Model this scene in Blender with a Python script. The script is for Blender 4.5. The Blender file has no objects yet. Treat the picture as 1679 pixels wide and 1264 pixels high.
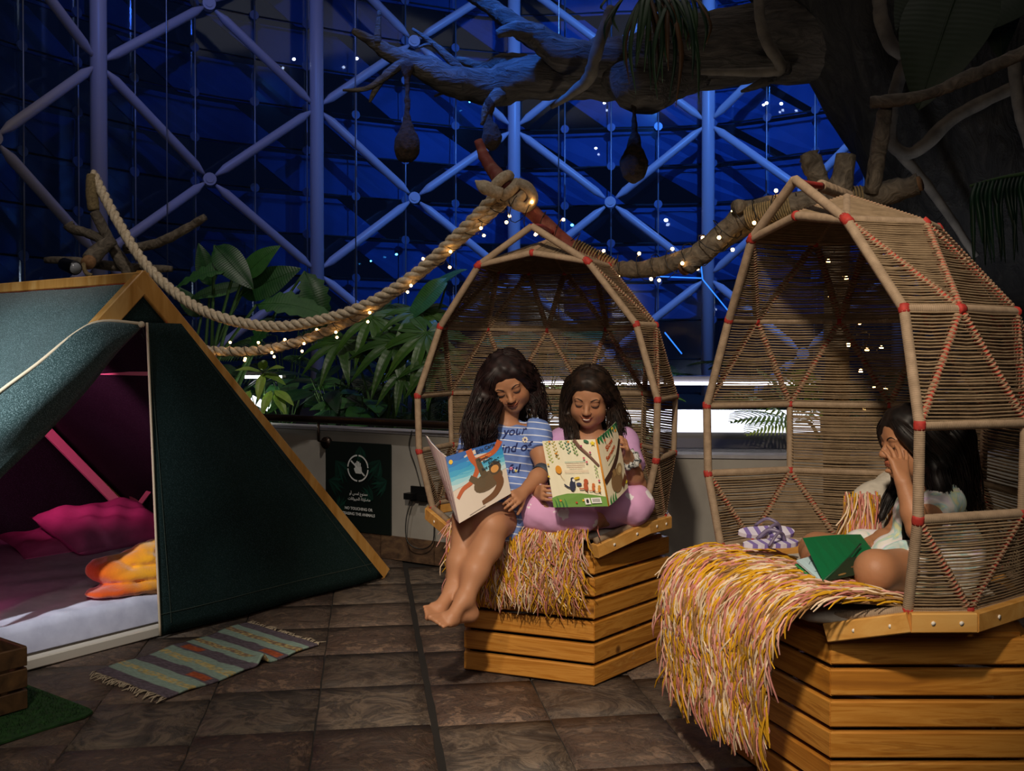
import bpy, bmesh, math, random
import numpy as np
from mathutils import Vector, Matrix
from mathutils.bvhtree import BVHTree

random.seed(7); RNG = np.random.default_rng(7)
SC = bpy.context.scene
COL = SC.collection
PI = math.pi

# ------------------------------------------------------------------ camera
F = 1632.0; CAMH = 1.2; PITCH = math.radians(0.8); SHIFT = 29.2
cam = bpy.data.cameras.new('camera'); cam.sensor_width = 36; cam.lens = 36*F/1679
cam.shift_y = -SHIFT/1679; cam.clip_end = 200
camo = bpy.data.objects.new('camera', cam); COL.objects.link(camo)
camo.location = (0, 0, CAMH); camo.rotation_euler = (math.radians(90)-PITCH, 0, 0)
SC.camera = camo

# ------------------------------------------------------------------ view, world, lights
SC.view_settings.view_transform = 'Standard'; SC.view_settings.look = 'None'
SC.view_settings.gamma = 1; SC.view_settings.use_curve_mapping = False
SC.view_settings.exposure = 0.0
wd = bpy.data.worlds.new('night'); SC.world = wd; wd.use_nodes = True
wd.node_tree.nodes['Background'].inputs[0].default_value = (0.0015, 0.003, 0.009, 1)
wd.node_tree.nodes['Background'].inputs[1].default_value = 1.0

def aim(o, tgt):
    o.rotation_euler = (Vector(tgt)-o.location).to_track_quat('-Z', 'Y').to_euler()
def spot(name, loc, tgt, power, col, size=40, blend=.5, rad=.06):
    l = bpy.data.lights.new(name, 'SPOT'); l.energy = power; l.color = col
    l.spot_size = math.radians(size); l.spot_blend = blend; l.shadow_soft_size = rad
    o = bpy.data.objects.new(name, l); COL.objects.link(o); o.location = loc; aim(o, tgt); return o
def area(name, loc, tgt, power, col, sx=1, sy=1):
    l = bpy.data.lights.new(name, 'AREA'); l.energy = power; l.color = col
    l.shape = 'RECTANGLE'; l.size = sx; l.size_y = sy
    o = bpy.data.objects.new(name, l); COL.objects.link(o); o.location = loc; aim(o, tgt); return o
def point(name, loc, power, col, rad=.05):
    l = bpy.data.lights.new(name, 'POINT'); l.energy = power; l.color = col; l.shadow_soft_size = rad
    o = bpy.data.objects.new(name, l); COL.objects.link(o); o.location = loc; return o

WARM = (1.0, .84, .66)
spot('pod_spotlight', (-.45, -.3, 3.5), (.5, 3.55, .75), 660, WARM, 38, .6, .11)
area('front_fill_light', (.3, -1.2, 2.6), (.4, 3.6, .9), 26, (1.0, .88, .76), 1.6, 1.0)  # added soft fill on the faces from behind the camera
spot('tent_spotlight', (-2.6, .4, 3.3), (-2.42, 3.88, .92), 1700, (.92, .96, 1.0), 28, 1.0, .05)
spot('floor_spotlight', (-.9, .3, 4.2), (-.7, 2.8, .0), 230, (1.0, .84, .66), 46, 1.0, .08)
spot('rope_spotlight', (-1.0, 2.2, 4.6), (-1.4, 6.2, 1.6), 230, (1.0, .90, .80), 50, .8, .06)
spot('branch_fill_light', (.5, 5.9, .8), (.9, 6.35, 3.0), 26, (1.0, .88, .76), 75, .8, .1)  # added fill standing in for ambient light on the branch undersides
spot('trunk_fill_light', (2.3, 5.3, .8), (3.2, 5.8, 2.8), 26, (.75, .82, 1.0), 80, .8, .1)  # added weak bluish fill that brings out the trunk
spot('facade_blue_light_centre', (2.2, 8.0, 6.8), (1.9, 14.3, 3.6), 1600, (.06, .28, 1.0), 85, .9, .05)
spot('facade_blue_light_side', (-2.4, 6.8, 7.2), (-2.6, 13.6, 4.2), 300, (.05, .20, 1.0), 70, .9, .05)
spot('branch_blue_light', (-.9, 5.4, 4.9), (-.15, 6.5, 3.05), 950, (.02, .17, 1.0), 46, .9, .1)
area('overhead_fill_light', (0, 6.0, 8.0), (0, 6.0, 0), 75, (1.0, .88, .82), 9, 9)  # added broad overhead fill that lifts the shadows

# ------------------------------------------------------------------ measuring helpers
FW = Vector((0, math.cos(PITCH), -math.sin(PITCH))); UP = Vector((0, math.sin(PITCH), math.cos(PITCH)))
def W(px, py, Y):
    """world point at distance Y that the photograph shows at (px, py)"""
    d = Vector(((px-839.5)/F, 0, 0)) + UP*((632-(py+SHIFT))/F) + FW
    return Vector((0, 0, CAMH)) + d*(Y/d.y)
def lin(c):
    if isinstance(c, str):
        c = [int(c[i:i+2], 16)/255 for i in (0, 2, 4)]
        return tuple(x/12.92 if x <= .04045 else ((x+.055)/1.055)**2.4 for x in c)
    return tuple(c)

# ------------------------------------------------------------------ materials
def new_mat(name):
    m = bpy.data.materials.new(name); m.use_nodes = True
    return m, m.node_tree, m.node_tree.nodes['Principled BSDF']
def N(t, kind, **kw):
    n = t.nodes.new(kind)
    for k, v in kw.items():
        if k in n.inputs: n.inputs[k].default_value = v
        else: setattr(n, k, v)
    return n
def ramp(t, fac, stops):
    r = t.nodes.new('ShaderNodeValToRGB'); t.links.new(fac, r.inputs[0])
    el = r.color_ramp.elements
    while len(el) < len(stops): el.new(.5)
    for e, (p, c) in zip(el, stops): e.position = p; e.color = (*lin(c), 1)
    return r.outputs[0]
def coords(t, scale=(1, 1, 1), kind='Object', rnd=False):
    tc = t.nodes.new('ShaderNodeTexCoord'); mp = t.nodes.new('ShaderNodeMapping')
    mp.inputs['Scale'].default_value = scale
    t.links.new(tc.outputs[kind], mp.inputs[0])
    if rnd:
        oi = t.nodes.new('ShaderNodeObjectInfo'); ml = N(t, 'ShaderNodeMath', operation='MULTIPLY'); ml.inputs[1].default_value = 37.0
        t.links.new(oi.outputs['Random'], ml.inputs[0]); t.links.new(ml.outputs[0], mp.inputs['Location'])
    return mp.outputs[0]
def bump(t, b, h, strength=.3, dist=.01):
    n = t.nodes.new('ShaderNodeBump'); n.inputs['Strength'].default_value = strength; n.inputs['Distance'].default_value = dist
    t.links.new(h, n.inputs['Height']); t.links.new(n.outputs[0], b.inputs['Normal'])
def plain(name, c, rough=.6, metal=0, spec=.5, emit=None, es=0, sheen=0):
    m, t, b = new_mat(name)
    b.inputs['Base Color'].default_value = (*lin(c), 1); b.inputs['Roughness'].default_value = rough
    b.inputs['Metallic'].default_value = metal; b.inputs['Specular IOR Level'].default_value = spec
    if sheen: b.inputs['Sheen Weight'].default_value = sheen
    if emit is not None:
        b.inputs['Emission Color'].default_value = (*lin(emit), 1); b.inputs['Emission Strength'].default_value = es
    return m
def noisy(name, stops, scale=(8, 8, 8), detail=5, rough=.7, bs=.3, bd=.005, rnd=True, bscale=None, dist=0, kind='Object', spec=.4, sheen=0):
    m, t, b = new_mat(name)
    v = coords(t, scale, kind, rnd)
    n = N(t, 'ShaderNodeTexNoise', Scale=1.0, Detail=detail, Roughness=.6, Distortion=dist); t.links.new(v, n.inputs['Vector'])
    t.links.new(ramp(t, n.outputs['Fac'], stops), b.inputs['Base Color'])
    b.inputs['Roughness'].default_value = rough; b.inputs['Specular IOR Level'].default_value = spec
    if sheen: b.inputs['Sheen Weight'].default_value = sheen
    if bs:
        h = n.outputs['Fac']
        if bscale:
            v2 = coords(t, bscale, kind, rnd); n2 = N(t, 'ShaderNodeTexNoise', Scale=1.0, Detail=4.0); t.links.new(v2, n2.inputs['Vector']); h = n2.outputs['Fac']
        bump(t, b, h, bs, bd)
    return m
def vcol(name, rough=.7, bs=0, bscale=60, spec=.4, sss=0, sheen=0, attr='Col'):
    m, t, b = new_mat(name)
    a = t.nodes.new('ShaderNodeVertexColor'); a.layer_name = attr
    t.links.new(a.outputs[0], b.inputs['Base Color'])
    b.inputs['Roughness'].default_value = rough; b.inputs['Specular IOR Level'].default_value = spec
    if sss:
        b.inputs['Subsurface Weight'].default_value = sss; b.inputs['Subsurface Radius'].default_value = (.012, .005, .003); b.inputs['Subsurface Scale'].default_value = 1
    if sheen: b.inputs['Sheen Weight'].default_value = sheen
    if bs:
        n = N(t, 'ShaderNodeTexNoise', Scale=float(bscale), Detail=3.0); t.links.new(coords(t), n.inputs['Vector']); bump(t, b, n.outputs['Fac'], bs, .004)
    return m
def worn_wood(name, stops, along):
    m, t, b = new_mat(name); v = coords(t, along, 'Object', True); v2 = coords(t, (1, 1, 1), 'Object', True)
    n = N(t, 'ShaderNodeTexNoise', Scale=1.0, Detail=7.0, Roughness=.6, Distortion=1.6); t.links.new(v, n.inputs['Vector'])
    base = ramp(t, n.outputs['Fac'], stops)
    k = N(t, 'ShaderNodeTexVoronoi', Scale=5.0, Randomness=1.0); t.links.new(v2, k.inputs['Vector'])
    kf = ramp(t, k.outputs['Distance'], [(.0, (1, 1, 1)), (.05, (.8, .8, .8)), (.10, (0, 0, 0))])
    m1 = N(t, 'ShaderNodeMix', data_type='RGBA'); t.links.new(kf, m1.inputs[0]); t.links.new(base, m1.inputs[6]); m1.inputs[7].default_value = (*lin('5a3414'), 1)
    w = N(t, 'ShaderNodeTexNoise', Scale=7.0, Detail=6.0, Roughness=.7); t.links.new(v2, w.inputs['Vector'])
    wf = ramp(t, w.outputs['Fac'], [(.66, (0, 0, 0)), (.72, (.75, .75, .75))])
    m2 = N(t, 'ShaderNodeMix', data_type='RGBA'); t.links.new(wf, m2.inputs[0]); t.links.new(m1.outputs[2], m2.inputs[6]); m2.inputs[7].default_value = (*lin('c9b28c'), 1)
    t.links.new(m2.outputs[2], b.inputs['Base Color']); b.inputs['Roughness'].default_value = .4; bump(t, b, n.outputs['Fac'], .2, .003)
    return m
def wood(name, stops, along=(1.2, 14, 14), rough=.45, bs=.15):
    return noisy(name, stops, along, 6, rough, bs, .003, True, dist=1.2)

# ------------------------------------------------------------------ object helpers
def tag(o, label=None, cat=None, group=None, kind=None):
    if label: o['label'] = label
    if cat: o['category'] = cat
    if group: o['group'] = group
    if kind: o['kind'] = kind
    return o
def thing(name, loc, label, cat, group=None, kind=None, rz=0):
    o = bpy.data.objects.new(name, None); COL.objects.link(o); o.location = loc; o.rotation_euler = (0, 0, rz)
    o.empty_display_size = .05
    return tag(o, label, cat, group, kind)
def wloc(o):
    p = Vector(o.location)
    return p if o.parent is None else wloc(o.parent)+p
def mesh_of(name, V, Fc, mat, smooth=True, cols=None, mats=None, mi=None):
    me = bpy.data.meshes.new(name)
    me.from_pydata([tuple(v) for v in V] if not isinstance(V, np.ndarray) else V.tolist(), [], Fc if not isinstance(Fc, np.ndarray) else Fc.tolist())
    if mats:
        for m in mats: me.materials.append(m)
        if mi is not None: me.polygons.foreach_set('material_index', list(mi))
    elif mat: me.materials.append(mat)
    if smooth: me.polygons.foreach_set('use_smooth', [True]*len(me.polygons))
    if cols is not None:
        a = me.color_attributes.new('Col', 'FLOAT_COLOR', 'POINT')
        c = np.ones((len(V), 4), np.float32); c[:, :3] = np.asarray(cols, np.float32)
        a.data.foreach_set('color', c.ravel())
    me.update()
    return me
def obj(name, V, Fc, mat, parent=None, smooth=True, cols=None, mats=None, mi=None, recenter=True):
    """one mesh object from world-space vertices"""
    A = np.asarray(V, float).reshape(-1, 3)
    c = (A.min(0)+A.max(0))/2 if recenter else np.zeros(3)
    me = mesh_of(name, A-c, Fc, mat, smooth, cols, mats, mi)
    o = bpy.data.objects.new(name, me); COL.objects.link(o)
    if parent is not None:
        o.parent = parent; o.location = Vector(c)-wloc(parent)
    else: o.location = c
    return o
def inst(name, me, loc, rot=(0, 0, 0), parent=None, scale=None):
    o = bpy.data.objects.new(name, me); COL.objects.link(o)
    o.location = Vector(loc)-(wloc(parent) if parent is not None else Vector((0, 0, 0)))
    o.rotation_euler = rot; o.parent = parent
    if scale: o.scale = scale
    return o

class MB:
    """collects shapes into one mesh"""
    def __init__(s): s.V = []; s.F = []; s.C = []; s.M = []
    def add(s, V, Fc, col=None, mi=0):
        n = len(s.V); s.V += [tuple(v) for v in V]; s.F += [tuple(i+n for i in f) for f in Fc]
        s.C += [col or (1, 1, 1)]*len(V); s.M += [mi]*len(Fc); return s
    def box(s, c, size, R=None, col=None, mi=0):
        c = Vector(c); h = Vector(size)/2
        v = [Vector((x*h.x, y*h.y, z*h.z)) for x in (-1, 1) for y in (-1, 1) for z in (-1, 1)]
        if R is not None: v = [R @ p for p in v]
        return s.add([p+c for p in v], [(0, 1, 3, 2), (4, 6, 7, 5), (0, 4, 5, 1), (2, 3, 7, 6), (0, 2, 6, 4), (1, 5, 7, 3)], col, mi)
    def bar(s, a, b, w, h, up=(0, 0, 1), bev=.0, col=None, mi=0):
        """rectangular bar with bevelled long edges from a to b; w sideways, h along up"""
        a = Vector(a); b = Vector(b); d = (b-a).normalized(); u = Vector(up); u = (u-d*u.dot(d)).normalized(); r = d.cross(u)
        e = bev
        P = [(-w/2+e, -h/2), (w/2-e, -h/2), (w/2, -h/2+e), (w/2, h/2-e), (w/2-e, h/2), (-w/2+e, h/2), (-w/2, h/2-e), (-w/2, -h/2+e)] if e else [(-w/2, -h/2), (w/2, -h/2), (w/2, h/2), (-w/2, h/2)]
        n = len(P); V = [p0+r*x+u*y for p0 in (a, b) for x, y in P]
        Fc = [(i, (i+1) % n, n+(i+1) % n, n+i) for i in range(n)]+[tuple(range(n-1, -1, -1)), tuple(range(n, 2*n))]
        return s.add(V, Fc, col, mi)
    def tube(s, pts, rad, n=8, cap=True, col=None, cols=None, mi=0, twist=0, flat=1.0):
        V, Fc = tube_geo(pts, rad, n, cap, twist, flat)
        if cols is not None:
            k = len(s.V); s.add(V, Fc, None, mi)
            for i in range(len(pts)):
                for j in range(n): s.C[k+i*n+j] = cols[i]
            return s
        return s.add(V, Fc, col, mi)
    def ball(s, c, r, nu=8, nv=6, col=None, mi=0):
        c = Vector(c); r = Vector((r, r, r)) if not hasattr(r, '__len__') else Vector(r)
        V = [c+Vector((0, 0, -r.z))]; Fc = []
        for i in range(1, nv):
            th = -PI/2+PI*i/nv
            for j in range(nu):
                ph = 2*PI*j/nu; V.append(c+Vector((r.x*math.cos(th)*math.cos(ph), r.y*math.cos(th)*math.sin(ph), r.z*math.sin(th))))
        V.append(c+Vector((0, 0, r.z)))
        for j in range(nu): Fc.append((0, 1+(j+1) % nu, 1+j))
        for i in range(nv-2):
            for j in range(nu):
                a = 1+i*nu; Fc.append((a+j, a+(j+1) % nu, a+nu+(j+1) % nu, a+nu+j))
        a = 1+(nv-2)*nu; L = len(V)-1
        for j in range(nu): Fc.append((a+j, a+(j+1) % nu, L))
        return s.add(V, Fc, col, mi)
    def prism(s, poly, z0, z1, col=None, mi=0):
        n = len(poly); V = [(x, y, z) for z in (z0, z1) for x, y in poly]
        Fc = [(i, (i+1) % n, n+(i+1) % n, n+i) for i in range(n)]+[tuple(range(n-1, -1, -1)), tuple(range(n, 2*n))]
        return s.add(V, Fc, col, mi)
    def obj(s, name, mat, parent=None, smooth=True, vc=False, mats=None):
        return obj(name, s.V, s.F, mat, parent, smooth, s.C if vc else None, mats, s.M if mats else None)

def frames(pts):
    P = [Vector(p) for p in pts]; n = len(P); T = []
    for i in range(n):
        t = P[min(i+1, n-1)]-P[max(i-1, 0)]; T.append(t.normalized() if t.length > 1e-9 else Vector((0, 0, 1)))
    u = Vector((0, 0, 1)) if abs(T[0].z) < .9 else Vector((1, 0, 0))
    u = (u-T[0]*u.dot(T[0])).normalized(); out = []
    for t in T:
        u = u-t*u.dot(t); u = u.normalized() if u.length > 1e-6 else t.orthogonal().normalized(); out.append((t, u, t.cross(u)))
    return P, out
def tube_geo(pts, rad, n=8, cap=True, twist=0, flat=1.0):
    P, fr = frames(pts); V = []; Fc = []
    for i, p in enumerate(P):
        r = rad[i] if hasattr(rad, '__len__') else rad; t, u, v = fr[i]
        for j in range(n):
            a = 2*PI*j/n+twist*i; V.append(p+(u*math.cos(a)*flat+v*math.sin(a))*r)
    for i in range(len(P)-1):
        for j in range(n): Fc.append((i*n+j, i*n+(j+1) % n, (i+1)*n+(j+1) % n, (i+1)*n+j))
    if cap: Fc.append(tuple(range(n-1, -1, -1))); Fc.append(tuple(range((len(P)-1)*n, len(P)*n)))
    return V, Fc
def catmull(pts, per=8):
    P = [np.array(p, float) for p in pts]; P = [2*P[0]-P[1]]+P+[2*P[-1]-P[-2]]; out = []
    for i in range(1, len(P)-2):
        for k in range(per):
            t = k/per; a, b, c, d = P[i-1:i+3]
            out.append(.5*(2*b+(c-a)*t+(2*a-5*b+4*c-d)*t*t+(3*b-a-3*c+d)*t**3))
    out.append(P[-2]); return out
def vnoise(p, s=1.0, seed=0):
    """cheap smooth noise"""
    x, y, z = p[0]*s+seed*1.7, p[1]*s-seed*.9, p[2]*s+seed*.3
    return (math.sin(x*1.7+math.sin(y*1.3+1.1)*1.3)+math.sin(y*2.1+math.sin(z*1.9+.4)*1.2)+math.sin(z*1.6+math.sin(x*2.3+2.2)*1.1))/3

# ------------------------------------------------------------------ signed-distance modelling (bodies, cloth, nests)
class SDF:
    def __init__(s, lo, hi, h):
        s.h = h; s.lo = np.array(lo, np.float32); s.n = np.ceil((np.array(hi)-s.lo)/h).astype(int)+1
        s.f = np.full(s.n, 1.0, np.float32)
    def sub(s, lo, hi):
        a = np.clip(np.floor((np.array(lo)-s.lo)/s.h).astype(int), 0, s.n-1); b = np.clip(np.ceil((np.array(hi)-s.lo)/s.h).astype(int)+1, 1, s.n)
        b = np.maximum(b, a+1)
        sl = tuple(slice(i, j) for i, j in zip(a, b))
        g = [(s.lo[i]+s.h*np.arange(a[i], b[i], dtype=np.float32)) for i in range(3)]
        return sl, g[0][:, None, None], g[1][None, :, None], g[2][None, None, :]
    def join(s, sl, d, k):
        a = s.f[sl]
        if k > 0:
            h = np.clip(.5+.5*(a-d)/k, 0, 1); s.f[sl] = a*(1-h)+d*h-k*h*(1-h)
        else: s.f[sl] = np.minimum(a, d)
    def cone(s, p0, r0, p1, r1, k=.01, sub=False):
        p0 = np.array(p0, np.float32); p1 = np.array(p1, np.float32); m = max(r0, r1)+k+3*s.h
        sl, x, y, z = s.sub(np.minimum(p0, p1)-m, np.maximum(p0, p1)+m)
        d = p1-p0; L = max(float(d@d), 1e-9)
        t = np.clip(((x-p0[0])*d[0]+(y-p0[1])*d[1]+(z-p0[2])*d[2])/L, 0, 1)
        q = np.sqrt((x-p0[0]-t*d[0])**2+(y-p0[1]-t*d[1])**2+(z-p0[2]-t*d[2])**2)-(r0+(r1-r0)*t)
        if sub: s.carve(sl, q, k)
        else: s.join(sl, q, k)
        return s
    def chain(s, pts, rads, k=.01):
        for i in range(len(pts)-1): s.cone(pts[i], rads[i], pts[i+1], rads[i+1], k)
        return s
    def ell(s, c, r, R=None, k=.01, sub=False):
        c = np.array(c, np.float32); r = np.array(r, np.float32); m = float(r.max())+k+3*s.h
        sl, x, y, z = s.sub(c-m, c+m); x = x-c[0]; y = y-c[1]; z = z-c[2]
        if R is not None:
            R = np.array(R, np.float32)
            x, y, z = (R[0, 0]*x+R[1, 0]*y+R[2, 0]*z, R[0, 1]*x+R[1, 1]*y+R[2, 1]*z, R[0, 2]*x+R[1, 2]*y+R[2, 2]*z)
        k0 = np.sqrt((x/r[0])**2+(y/r[1])**2+(z/r[2])**2); k1 = np.sqrt((x/r[0]**2)**2+(y/r[1]**2)**2+(z/r[2]**2)**2)+1e-9
        d = k0*(k0-1)/k1
        if sub: s.carve(sl, d, k)
        else: s.join(sl, d, k)
        return s
    def carve(s, sl, d, k):
        a = s.f[sl]; b = -d
        if k > 0:
            h = np.clip(.5-.5*(a-b)/k, 0, 1); s.f[sl] = a*(1-h)+b*h+k*h*(1-h)
        else: s.f[sl] = np.maximum(a, b)
    def plane(s, p, n, lo=None, hi=None):
        """keep the side the normal points away from"""
        n = np.array(n, np.float32); n /= np.linalg.norm(n)
        sl, x, y, z = s.sub(s.lo if lo is None else lo, (s.lo+s.h*s.n) if hi is None else hi)
        d = (x-p[0])*n[0]+(y-p[1])*n[1]+(z-p[2])*n[2]
        s.f[sl] = np.maximum(s.f[sl], d); return s
    def wobble(s, amp, freq, seed=0, ax=(1, 1, 1)):
        sl, x, y, z = s.sub(s.lo, s.lo+s.h*s.n)
        x = x*freq*ax[0]+seed; y = y*freq*ax[1]+seed*.7; z = z*freq*ax[2]-seed*.4
        s.f += amp*(np.sin(x+1.3*np.sin(y*.9+z*.5))+np.sin(y*1.2+1.1*np.sin(z*1.1+.7*x))+np.sin(z*.9+1.2*np.sin(x*1.2+.3*y))).astype(np.float32)/3
        return s
    def mesh(s):
        f = s.f; ins = f < 0
        f0 = ins[:-1, :-1, :-1].astype(np.int8); cnt = f0.copy()
        for dx in (0, 1):
            for dy in (0, 1):
                for dz in (0, 1):
                    if dx+dy+dz: cnt += ins[dx:dx+ins.shape[0]-1, dy:dy+ins.shape[1]-1, dz:dz+ins.shape[2]-1]
        act = np.argwhere((cnt > 0) & (cnt < 8)); idx = np.full(cnt.shape, -1, np.int32)
        idx[act[:, 0], act[:, 1], act[:, 2]] = np.arange(len(act))
        cor = np.array([(a, b, c) for a in (0, 1) for b in (0, 1) for c in (0, 1)])
        val = np.stack([f[act[:, 0]+c[0], act[:, 1]+c[1], act[:, 2]+c[2]] for c in cor], 1)
        acc = np.zeros((len(act), 3)); num = np.zeros(len(act))
        for i in range(8):
            for j in range(i+1, 8):
                if np.abs(cor[i]-cor[j]).sum() != 1: continue
                a = val[:, i]; b = val[:, j]; m = (a < 0) != (b < 0)
                t = np.where(m, a/np.where(m, a-b, 1), 0)
                acc += np.where(m[:, None], cor[i]+(cor[j]-cor[i])*t[:, None], 0); num += m
        V = s.lo+s.h*(act+acc/num[:, None]); Q = []
        for ax in range(3):
            o = [(0, 0, 0)]*4; u = (ax+1) % 3; v = (ax+2) % 3
            A = ins; B = np.take(A, range(1, A.shape[ax]), ax); A0 = np.take(A, range(0, A.shape[ax]-1), ax)
            e = np.argwhere(A0 != B); e = e[(e[:, u] > 0) & (e[:, v] > 0) & (e[:, u] < s.n[u]-1) & (e[:, v] < s.n[v]-1)]
            if not len(e): continue
            sg = A0[e[:, 0], e[:, 1], e[:, 2]]; q = []
            for du, dv in ((0, 0), (1, 0), (1, 1), (0, 1)):
                c = e.copy(); c[:, u] -= du; c[:, v] -= dv; q.append(idx[c[:, 0], c[:, 1], c[:, 2]])
            q = np.stack(q, 1); q[~sg] = q[~sg][:, ::-1]; Q.append(q)
        Q = np.concatenate(Q); Q = Q[(Q >= 0).all(1)]
        return V, Q
def relax(V, Q, it=2, lam=.5):
    """light smoothing of a surface-net mesh"""
    E = np.concatenate([Q[:, [0, 1]], Q[:, [1, 2]], Q[:, [2, 3]], Q[:, [3, 0]]])
    for _ in range(it):
        S = np.zeros_like(V); n = np.zeros(len(V))
        np.add.at(S, E[:, 0], V[E[:, 1]]); np.add.at(n, E[:, 0], 1); np.add.at(S, E[:, 1], V[E[:, 0]]); np.add.at(n, E[:, 1], 1)
        V = V+lam*(S/np.maximum(n, 1)[:, None]-V)
    return V
def text_geo(body, size=1.0, shear=0, bold=0, align='CENTER', spacing=1.0):
    c = bpy.data.curves.new('t', 'FONT'); c.body = body; c.size = size; c.shear = shear; c.offset = bold; c.align_x = align
    c.resolution_u = 3; c.space_character = spacing; c.fill_mode = 'FRONT'
    o = bpy.data.objects.new('t', c); COL.objects.link(o)
    e = o.evaluated_get(bpy.context.evaluated_depsgraph_get()); m = e.to_mesh()
    V = [tuple(v.co) for v in m.vertices]; Fc = [tuple(p.vertices) for p in m.polygons]
    e.to_mesh_clear(); bpy.data.objects.remove(o); bpy.data.curves.remove(c)
    return V, Fc
# ================================================================== THE SETTING
# ---------------------------------------------------------------- floor of slate tiles
def slate_mat():
    m, t, b = new_mat('slate')
    v = coords(t, (3.2, 3.2, 3.2), 'Object', True)
    n1 = N(t, 'ShaderNodeTexNoise', Scale=2.0, Detail=9.0, Roughness=.66, Distortion=.7); t.links.new(v, n1.inputs['Vector'])
    n2 = N(t, 'ShaderNodeTexNoise', Scale=4.2, Detail=9.0, Roughness=.72, Distortion=.5); t.links.new(v, n2.inputs['Vector'])
    oi = t.nodes.new('ShaderNodeObjectInfo')
    c1 = ramp(t, n1.outputs['Fac'], [(.30, '2c2724'), (.42, '574a3e'), (.50, '7f6b55'), (.57, '4a423b'), (.66, '6d5d4b'), (.8, '937a5e')])
    c2 = ramp(t, n2.outputs['Fac'], [(.32, '2a2220'), (.44, '6a4c3a'), (.52, '4a3a32'), (.60, '8a6648'), (.75, '5a5049')])
    mx = N(t, 'ShaderNodeMix', data_type='RGBA'); t.links.new(oi.outputs['Random'], mx.inputs[0]); t.links.new(c1, mx.inputs[6]); t.links.new(c2, mx.inputs[7])
    hs = N(t, 'ShaderNodeHueSaturation', Saturation=.8); t.links.new(mx.outputs[2], hs.inputs['Color'])
    ml = N(t, 'ShaderNodeMath', operation='MULTIPLY_ADD'); ml.inputs[1].default_value = .55; ml.inputs[2].default_value = .62
    rn = N(t, 'ShaderNodeMath', operation='FRACT'); r2 = N(t, 'ShaderNodeMath', operation='MULTIPLY'); r2.inputs[1].default_value = 13.7
    t.links.new(oi.outputs['Random'], r2.inputs[0]); t.links.new(r2.outputs[0], rn.inputs[0]); t.links.new(rn.outputs[0], ml.inputs[0]); t.links.new(ml.outputs[0], hs.inputs['Value'])
    t.links.new(hs.outputs[0], b.inputs['Base Color'])
    rr = N(t, 'ShaderNodeMapRange'); rr.inputs['To Min'].default_value = .38; rr.inputs['To Max'].default_value = .7; t.links.new(n2.outputs['Fac'], rr.inputs[0]); t.links.new(rr.outputs[0], b.inputs['Roughness'])
    bump(t, b, n1.outputs['Fac'], 1.0, .035)
    return m
M_slate = slate_mat()
M_grout = plain('grout', '1c1815', .9)
WALL = [(-3.6, 7.2), (-2.6, 6.85), (-1.9, 6.48), (-1.121, 6.05), (-.698, 5.80), (-.3, 5.55), (.1, 5.33), (.5, 5.18), (.95, 5.1), (1.6, 5.06), (2.6, 5.2), (4.4, 5.7)]
floor = MB().box((0, 6.5, -.05), (16, 18, .08)).obj('floor', M_grout, smooth=False); tag(floor, kind='structure')
floor['label'] = 'floor of dark brown and grey slate tiles'
def tile_mesh(w, d, seed):
    r = random.Random(seed); n = 5; V = []; Fc = []
    for i in range(n):
        for j in range(n):
            x = (i/(n-1)-.5)*w; y = (j/(n-1)-.5)*d; e = i in (0, n-1) or j in (0, n-1)
            if e: x += r.uniform(-.002, .002); y += r.uniform(-.002, .002)
            V.append((x, y, -.0035 if e else r.uniform(-.0012, .0012)))
    for i in range(n-1):
        for j in range(n-1): Fc.append((i*n+j, (i+1)*n+j, (i+1)*n+j+1, i*n+j+1))
    ring = [i*n for i in range(n)]+[(n-1)*n+j for j in range(1, n)]+[i*n+n-1 for i in range(n-2, -1, -1)]+[j for j in range(n-2, 0, -1)]
    k = len(V)
    for q in ring: V.append((V[q][0], V[q][1], -.02))
    L = len(ring)
    for a in range(L): Fc.append((ring[a], k+a, k+(a+1) % L, ring[(a+1) % L]))
    return mesh_of('tile', V, Fc, M_slate, True)
TW, TD = .372, .402
tiles = [tile_mesh(TW-.006, TD-.006, i) for i in range(5)]
ex = Vector((.9894, .1451, 0)); ey = Vector((-.1451, .9894, 0)); org = Vector((-.2, 2.863, 0))
def wall_y(x):
    for (a, b), (c, d) in zip(WALL, WALL[1:]):
        if a <= x <= c: return b+(d-b)*(x-a)/(c-a)
    return 5.5
rt = random.Random(3)
for i in range(-14, 14):
    off = rt.uniform(-.035, .035)
    for j in range(-4, 14):
        gap = .010 if i >= 0 else -.010
        p = org+ex*((i+.5)*TW+gap)+ey*(j*TD+.13+off)
        if 1.9 < p.y < wall_y(p.x)+.12 and abs(p.x) < .56*p.y+.35:
            inst('tile', tiles[rt.randrange(5)], (p.x, p.y, 0), (0, 0, math.radians(8.34)+rt.choice((0, PI))), floor)

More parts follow.
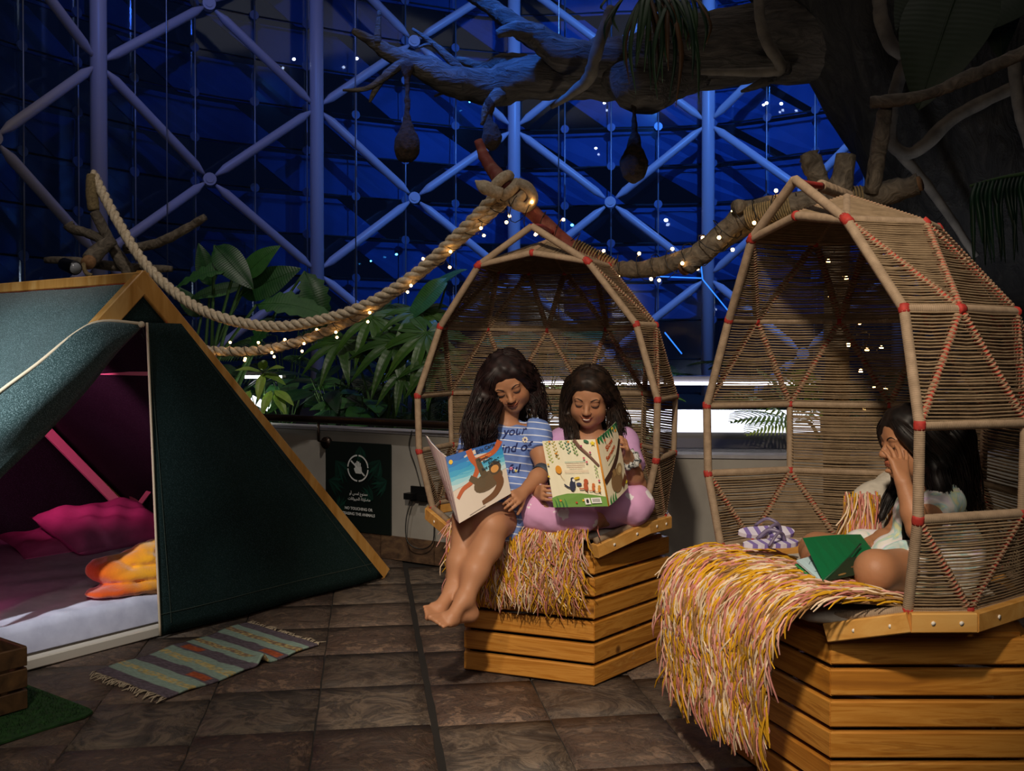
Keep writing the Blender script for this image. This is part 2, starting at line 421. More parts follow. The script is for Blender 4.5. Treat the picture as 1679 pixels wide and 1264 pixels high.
# ---------------------------------------------------------------- curved planter wall with skirting tiles, coping and handrail
M_plaster = noisy('painted_plaster', [(.3, '8f8b84'), (.7, 'a39f97')], (3, 3, 3), 5, .8, .1, .004)
M_coping = noisy('coping', [(.3, '8d8c92'), (.7, 'a5a4ab')], (9, 9, 9), 5, .7, .2, .004)
M_skirt = noisy('skirting_stone', [(.3, '33271e'), (.5, '5a4433'), (.7, '71583f')], (9, 9, 14), 7, .6, .4, .006, dist=1.5)
M_soil = noisy('soil', [(.3, '0d0a08'), (.7, '241a13')], (12, 12, 12), 6, .95, .8, .03)
M_dark = plain('dark_bronze', '33261f', .35, .7)
WC = [Vector((p[0], p[1], 0)) for p in catmull([(x, y, 0) for x, y in WALL], 6)]
def wall_strip(pts, z0, z1, th, off=0.0):
    """vertical slab that follows pts; th goes away from the viewer"""
    V = []; Fc = []; P, fr = frames(pts)
    for i, p in enumerate(P):
        t = fr[i][0]; n = Vector((t.y, -t.x, 0)).normalized()
        if n.y > 0: n = -n
        zz = z1[i] if hasattr(z1, '__len__') else z1
        a = p+n*off; b = a-n*th
        V += [(a.x, a.y, z0), (a.x, a.y, zz), (b.x, b.y, zz), (b.x, b.y, z0)]
    m = len(P)
    for i in range(m-1):
        for j in range(4): Fc.append((i*4+j, i*4+(j+1) % 4, i*4+4+(j+1) % 4, i*4+4+j))
    Fc += [(3, 2, 1, 0), tuple((m-1)*4+j for j in range(4))]
    return V, Fc
def wtop(x): return .735-.07*min(max((x-.1)/.5, 0), 1)
V, Fc = wall_strip(WC, 0, [wtop(p.x) for p in WC], .13)
wall_pl = obj('wall_planter', V, Fc, M_plaster, smooth=False); tag(wall_pl, 'low curved grey planter wall behind the pods', kind='structure')
# coping stones: separate slabs
seg = []
for i in range(0, len(WC)-3, 3):
    pts = WC[i:i+4]
    V, Fc = wall_strip(pts, wtop(pts[0].x)+.0005, [wtop(p.x)+.018 for p in pts], .155, .012)
    obj('coping_stone', V, Fc, M_coping, wall_pl, smooth=False)
s_acc = 0; pts = [WC[0]]
for a, b in zip(WC, WC[1:]):
    pts.append(b); s_acc += (b-a).length
    if s_acc > .38:
        P2 = [p.copy() for p in pts]
        d = (P2[-1]-P2[-2]).normalized(); P2[-1] -= d*.006
        V, Fc = wall_strip(P2, 0.002, .138, .012, .012); obj('skirting_tile', V, Fc, M_skirt, wall_pl, smooth=False)
        pts = [b]; s_acc = 0
bed = MB().prism([(p.x, p.y+.1) for p in WC]+[(8, 9), (7, 15.5), (-7, 15.5), (-8, 9)], .3, .6).obj('planting_bed', M_soil, smooth=False)
tag(bed, 'dark soil bed behind the planter wall', kind='structure')
# handrail
P, fr = frames(WC)
rail_pts = []
for i, p in enumerate(P):
    t = fr[i][0]; n = Vector((t.y, -t.x, 0)).normalized()
    if n.y > 0: n = -n
    if -2.9 < p.x < .75: rail_pts.append(p+n*.085+Vector((0, 0, .806)))
rail = thing('handrail', rail_pts[len(rail_pts)//2]*1, 'dark bronze handrail running along the planter wall', 'handrail')
MB().tube(rail_pts, .0225, 12).obj('rail_tube', M_dark, rail)
for px in (522, 870):
    best = min(rail_pts, key=lambda q: abs(839.5+q.x/q.y*F-px))
    i = rail_pts.index(best); t = (rail_pts[i+1]-rail_pts[i-1]).normalized(); n = Vector((t.y, -t.x, 0)); n = n if n.y < 0 else -n
    q = best-Vector((0, 0, .02)); e = best-n*.075; e.z = .66
    MB().tube([q, q-Vector((0, 0, .11)), Vector((q.x, q.y, .675))-n*.01, e], .008, 8).obj('bracket', M_dark, rail)
    MB().tube([e+n*.012, e-n*.012], .036, 16).obj('flange', M_dark, rail)

# ---------------------------------------------------------------- steel diagrid facade
M_steel = plain('painted_steel', 'bab4c4', .38, 0, .5)
M_cable = plain('steel_cable', '8d93a5', .35, .6)
M_disc = plain('glass_fitting', '4a5f8c', .3, .2)
NOD = [(-5.75, 8.9), (-5.3, 10.2), (-4.70, 11.36), (-3.82, 12.6), (-2.62, 13.4), (-1.38, 14.1), (.03, 14.65), (1.43, 14.5), (2.81, 14.3), (3.95, 13.5), (4.9, 12.6), (5.6, 11.5), (6.1, 10.3)]
PV = 2.2
fac = thing('wall_back', (0, 14.6, 0), 'steel diagrid wall of columns and diagonal braces', None, kind='structure'); fac['label'] = 'white steel columns and diagonal braces in front of the night windows'
def brace(a, b, r):
    d = (b-a).normalized(); L = (b-a).length
    pts = [a+d*x for x in (.10, .15, .26, L-.26, L-.15, L-.10)]
    MB().tube(pts, [.018, .03, r, r, .03, .018], 12).obj('brace', M_steel, fac)
hubm = MB().tube([(0, -.05, 0), (0, .05, 0)], .082, 14).add(*tube_geo([(0, -.06, 0), (0, -.048, 0)], .05, 12))
hub_me = mesh_of('hub', hubm.V, hubm.F, M_steel, False)
for i, (x, y) in enumerate(NOD):
    colm = i % 2 == 0
    if colm:
        MB().tube([(x, y, 0), (x, y, 9.2)], .092, 20).obj('column', M_steel, fac)
        zs = [CAMH+PV*(k+.5) for k in range(-1, 4)]
    else:
        zs = [CAMH+PV*k for k in range(0, 4)]
        for z in zs: inst('hub', hub_me, (x, y, z), (0, 0, math.atan2(y-4, x)-PI/2), fac)
    if i+1 < len(NOD):
        x2, y2 = NOD[i+1]
        for z in zs:
            for dz in (-PV/2, PV/2):
                if .5 < z+dz < 8.6: brace(Vector((x, y, z)), Vector((x2, y2, z+dz)), .058)
# ---- glass skin behind it
def fcurve(u, off):
    """point of the facade at node coordinate u, moved outwards by off"""
    u = min(max(u, 0), len(NOD)-1.001); i = int(u); t = u-i
    P = [np.array(NOD[min(max(k, 0), len(NOD)-1)]) for k in (i-1, i, i+1, i+2)]
    a, b, c, d = P
    p = .5*(2*b+(c-a)*t+(2*a-5*b+4*c-d)*t*t+(3*b-a-3*c+d)*t**3)
    q = .5*((c-a)+2*(2*a-5*b+4*c-d)*t+3*(3*b-a-3*c+d)*t*t); n = np.array([-q[1], q[0]])/np.linalg.norm(q)
    p = p+n*off; return Vector((p[0], p[1], 0))
def glass_mat():
    m = bpy.data.materials.new('window_glass'); m.use_nodes = True; t = m.node_tree; t.nodes.clear()
    out = t.nodes.new('ShaderNodeOutputMaterial'); mx = t.nodes.new('ShaderNodeMixShader')
    tr = N(t, 'ShaderNodeBsdfTransparent', Color=(.72, .82, .95, 1)); gl = N(t, 'ShaderNodeBsdfGlossy', Color=(.9, .95, 1, 1), Roughness=.08)
    fr_ = N(t, 'ShaderNodeFresnel', IOR=1.45); t.links.new(fr_.outputs[0], mx.inputs[0]); t.links.new(tr.outputs[0], mx.inputs[1]); t.links.new(gl.outputs[0], mx.inputs[2]); t.links.new(mx.outputs[0], out.inputs[0])
    return m
M_glass = glass_mat()
M_shade = noisy('pale_shading_panel', [(.3, '40587c'), (.7, '567098')], (.8, .8, .8), 3, .6, 0)
M_seal = plain('black_seal', '06070a', .6)
win = thing('window_1', (0, 15, 0), 'tall curved night window of many glass panes', None, kind='structure')
ROWH = .575; Z0 = .55; GO = .42
rows = 11
for r in range(rows):
    for c in range(24):
        a = fcurve(c/2+.012, GO); b = fcurve((c+1)/2-.012, GO); z = Z0+r*ROWH
        n = (b-a).cross(Vector((0, 0, 1))).normalized()*.008
        V = [(p+s*n+Vector((0, 0, zz))) for zz in (z+.012, z+ROWH-.012) for p, s in ((a, -1), (b, -1), (b, 1), (a, 1))]
        obj('glass_pane', V, [(0, 1, 2, 3), (7, 6, 5, 4), (0, 4, 5, 1), (1, 5, 6, 2), (2, 6, 7, 3), (3, 7, 4, 0)], M_glass, win, smooth=False)
for r in range(rows+1):
    pts = [fcurve(c/4, GO+.01)+Vector((0, 0, Z0+r*ROWH)) for c in range(0, 49)]
    MB().tube(pts, .0125, 4).obj('joint_seal', M_seal, win)
disc = MB().tube([(0, -.012, 0), (0, .012, 0)], .062, 16); disc_me = mesh_of('fitting', disc.V, disc.F, M_disc, False)
for c in range(1, 24):
    p = fcurve(c/2, GO-.05)
    MB().tube([p+Vector((0, 0, .3)), p+Vector((0, 0, 7.2))], .011, 6).obj('cable', M_cable, win)
    for r in range(2+(c*3) % 2, rows+1, 1 if c % 2 == 0 else 2):
        q = fcurve(c/2, GO-.03); d = fcurve(c/2+.1, GO)-fcurve(c/2-.1, GO)
        inst('fitting', disc_me, (q.x, q.y, Z0+r*ROWH), (0, 0, math.atan2(d.y, d.x)), win)
# pale shading panels outside the glass: slanted bands, dark gaps between
a0 = .3
for r in range(2, rows):
    top = Z0+(r+1)*ROWH-.02; bot = Z0+r*ROWH+.03
    k = rows-1-r
    sh = a0-(2.0*(k//2)+(1.4 if k % 2 else 0))
    for q in range(-2, 14):
        ua = sh+q*4; L = 2.45 if (ua+1)/2+2 < 6.3 else 3.75
        V = []; Fc = []; n = 6
        for i in range(n+1):
            for (z, du) in ((top, 0), (bot, 1.0)):
                u = (ua+du+L*i/n)/2+2
                if not (0.02 < u < 11.95): break
                p = fcurve(u, GO+.22); V.append(p+Vector((0, 0, z))); p = fcurve(u, GO+.25); V.append(p+Vector((0, 0, z)))
            else: continue
            V = []; break
        if len(V) < 4*(n+1): continue
        for i in range(n):
            a = i*4; b = a+4
            Fc += [(a, a+2, b+2, b), (a+1, b+1, b+3, a+3), (a, b, b+1, a+1), (a+2, a+3, b+3, b+2)]
        Fc += [(0, 1, 3, 2), (n*4, n*4+2, n*4+3, n*4+1)]
        obj('shading_panel', V, Fc, M_shade, win, smooth=False)
# ---- two suspended thin cables in the hall
for k, px in enumerate((274, 583, 916)):
    p = W(px, 300, 11.0)
    c = MB().tube([(p.x, p.y, .6), (p.x, p.y, 8)], .007, 6).obj('suspension_cable', M_cable)
    tag(c, ['thin steel cable hanging left of the first diagonal brace crossing', 'thin steel cable hanging beside the second column', 'thin steel cable hanging right of the central column'][k], 'cable', 'hanging steel cables')
# ---- glowing dots inside the glass standing in for city lights and lamp reflections
M_far = plain('white_glint_dot', 'dfe9ff', .4, emit='dbe6ff', es=14)
M_far2 = plain('blue_glint_dot', '66b8ff', .4, emit='4fb6ff', es=7)
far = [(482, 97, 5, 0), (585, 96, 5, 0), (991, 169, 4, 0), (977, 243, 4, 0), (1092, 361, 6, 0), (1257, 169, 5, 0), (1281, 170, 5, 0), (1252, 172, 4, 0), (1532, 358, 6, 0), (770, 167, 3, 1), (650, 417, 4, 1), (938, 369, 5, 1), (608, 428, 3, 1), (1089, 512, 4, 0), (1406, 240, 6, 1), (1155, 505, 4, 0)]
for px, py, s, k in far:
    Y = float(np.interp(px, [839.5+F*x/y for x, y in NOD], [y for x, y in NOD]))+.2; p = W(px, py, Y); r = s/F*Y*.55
    o = MB().ball(p, (r, r*.6, r*.8), 10, 6).obj('light_glint_dot', (M_far, M_far2)[k], win)
# ================================================================== POD CHAIRS ON SLATTED CRATES
M_pine = worn_wood('varnished_pine', [(.25, '84501c'), (.42, 'b27428'), (.55, 'c88c3c'), (.62, 'a86c26'), (.8, 'd6a350')], (1.6, 18, 26))
M_pine2 = wood('pale_pine_rim', [(.25, 'b27a33'), (.5, 'd09a50'), (.8, 'e0b46c')], (2, 14, 14), .4)
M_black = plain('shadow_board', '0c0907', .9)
M_tan = noisy('tan_cord', [(.3, '84705a'), (.7, '9c866e')], (40, 40, 40), 3, .8, .15, .001)
M_tancord = noisy('tan_string', [(.3, '77634a'), (.7, '907a5e')], (30, 30, 30), 2, .8, 0)
M_red = noisy('red_binding', [(.3, '8a2620'), (.7, 'b23329')], (60, 60, 60), 3, .7, .2, .001)
M_wrap = vcol('wrapped_cord', .8)
M_cush = noisy('white_canvas', [(.3, 'b8b0a2'), (.7, 'cfc8ba')], (30, 30, 30), 3, .9, .2, .003)
M_stud = plain('white_plug', 'e6ded0', .5)
TAN = lin('947d63'); REDC = lin('b23a2c'); DKT = lin('5d4a34')

PODS = [dict(hot=.45, c=Vector((.135, 4.0, 0)), az=249, crate=Vector((.19, 3.99, 0)), corner=284,
             pod='woven cord pod chair holding two girls reading', cr='pentagonal slatted pine crate under the pod with two girls'),
        dict(hot=.9, c=Vector((.955, 2.87, 0)), az=199, crate=Vector((1.07, 2.885, 0)), corner=234,
             pod='larger woven cord pod chair at right with the girl in tie-dye', cr='pentagonal slatted pine crate under the right-hand pod')]
LV = dict(base=.575, l4=.805, l3=1.03, l2=1.31, l1=1.55, M=1.59, T=1.65, P=1.692)
RR = dict(base=.48, l4=.512, l3=.518, l2=.447, l1=.25)

slat = MB().bar((-.5, 0, 0), (.5, 0, 0), .024, .067, bev=.004)
def slat_mesh(L):
    b = MB().bar((-L/2, 0, 0), (L/2, 0, 0), .024, .067, bev=.004); return mesh_of('slat', b.V, b.F, M_pine, False)
def ridged(mb, a, b, r, period, depth, n=9, col=None, col2=None, gap=.5):
    a = Vector(a); b = Vector(b); L = (b-a).length; k = max(2, int(L/period)); pts = []; rad = []; cols = []
    for i in range(k):
        for f, rr, c in (((.0, r-depth, col2), (.18, r, col), (gap, r, col), (gap+.2, r-depth, col2)) if col else ((.0, r-depth, col2), (.3, r, col), (.7, r, col))):
            pts.append(a.lerp(b, (i+f)/k)); rad.append(rr); cols.append(c)
    pts.append(b); rad.append(r-depth); cols.append(col2)
    mb.tube(pts, rad, n, cols=cols if col else None)
def build_pod(D):
    c = D['c']; az = D['az']
    # ---- crate
    cc = D['crate']; Rc = .438; root = thing('slatted_crate', (cc.x, cc.y, 0), D['cr'], 'crate')
    co = [math.radians(D['corner']+72*i) for i in range(5)]; cor = [Vector((cc.x+Rc*math.cos(a), cc.y+Rc*math.sin(a), 0)) for a in co]
    L = (cor[0]-cor[1]).length; sm = slat_mesh(L-.004)
    for i in range(5):
        a, b = cor[i], cor[(i+1) % 5]; d = b-a; m = (a+b)/2; n = (m-Vector((cc.x, cc.y, 0))).normalized()
        for k in range(6):
            inst('slat', sm, (m.x-n.x*.012, m.y-n.y*.012, .0385+k*.0802+random.uniform(-.001, .001)), (0, 0, math.atan2(d.y, d.x)), root)
        p = Vector((cc.x, cc.y, 0))+(a-cc)*.86
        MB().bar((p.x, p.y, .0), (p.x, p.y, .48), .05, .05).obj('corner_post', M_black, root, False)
    MB().prism([(cc.x+(p.x-cc.x)*.93, cc.y+(p.y-cc.y)*.93) for p in cor], .455, .484).obj('top_board', M_pine, root, False)
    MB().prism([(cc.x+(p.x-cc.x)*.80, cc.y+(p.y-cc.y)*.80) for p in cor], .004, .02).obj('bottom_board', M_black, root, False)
    # ---- pod
    root = thing('pod_chair', (c.x, c.y, .49), D['pod'], 'pod chair')
    def pt(rel, r, z): a = math.radians(az+rel); return Vector((c.x+r*math.cos(a), c.y+r*math.sin(a), z))
    c18 = math.cos(math.radians(18))
    a_ = [pt(54, .275, LV['l1'])]+[pt(x, RR['l1'], LV['l1']) for x in (108, 144, 180, 216, 252)]+[pt(-54, .275, LV['l1'])]
    def lv2(key): return [pt(72, RR[key]*c18, LV['l2' if key == 'l2' else 'base'])]+[pt(x, RR[key], LV['l2' if key == 'l2' else 'base']) for x in (90, 126, 162, 198, 234, 270)]+[pt(288, RR[key]*c18, LV['l2' if key == 'l2' else 'base'])]
    b_ = lv2('l2'); g_ = lv2('base')
    c_ = [pt(x, RR['l3'], LV['l3']) for x in range(72, 289, 36)]; d_ = [pt(x, RR['l4'], LV['l4']) for x in range(72, 289, 36)]
    T = pt(180, .01, LV['T']); Mm = pt(0, .16, LV['M']); Pk = pt(0, .165, LV['P'])
    ax = Vector((c.x, c.y, 1.05))
    def strut(p, q, r=.0128): mb = MB(); ridged(mb, p, q, r, .0052, .0009, 8, None, None, .55); mb.obj('strut', M_tan, root)
    def wstrut(p, q, hot=None):
        hot = D['hot'] if hot is None else hot
        d = (q-p); s = .012/d.length; mb = MB()
        ridged(mb, p+d*s, q-d*s, .0125, .0112, .0042, 9, TAN, tuple(x*hot+y*(1-hot) for x, y in zip(REDC, DKT)), .42); mb.obj('wrapped_strut', M_wrap, root, vc=True)
    def knot(p, d=(0, 0, 1), L=.03):
        L *= .72; d = Vector(d).normalized(); MB().tube([p-d*L, p-d*L*.5, p, p+d*L*.5, p+d*L], [.0135, .0146, .0149, .0146, .0135], 10).obj('binding', M_red, root)
    def panel(P0, P1, Q0, Q1, layers=2, sp=.0098, s0=.0):
        """cords from edge P0-P1 to edge Q0-Q1"""
        h = max((P1-P0).length, (Q1-Q0).length); n = max(2, int(h/sp)); mb = MB()
        nn = (Q0-P0 if (Q0-P0).length > 1e-6 else Q1-P1).cross(P1-P0).normalized(); ctr = (P0+P1+Q0+Q1)/4
        if nn.dot(ctr-ax) < 0: nn = -nn
        for k in range(n*layers):
            t = (k+.5)/(n*layers)+random.uniform(-.12, .12)/n; o = nn*(.008 if k % 2 == 0 else -.008)
            p = P0.lerp(P1, t)+o; q = Q0.lerp(Q1, t)+o
            if (p-q).length < .012: continue
            mid = (p+q)/2+Vector((0, 0, -.0015+random.uniform(-.002, .001)))
            mb.tube([p, mid, q], .0023, 5, False)
        if mb.V: mb.obj('cord_panel', M_tancord, root)
    def tri(hA, hB, ap, **k): panel(hA, ap, hB, ap, **k)
    # opening edges
    for e in (0, -1):
        chain = [a_[e], b_[e], c_[e], d_[e], g_[e]]
        for p, q in zip(chain, chain[1:]): strut(p, q, .0138)
        for p, q in zip(chain[:-1], chain[1:]): knot(p, q-p, .016)
        knot(a_[e], Pk-a_[e], .024); knot(g_[e], d_[e]-g_[e], .012)
        strut(Pk, a_[e], .0138); strut(Mm, a_[e], .0128); knot(Mm, a_[e]-Mm, .01)
        wstrut(Mm, T, .3) if e == 0 else None
    strut(T, a_[0])
    # rings
    for i in range(6): strut(a_[i], a_[i+1])
    for R_ in (b_, g_):
        for i in range(7): strut(R_[i], R_[i+1])
    for i in range(6): strut(c_[i], c_[i+1]); strut(d_[i], d_[i+1])
    # verticals and diagonals
    for i in range(1, 6): strut(c_[i], d_[i], .0115)
    for i in range(6):
        for p in (a_[i], a_[i+1], c_[i], c_[i+1]): wstrut(p, b_[i+1])
        for p in (d_[i], d_[i+1]): wstrut(p, g_[i+1])
        knot(b_[i+1], b_[min(i+2, 7)]-b_[i+1], .018); knot(g_[i+1], (0, 0, 1), .012)
        if i: knot(a_[i], b_[i+1]-a_[i], .016); knot(c_[i], d_[i]-c_[i], .014); knot(d_[i], c_[i]-d_[i], .014)
    for i in (1, 3, 5): wstrut(T, a_[i], .55)
    # cord panels
    tri(b_[0], b_[1], a_[0]); tri(b_[7], b_[6], a_[6])
    tri(b_[0], b_[1], c_[0]); tri(b_[7], b_[6], c_[6])
    for i in range(6):
        tri(a_[i], a_[i+1], b_[i+1]); tri(c_[i], c_[i+1], b_[i+1]); tri(d_[i], d_[i+1], g_[i+1])
        if i < 5: tri(b_[i+1], b_[i+2], a_[i+1]); tri(b_[i+1], b_[i+2], c_[i+1]); tri(g_[i+1], g_[i+2], d_[i+1])
        tri(a_[i], a_[i+1], T, sp=.0062)
    tri(g_[0], g_[1], d_[0]); tri(g_[7], g_[6], d_[6])
    for i in range(1, 5): panel(c_[i], d_[i], c_[i+1], d_[i+1])
    panel(Mm, a_[0], T, a_[0], sp=.0062); panel(Mm, a_[6], T, a_[6], sp=.0062)
    # ---- rim boards round the base; the front ones dip to the crate
    rim = [pt(x, RR['base']+.012, 0) for x in (54, 90, 126, 162, 198, 234, 270, 306)]
    for i in range(len(rim)): rim[i].z = .552
    e0 = (rim[0]+rim[1])/2; e1 = (rim[-1]+rim[-2])/2
    o_ = Vector((cc.x, cc.y, 0)); f0 = o_+(cor[0]-o_)*1.02+Vector((0, 0, .494)); f1 = o_+(cor[4]-o_)*1.02+Vector((0, 0, .494))
    ch = [f0, e0]+rim[1:-1]+[e1, f1]
    for p, q in zip(ch, ch[1:]):
        d = (q-p).normalized(); o = ((p+q)/2-Vector((c.x, c.y, .545))); o.z = 0; o = o.normalized()
        MB().bar(p-d*.003, q+d*.003, .04, .048, up=(0, 0, 1), bev=.003).obj('rim_board', M_pine2, root, False)
        for f in (.3, .75):
            s = p.lerp(q, f)+o*.0205; MB().tube([s-o*.003, s+o*.0022], .0055, 8).obj('screw_plug', M_stud, root)
    strut(g_[0], f0+Vector((0, 0, .035))); strut(g_[7], f1+Vector((0, 0, .035)))
    return dict(pt=pt, a=a_, b=b_, c=c_, d=d_, g=g_, T=T, P=Pk, M=Mm)
PO = [build_pod(D) for D in PODS]

# ---- seat cushions
for D, w in zip(PODS, ('seat under the two girls', 'seat under the girl at right')):
    c = D['c']; S = SDF((c.x-.5, c.y-.5, .46), (c.x+.5, c.y+.5, .62), .012)
    S.ell((c.x, c.y, .53), (.405, .405, .045), k=0).plane((0, 0, .556), (0, 0, 1)).plane((0, 0, .512), (0, 0, -1)).wobble(.004, 30)
    a = math.radians(D['az']); n = Vector((math.cos(a), math.sin(a), 0)); S.plane(c+n*.30, n)
    V, Q = S.mesh(); o = obj('seat_cushion', V, Q, M_cush); tag(o, 'flat off-white round cushion, '+w, 'cushion', 'pod seat cushions')
# ================================================================== TENT AND BEDDING
FD = Vector((.5917, .8065, 0)); RD = Vector((-.8065, .5917, 0)); AP0 = Vector((-1.552, 4.171, 0)); HB = 1.486; HT = 1.53; DEP = 2.1
def tp(s, t, z): return AP0+FD*s+RD*t+Vector((0, 0, z))
M_tbeam = wood('honey_pine', [(.25, 'a06c2a'), (.5, 'c8924a'), (.8, 'e2b874')], (8, 8, 1.4), .4)
def canvas_mat(name, c1, c2, fleck, sheen=.15):
    m, t, b = new_mat(name)
    v = coords(t, (1, 1, 1)); n = N(t, 'ShaderNodeTexNoise', Scale=260.0, Detail=2.0); t.links.new(v, n.inputs['Vector'])
    n2 = N(t, 'ShaderNodeTexNoise', Scale=3.0, Detail=4.0); t.links.new(v, n2.inputs['Vector'])
    base = ramp(t, n2.outputs['Fac'], [(.35, c1), (.65, c2)]); fl = ramp(t, n.outputs['Fac'], [(.5, (0, 0, 0)), (.75, (1, 1, 1))])
    mx = N(t, 'ShaderNodeMix', data_type='RGBA'); t.links.new(fl, mx.inputs[0]); t.links.new(base, mx.inputs[6]); mx.inputs[7].default_value = (*lin(fleck), 1)
    t.links.new(mx.outputs[2], b.inputs['Base Color']); b.inputs['Roughness'].default_value = .75; b.inputs['Sheen Weight'].default_value = sheen; b.inputs['Specular IOR Level'].default_value = .15
    bump(t, b, n.outputs['Fac'], .25, .001); return m
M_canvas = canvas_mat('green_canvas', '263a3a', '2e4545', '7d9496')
M_canvasf = canvas_mat('shaded_green_canvas', '11201f', '172a28', '34484a', 0)  # darker copy of the canvas, shade on front and inside put into the colour
M_piping = plain('cream_piping', 'd9c7a8', .8); M_white = plain('white_painted_wood', 'cfc6b6', .6)
tent = thing('tent', tp(0, DEP/2, 0), 'dark green canvas A-frame tent on pine beams', 'tent')
up = Vector((0, 0, 1))
def leg(s, t, name='leg'):
    a = tp(s*(HB-.02), t, .0); b = tp(s*.0, t, HT-.03); n = RD
    d = (b-a).normalized(); a = a+Vector((0, 0, .0))
    MB().bar(a+d*.02, b+d*.03, .078, .046, up=RD, bev=.004).obj(name, M_tbeam, tent, False)
for t in (0, DEP):
    for s in (1, -1): leg(s, t)
MB().bar(tp(0, -.02, HT-.012), tp(0, DEP+.02, HT-.012), .05, .045, bev=.004).obj('ridge_beam', M_tbeam, tent, False)
def sheet(grid, name, mat, par, th=.004, thick_dir=None, cols=None):
    """grid[i][j] of Vectors -> closed thin cloth"""
    n = len(grid); m = len(grid[0]); V = []; Fc = []
    for i in range(n):
        for j in range(m):
            a = grid[min(i+1, n-1)][j]-grid[max(i-1, 0)][j]; b = grid[i][min(j+1, m-1)]-grid[i][max(j-1, 0)]
            nn = a.cross(b); nn = nn.normalized() if nn.length > 1e-9 else Vector((0, 0, 1)); V.append(grid[i][j]+nn*th/2); V.append(grid[i][j]-nn*th/2)
    I = lambda i, j, k: (i*m+j)*2+k
    for i in range(n-1):
        for j in range(m-1):
            Fc.append((I(i, j, 0), I(i+1, j, 0), I(i+1, j+1, 0), I(i, j+1, 0))); Fc.append((I(i, j, 1), I(i, j+1, 1), I(i+1, j+1, 1), I(i+1, j, 1)))
    for i in range(n-1): Fc += [(I(i, 0, 0), I(i, 0, 1), I(i+1, 0, 1), I(i+1, 0, 0)), (I(i, m-1, 0), I(i+1, m-1, 0), I(i+1, m-1, 1), I(i, m-1, 1))]
    for j in range(m-1): Fc += [(I(0, j, 0), I(0, j+1, 0), I(0, j+1, 1), I(0, j, 1)), (I(n-1, j, 0), I(n-1, j, 1), I(n-1, j+1, 1), I(n-1, j+1, 0))]
    cc = None
    if cols is not None: cc = [cols[i][j] for i in range(n) for j in range(m) for k in (0, 1)]
    return obj(name, V, Fc, mat, par, True, cc)
for s in (1, -1):
    g = []
    for i in range(15):
        f = i/14; row = []
        for j in range(17):
            t = .03+(DEP-.06)*j/16; p = tp(s*(.02+(HB-.05)*f), t, HT-.05-(HT-.06)*f)
            sag = -.035*math.sin(PI*f)*math.sin(PI*j/16)+.006*vnoise((f*5, j*.5, s), 1.5, 3)
            row.append(p+(FD*s*HT+up*HB).normalized()*(sag+.012))
        g.append(row)
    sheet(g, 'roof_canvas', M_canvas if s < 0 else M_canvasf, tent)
# back gable
g = []
for i in range(13):
    f = i/12; z = .02+(HT-.1)*f; w = (HB-.05)*(1-z/HT); g.append([tp(-w+2*w*j/10, DEP-.03, z) for j in range(11)])
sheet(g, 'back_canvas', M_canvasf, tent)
# front right panel, closed, with wrinkles; gable top piece
g = []
for i in range(31):
    f = i/30; z = .015+1.315*f; s0 = .042*(1-f); s1 = (HB-.06)*(1-(z+.02)/HT); row = []
    for j in range(25):
        q = j/24; s = s0+(s1-s0)*q
        w = .016*math.sin(7*q+5*f+2*math.sin(4*f))*math.sin(PI*min(q*1.5, 1))*(1-f*.5)+.02*vnoise((s*4, z*3, 1), 1.3, 5)*math.sin(PI*q)+.05*math.sin(PI*q)*(1-f)*math.exp(-((f-.5)/.3)**2)
        row.append(tp(s, -.035-.02*(1-f)-w, z))
    g.append(row)
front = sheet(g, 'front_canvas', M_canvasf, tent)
MB().tube([g[i][0]+RD*-.004 for i in range(31)], .0055, 6).obj('piping', M_piping, front)
M_st = plain('stitching', '3f4a40', .9)
for pts in ([g[2][j]-RD*.004 for j in range(25)], [g[i][23]-RD*.004 for i in range(1, 29)], [g[i][1]-RD*.004 for i in range(1, 30)]): MB().tube(pts, .0013, 4, False).obj('seam', M_st, front)
g = []
for i in range(5):
    f = i/4; z = 1.318+.13*f; w = (HB-.04)*(1-(z+.02)/HT); g.append([tp(-w+2*w*j/8, -.004, z) for j in range(9)])
sheet(g, 'gable_canvas', M_canvasf, tent)
# left flap thrown back over the left leg
Tp = catmull([W(233, 531, 4.14), W(168, 527, 4.0), W(125, 545, 3.90), W(60, 597, 3.78), W(0, 641, 3.70), W(-60, 690, 3.62), W(-130, 750, 3.5)], 5)
Bp = catmull([W(231, 538, 4.14), W(190, 580, 4.03), W(140, 642, 3.91), W(75, 712, 3.77), W(0, 785, 3.63), W(-60, 850, 3.52), W(-130, 925, 3.4)], 5)
g = []
for i in range(9):
    f = i/8; row = []
    for j in range(len(Tp)):
        a = Vector(Tp[j]); b = Vector(Bp[j]); p = a.lerp(b, f); q = j/(len(Tp)-1)
        p += (-RD*.8-FD*.6).normalized()*(.075*math.sin(PI*f)*min(1, q*5)+.012*math.sin(9*f+6*q)*min(1, q*4)); row.append(p)
    g.append(row)
flap = sheet(g, 'open_flap', M_canvas, tent)
MB().tube([r for r in [Vector(p)+(-RD)*.004 for p in Tp]], .0075, 6).obj('piping', M_piping, flap)
kn = W(232, 532, 4.12); MB().ball(kn, .014, 10, 8).obj('toggle', M_piping, tent)
MB().tube([kn, kn+Vector((.01, -.01, -.02)), kn+Vector((.018, -.012, -.045)), kn+Vector((.012, -.012, -.06)), kn+Vector((.004, -.01, -.04))], .0022, 5).obj('tie_cord', M_black, tent)
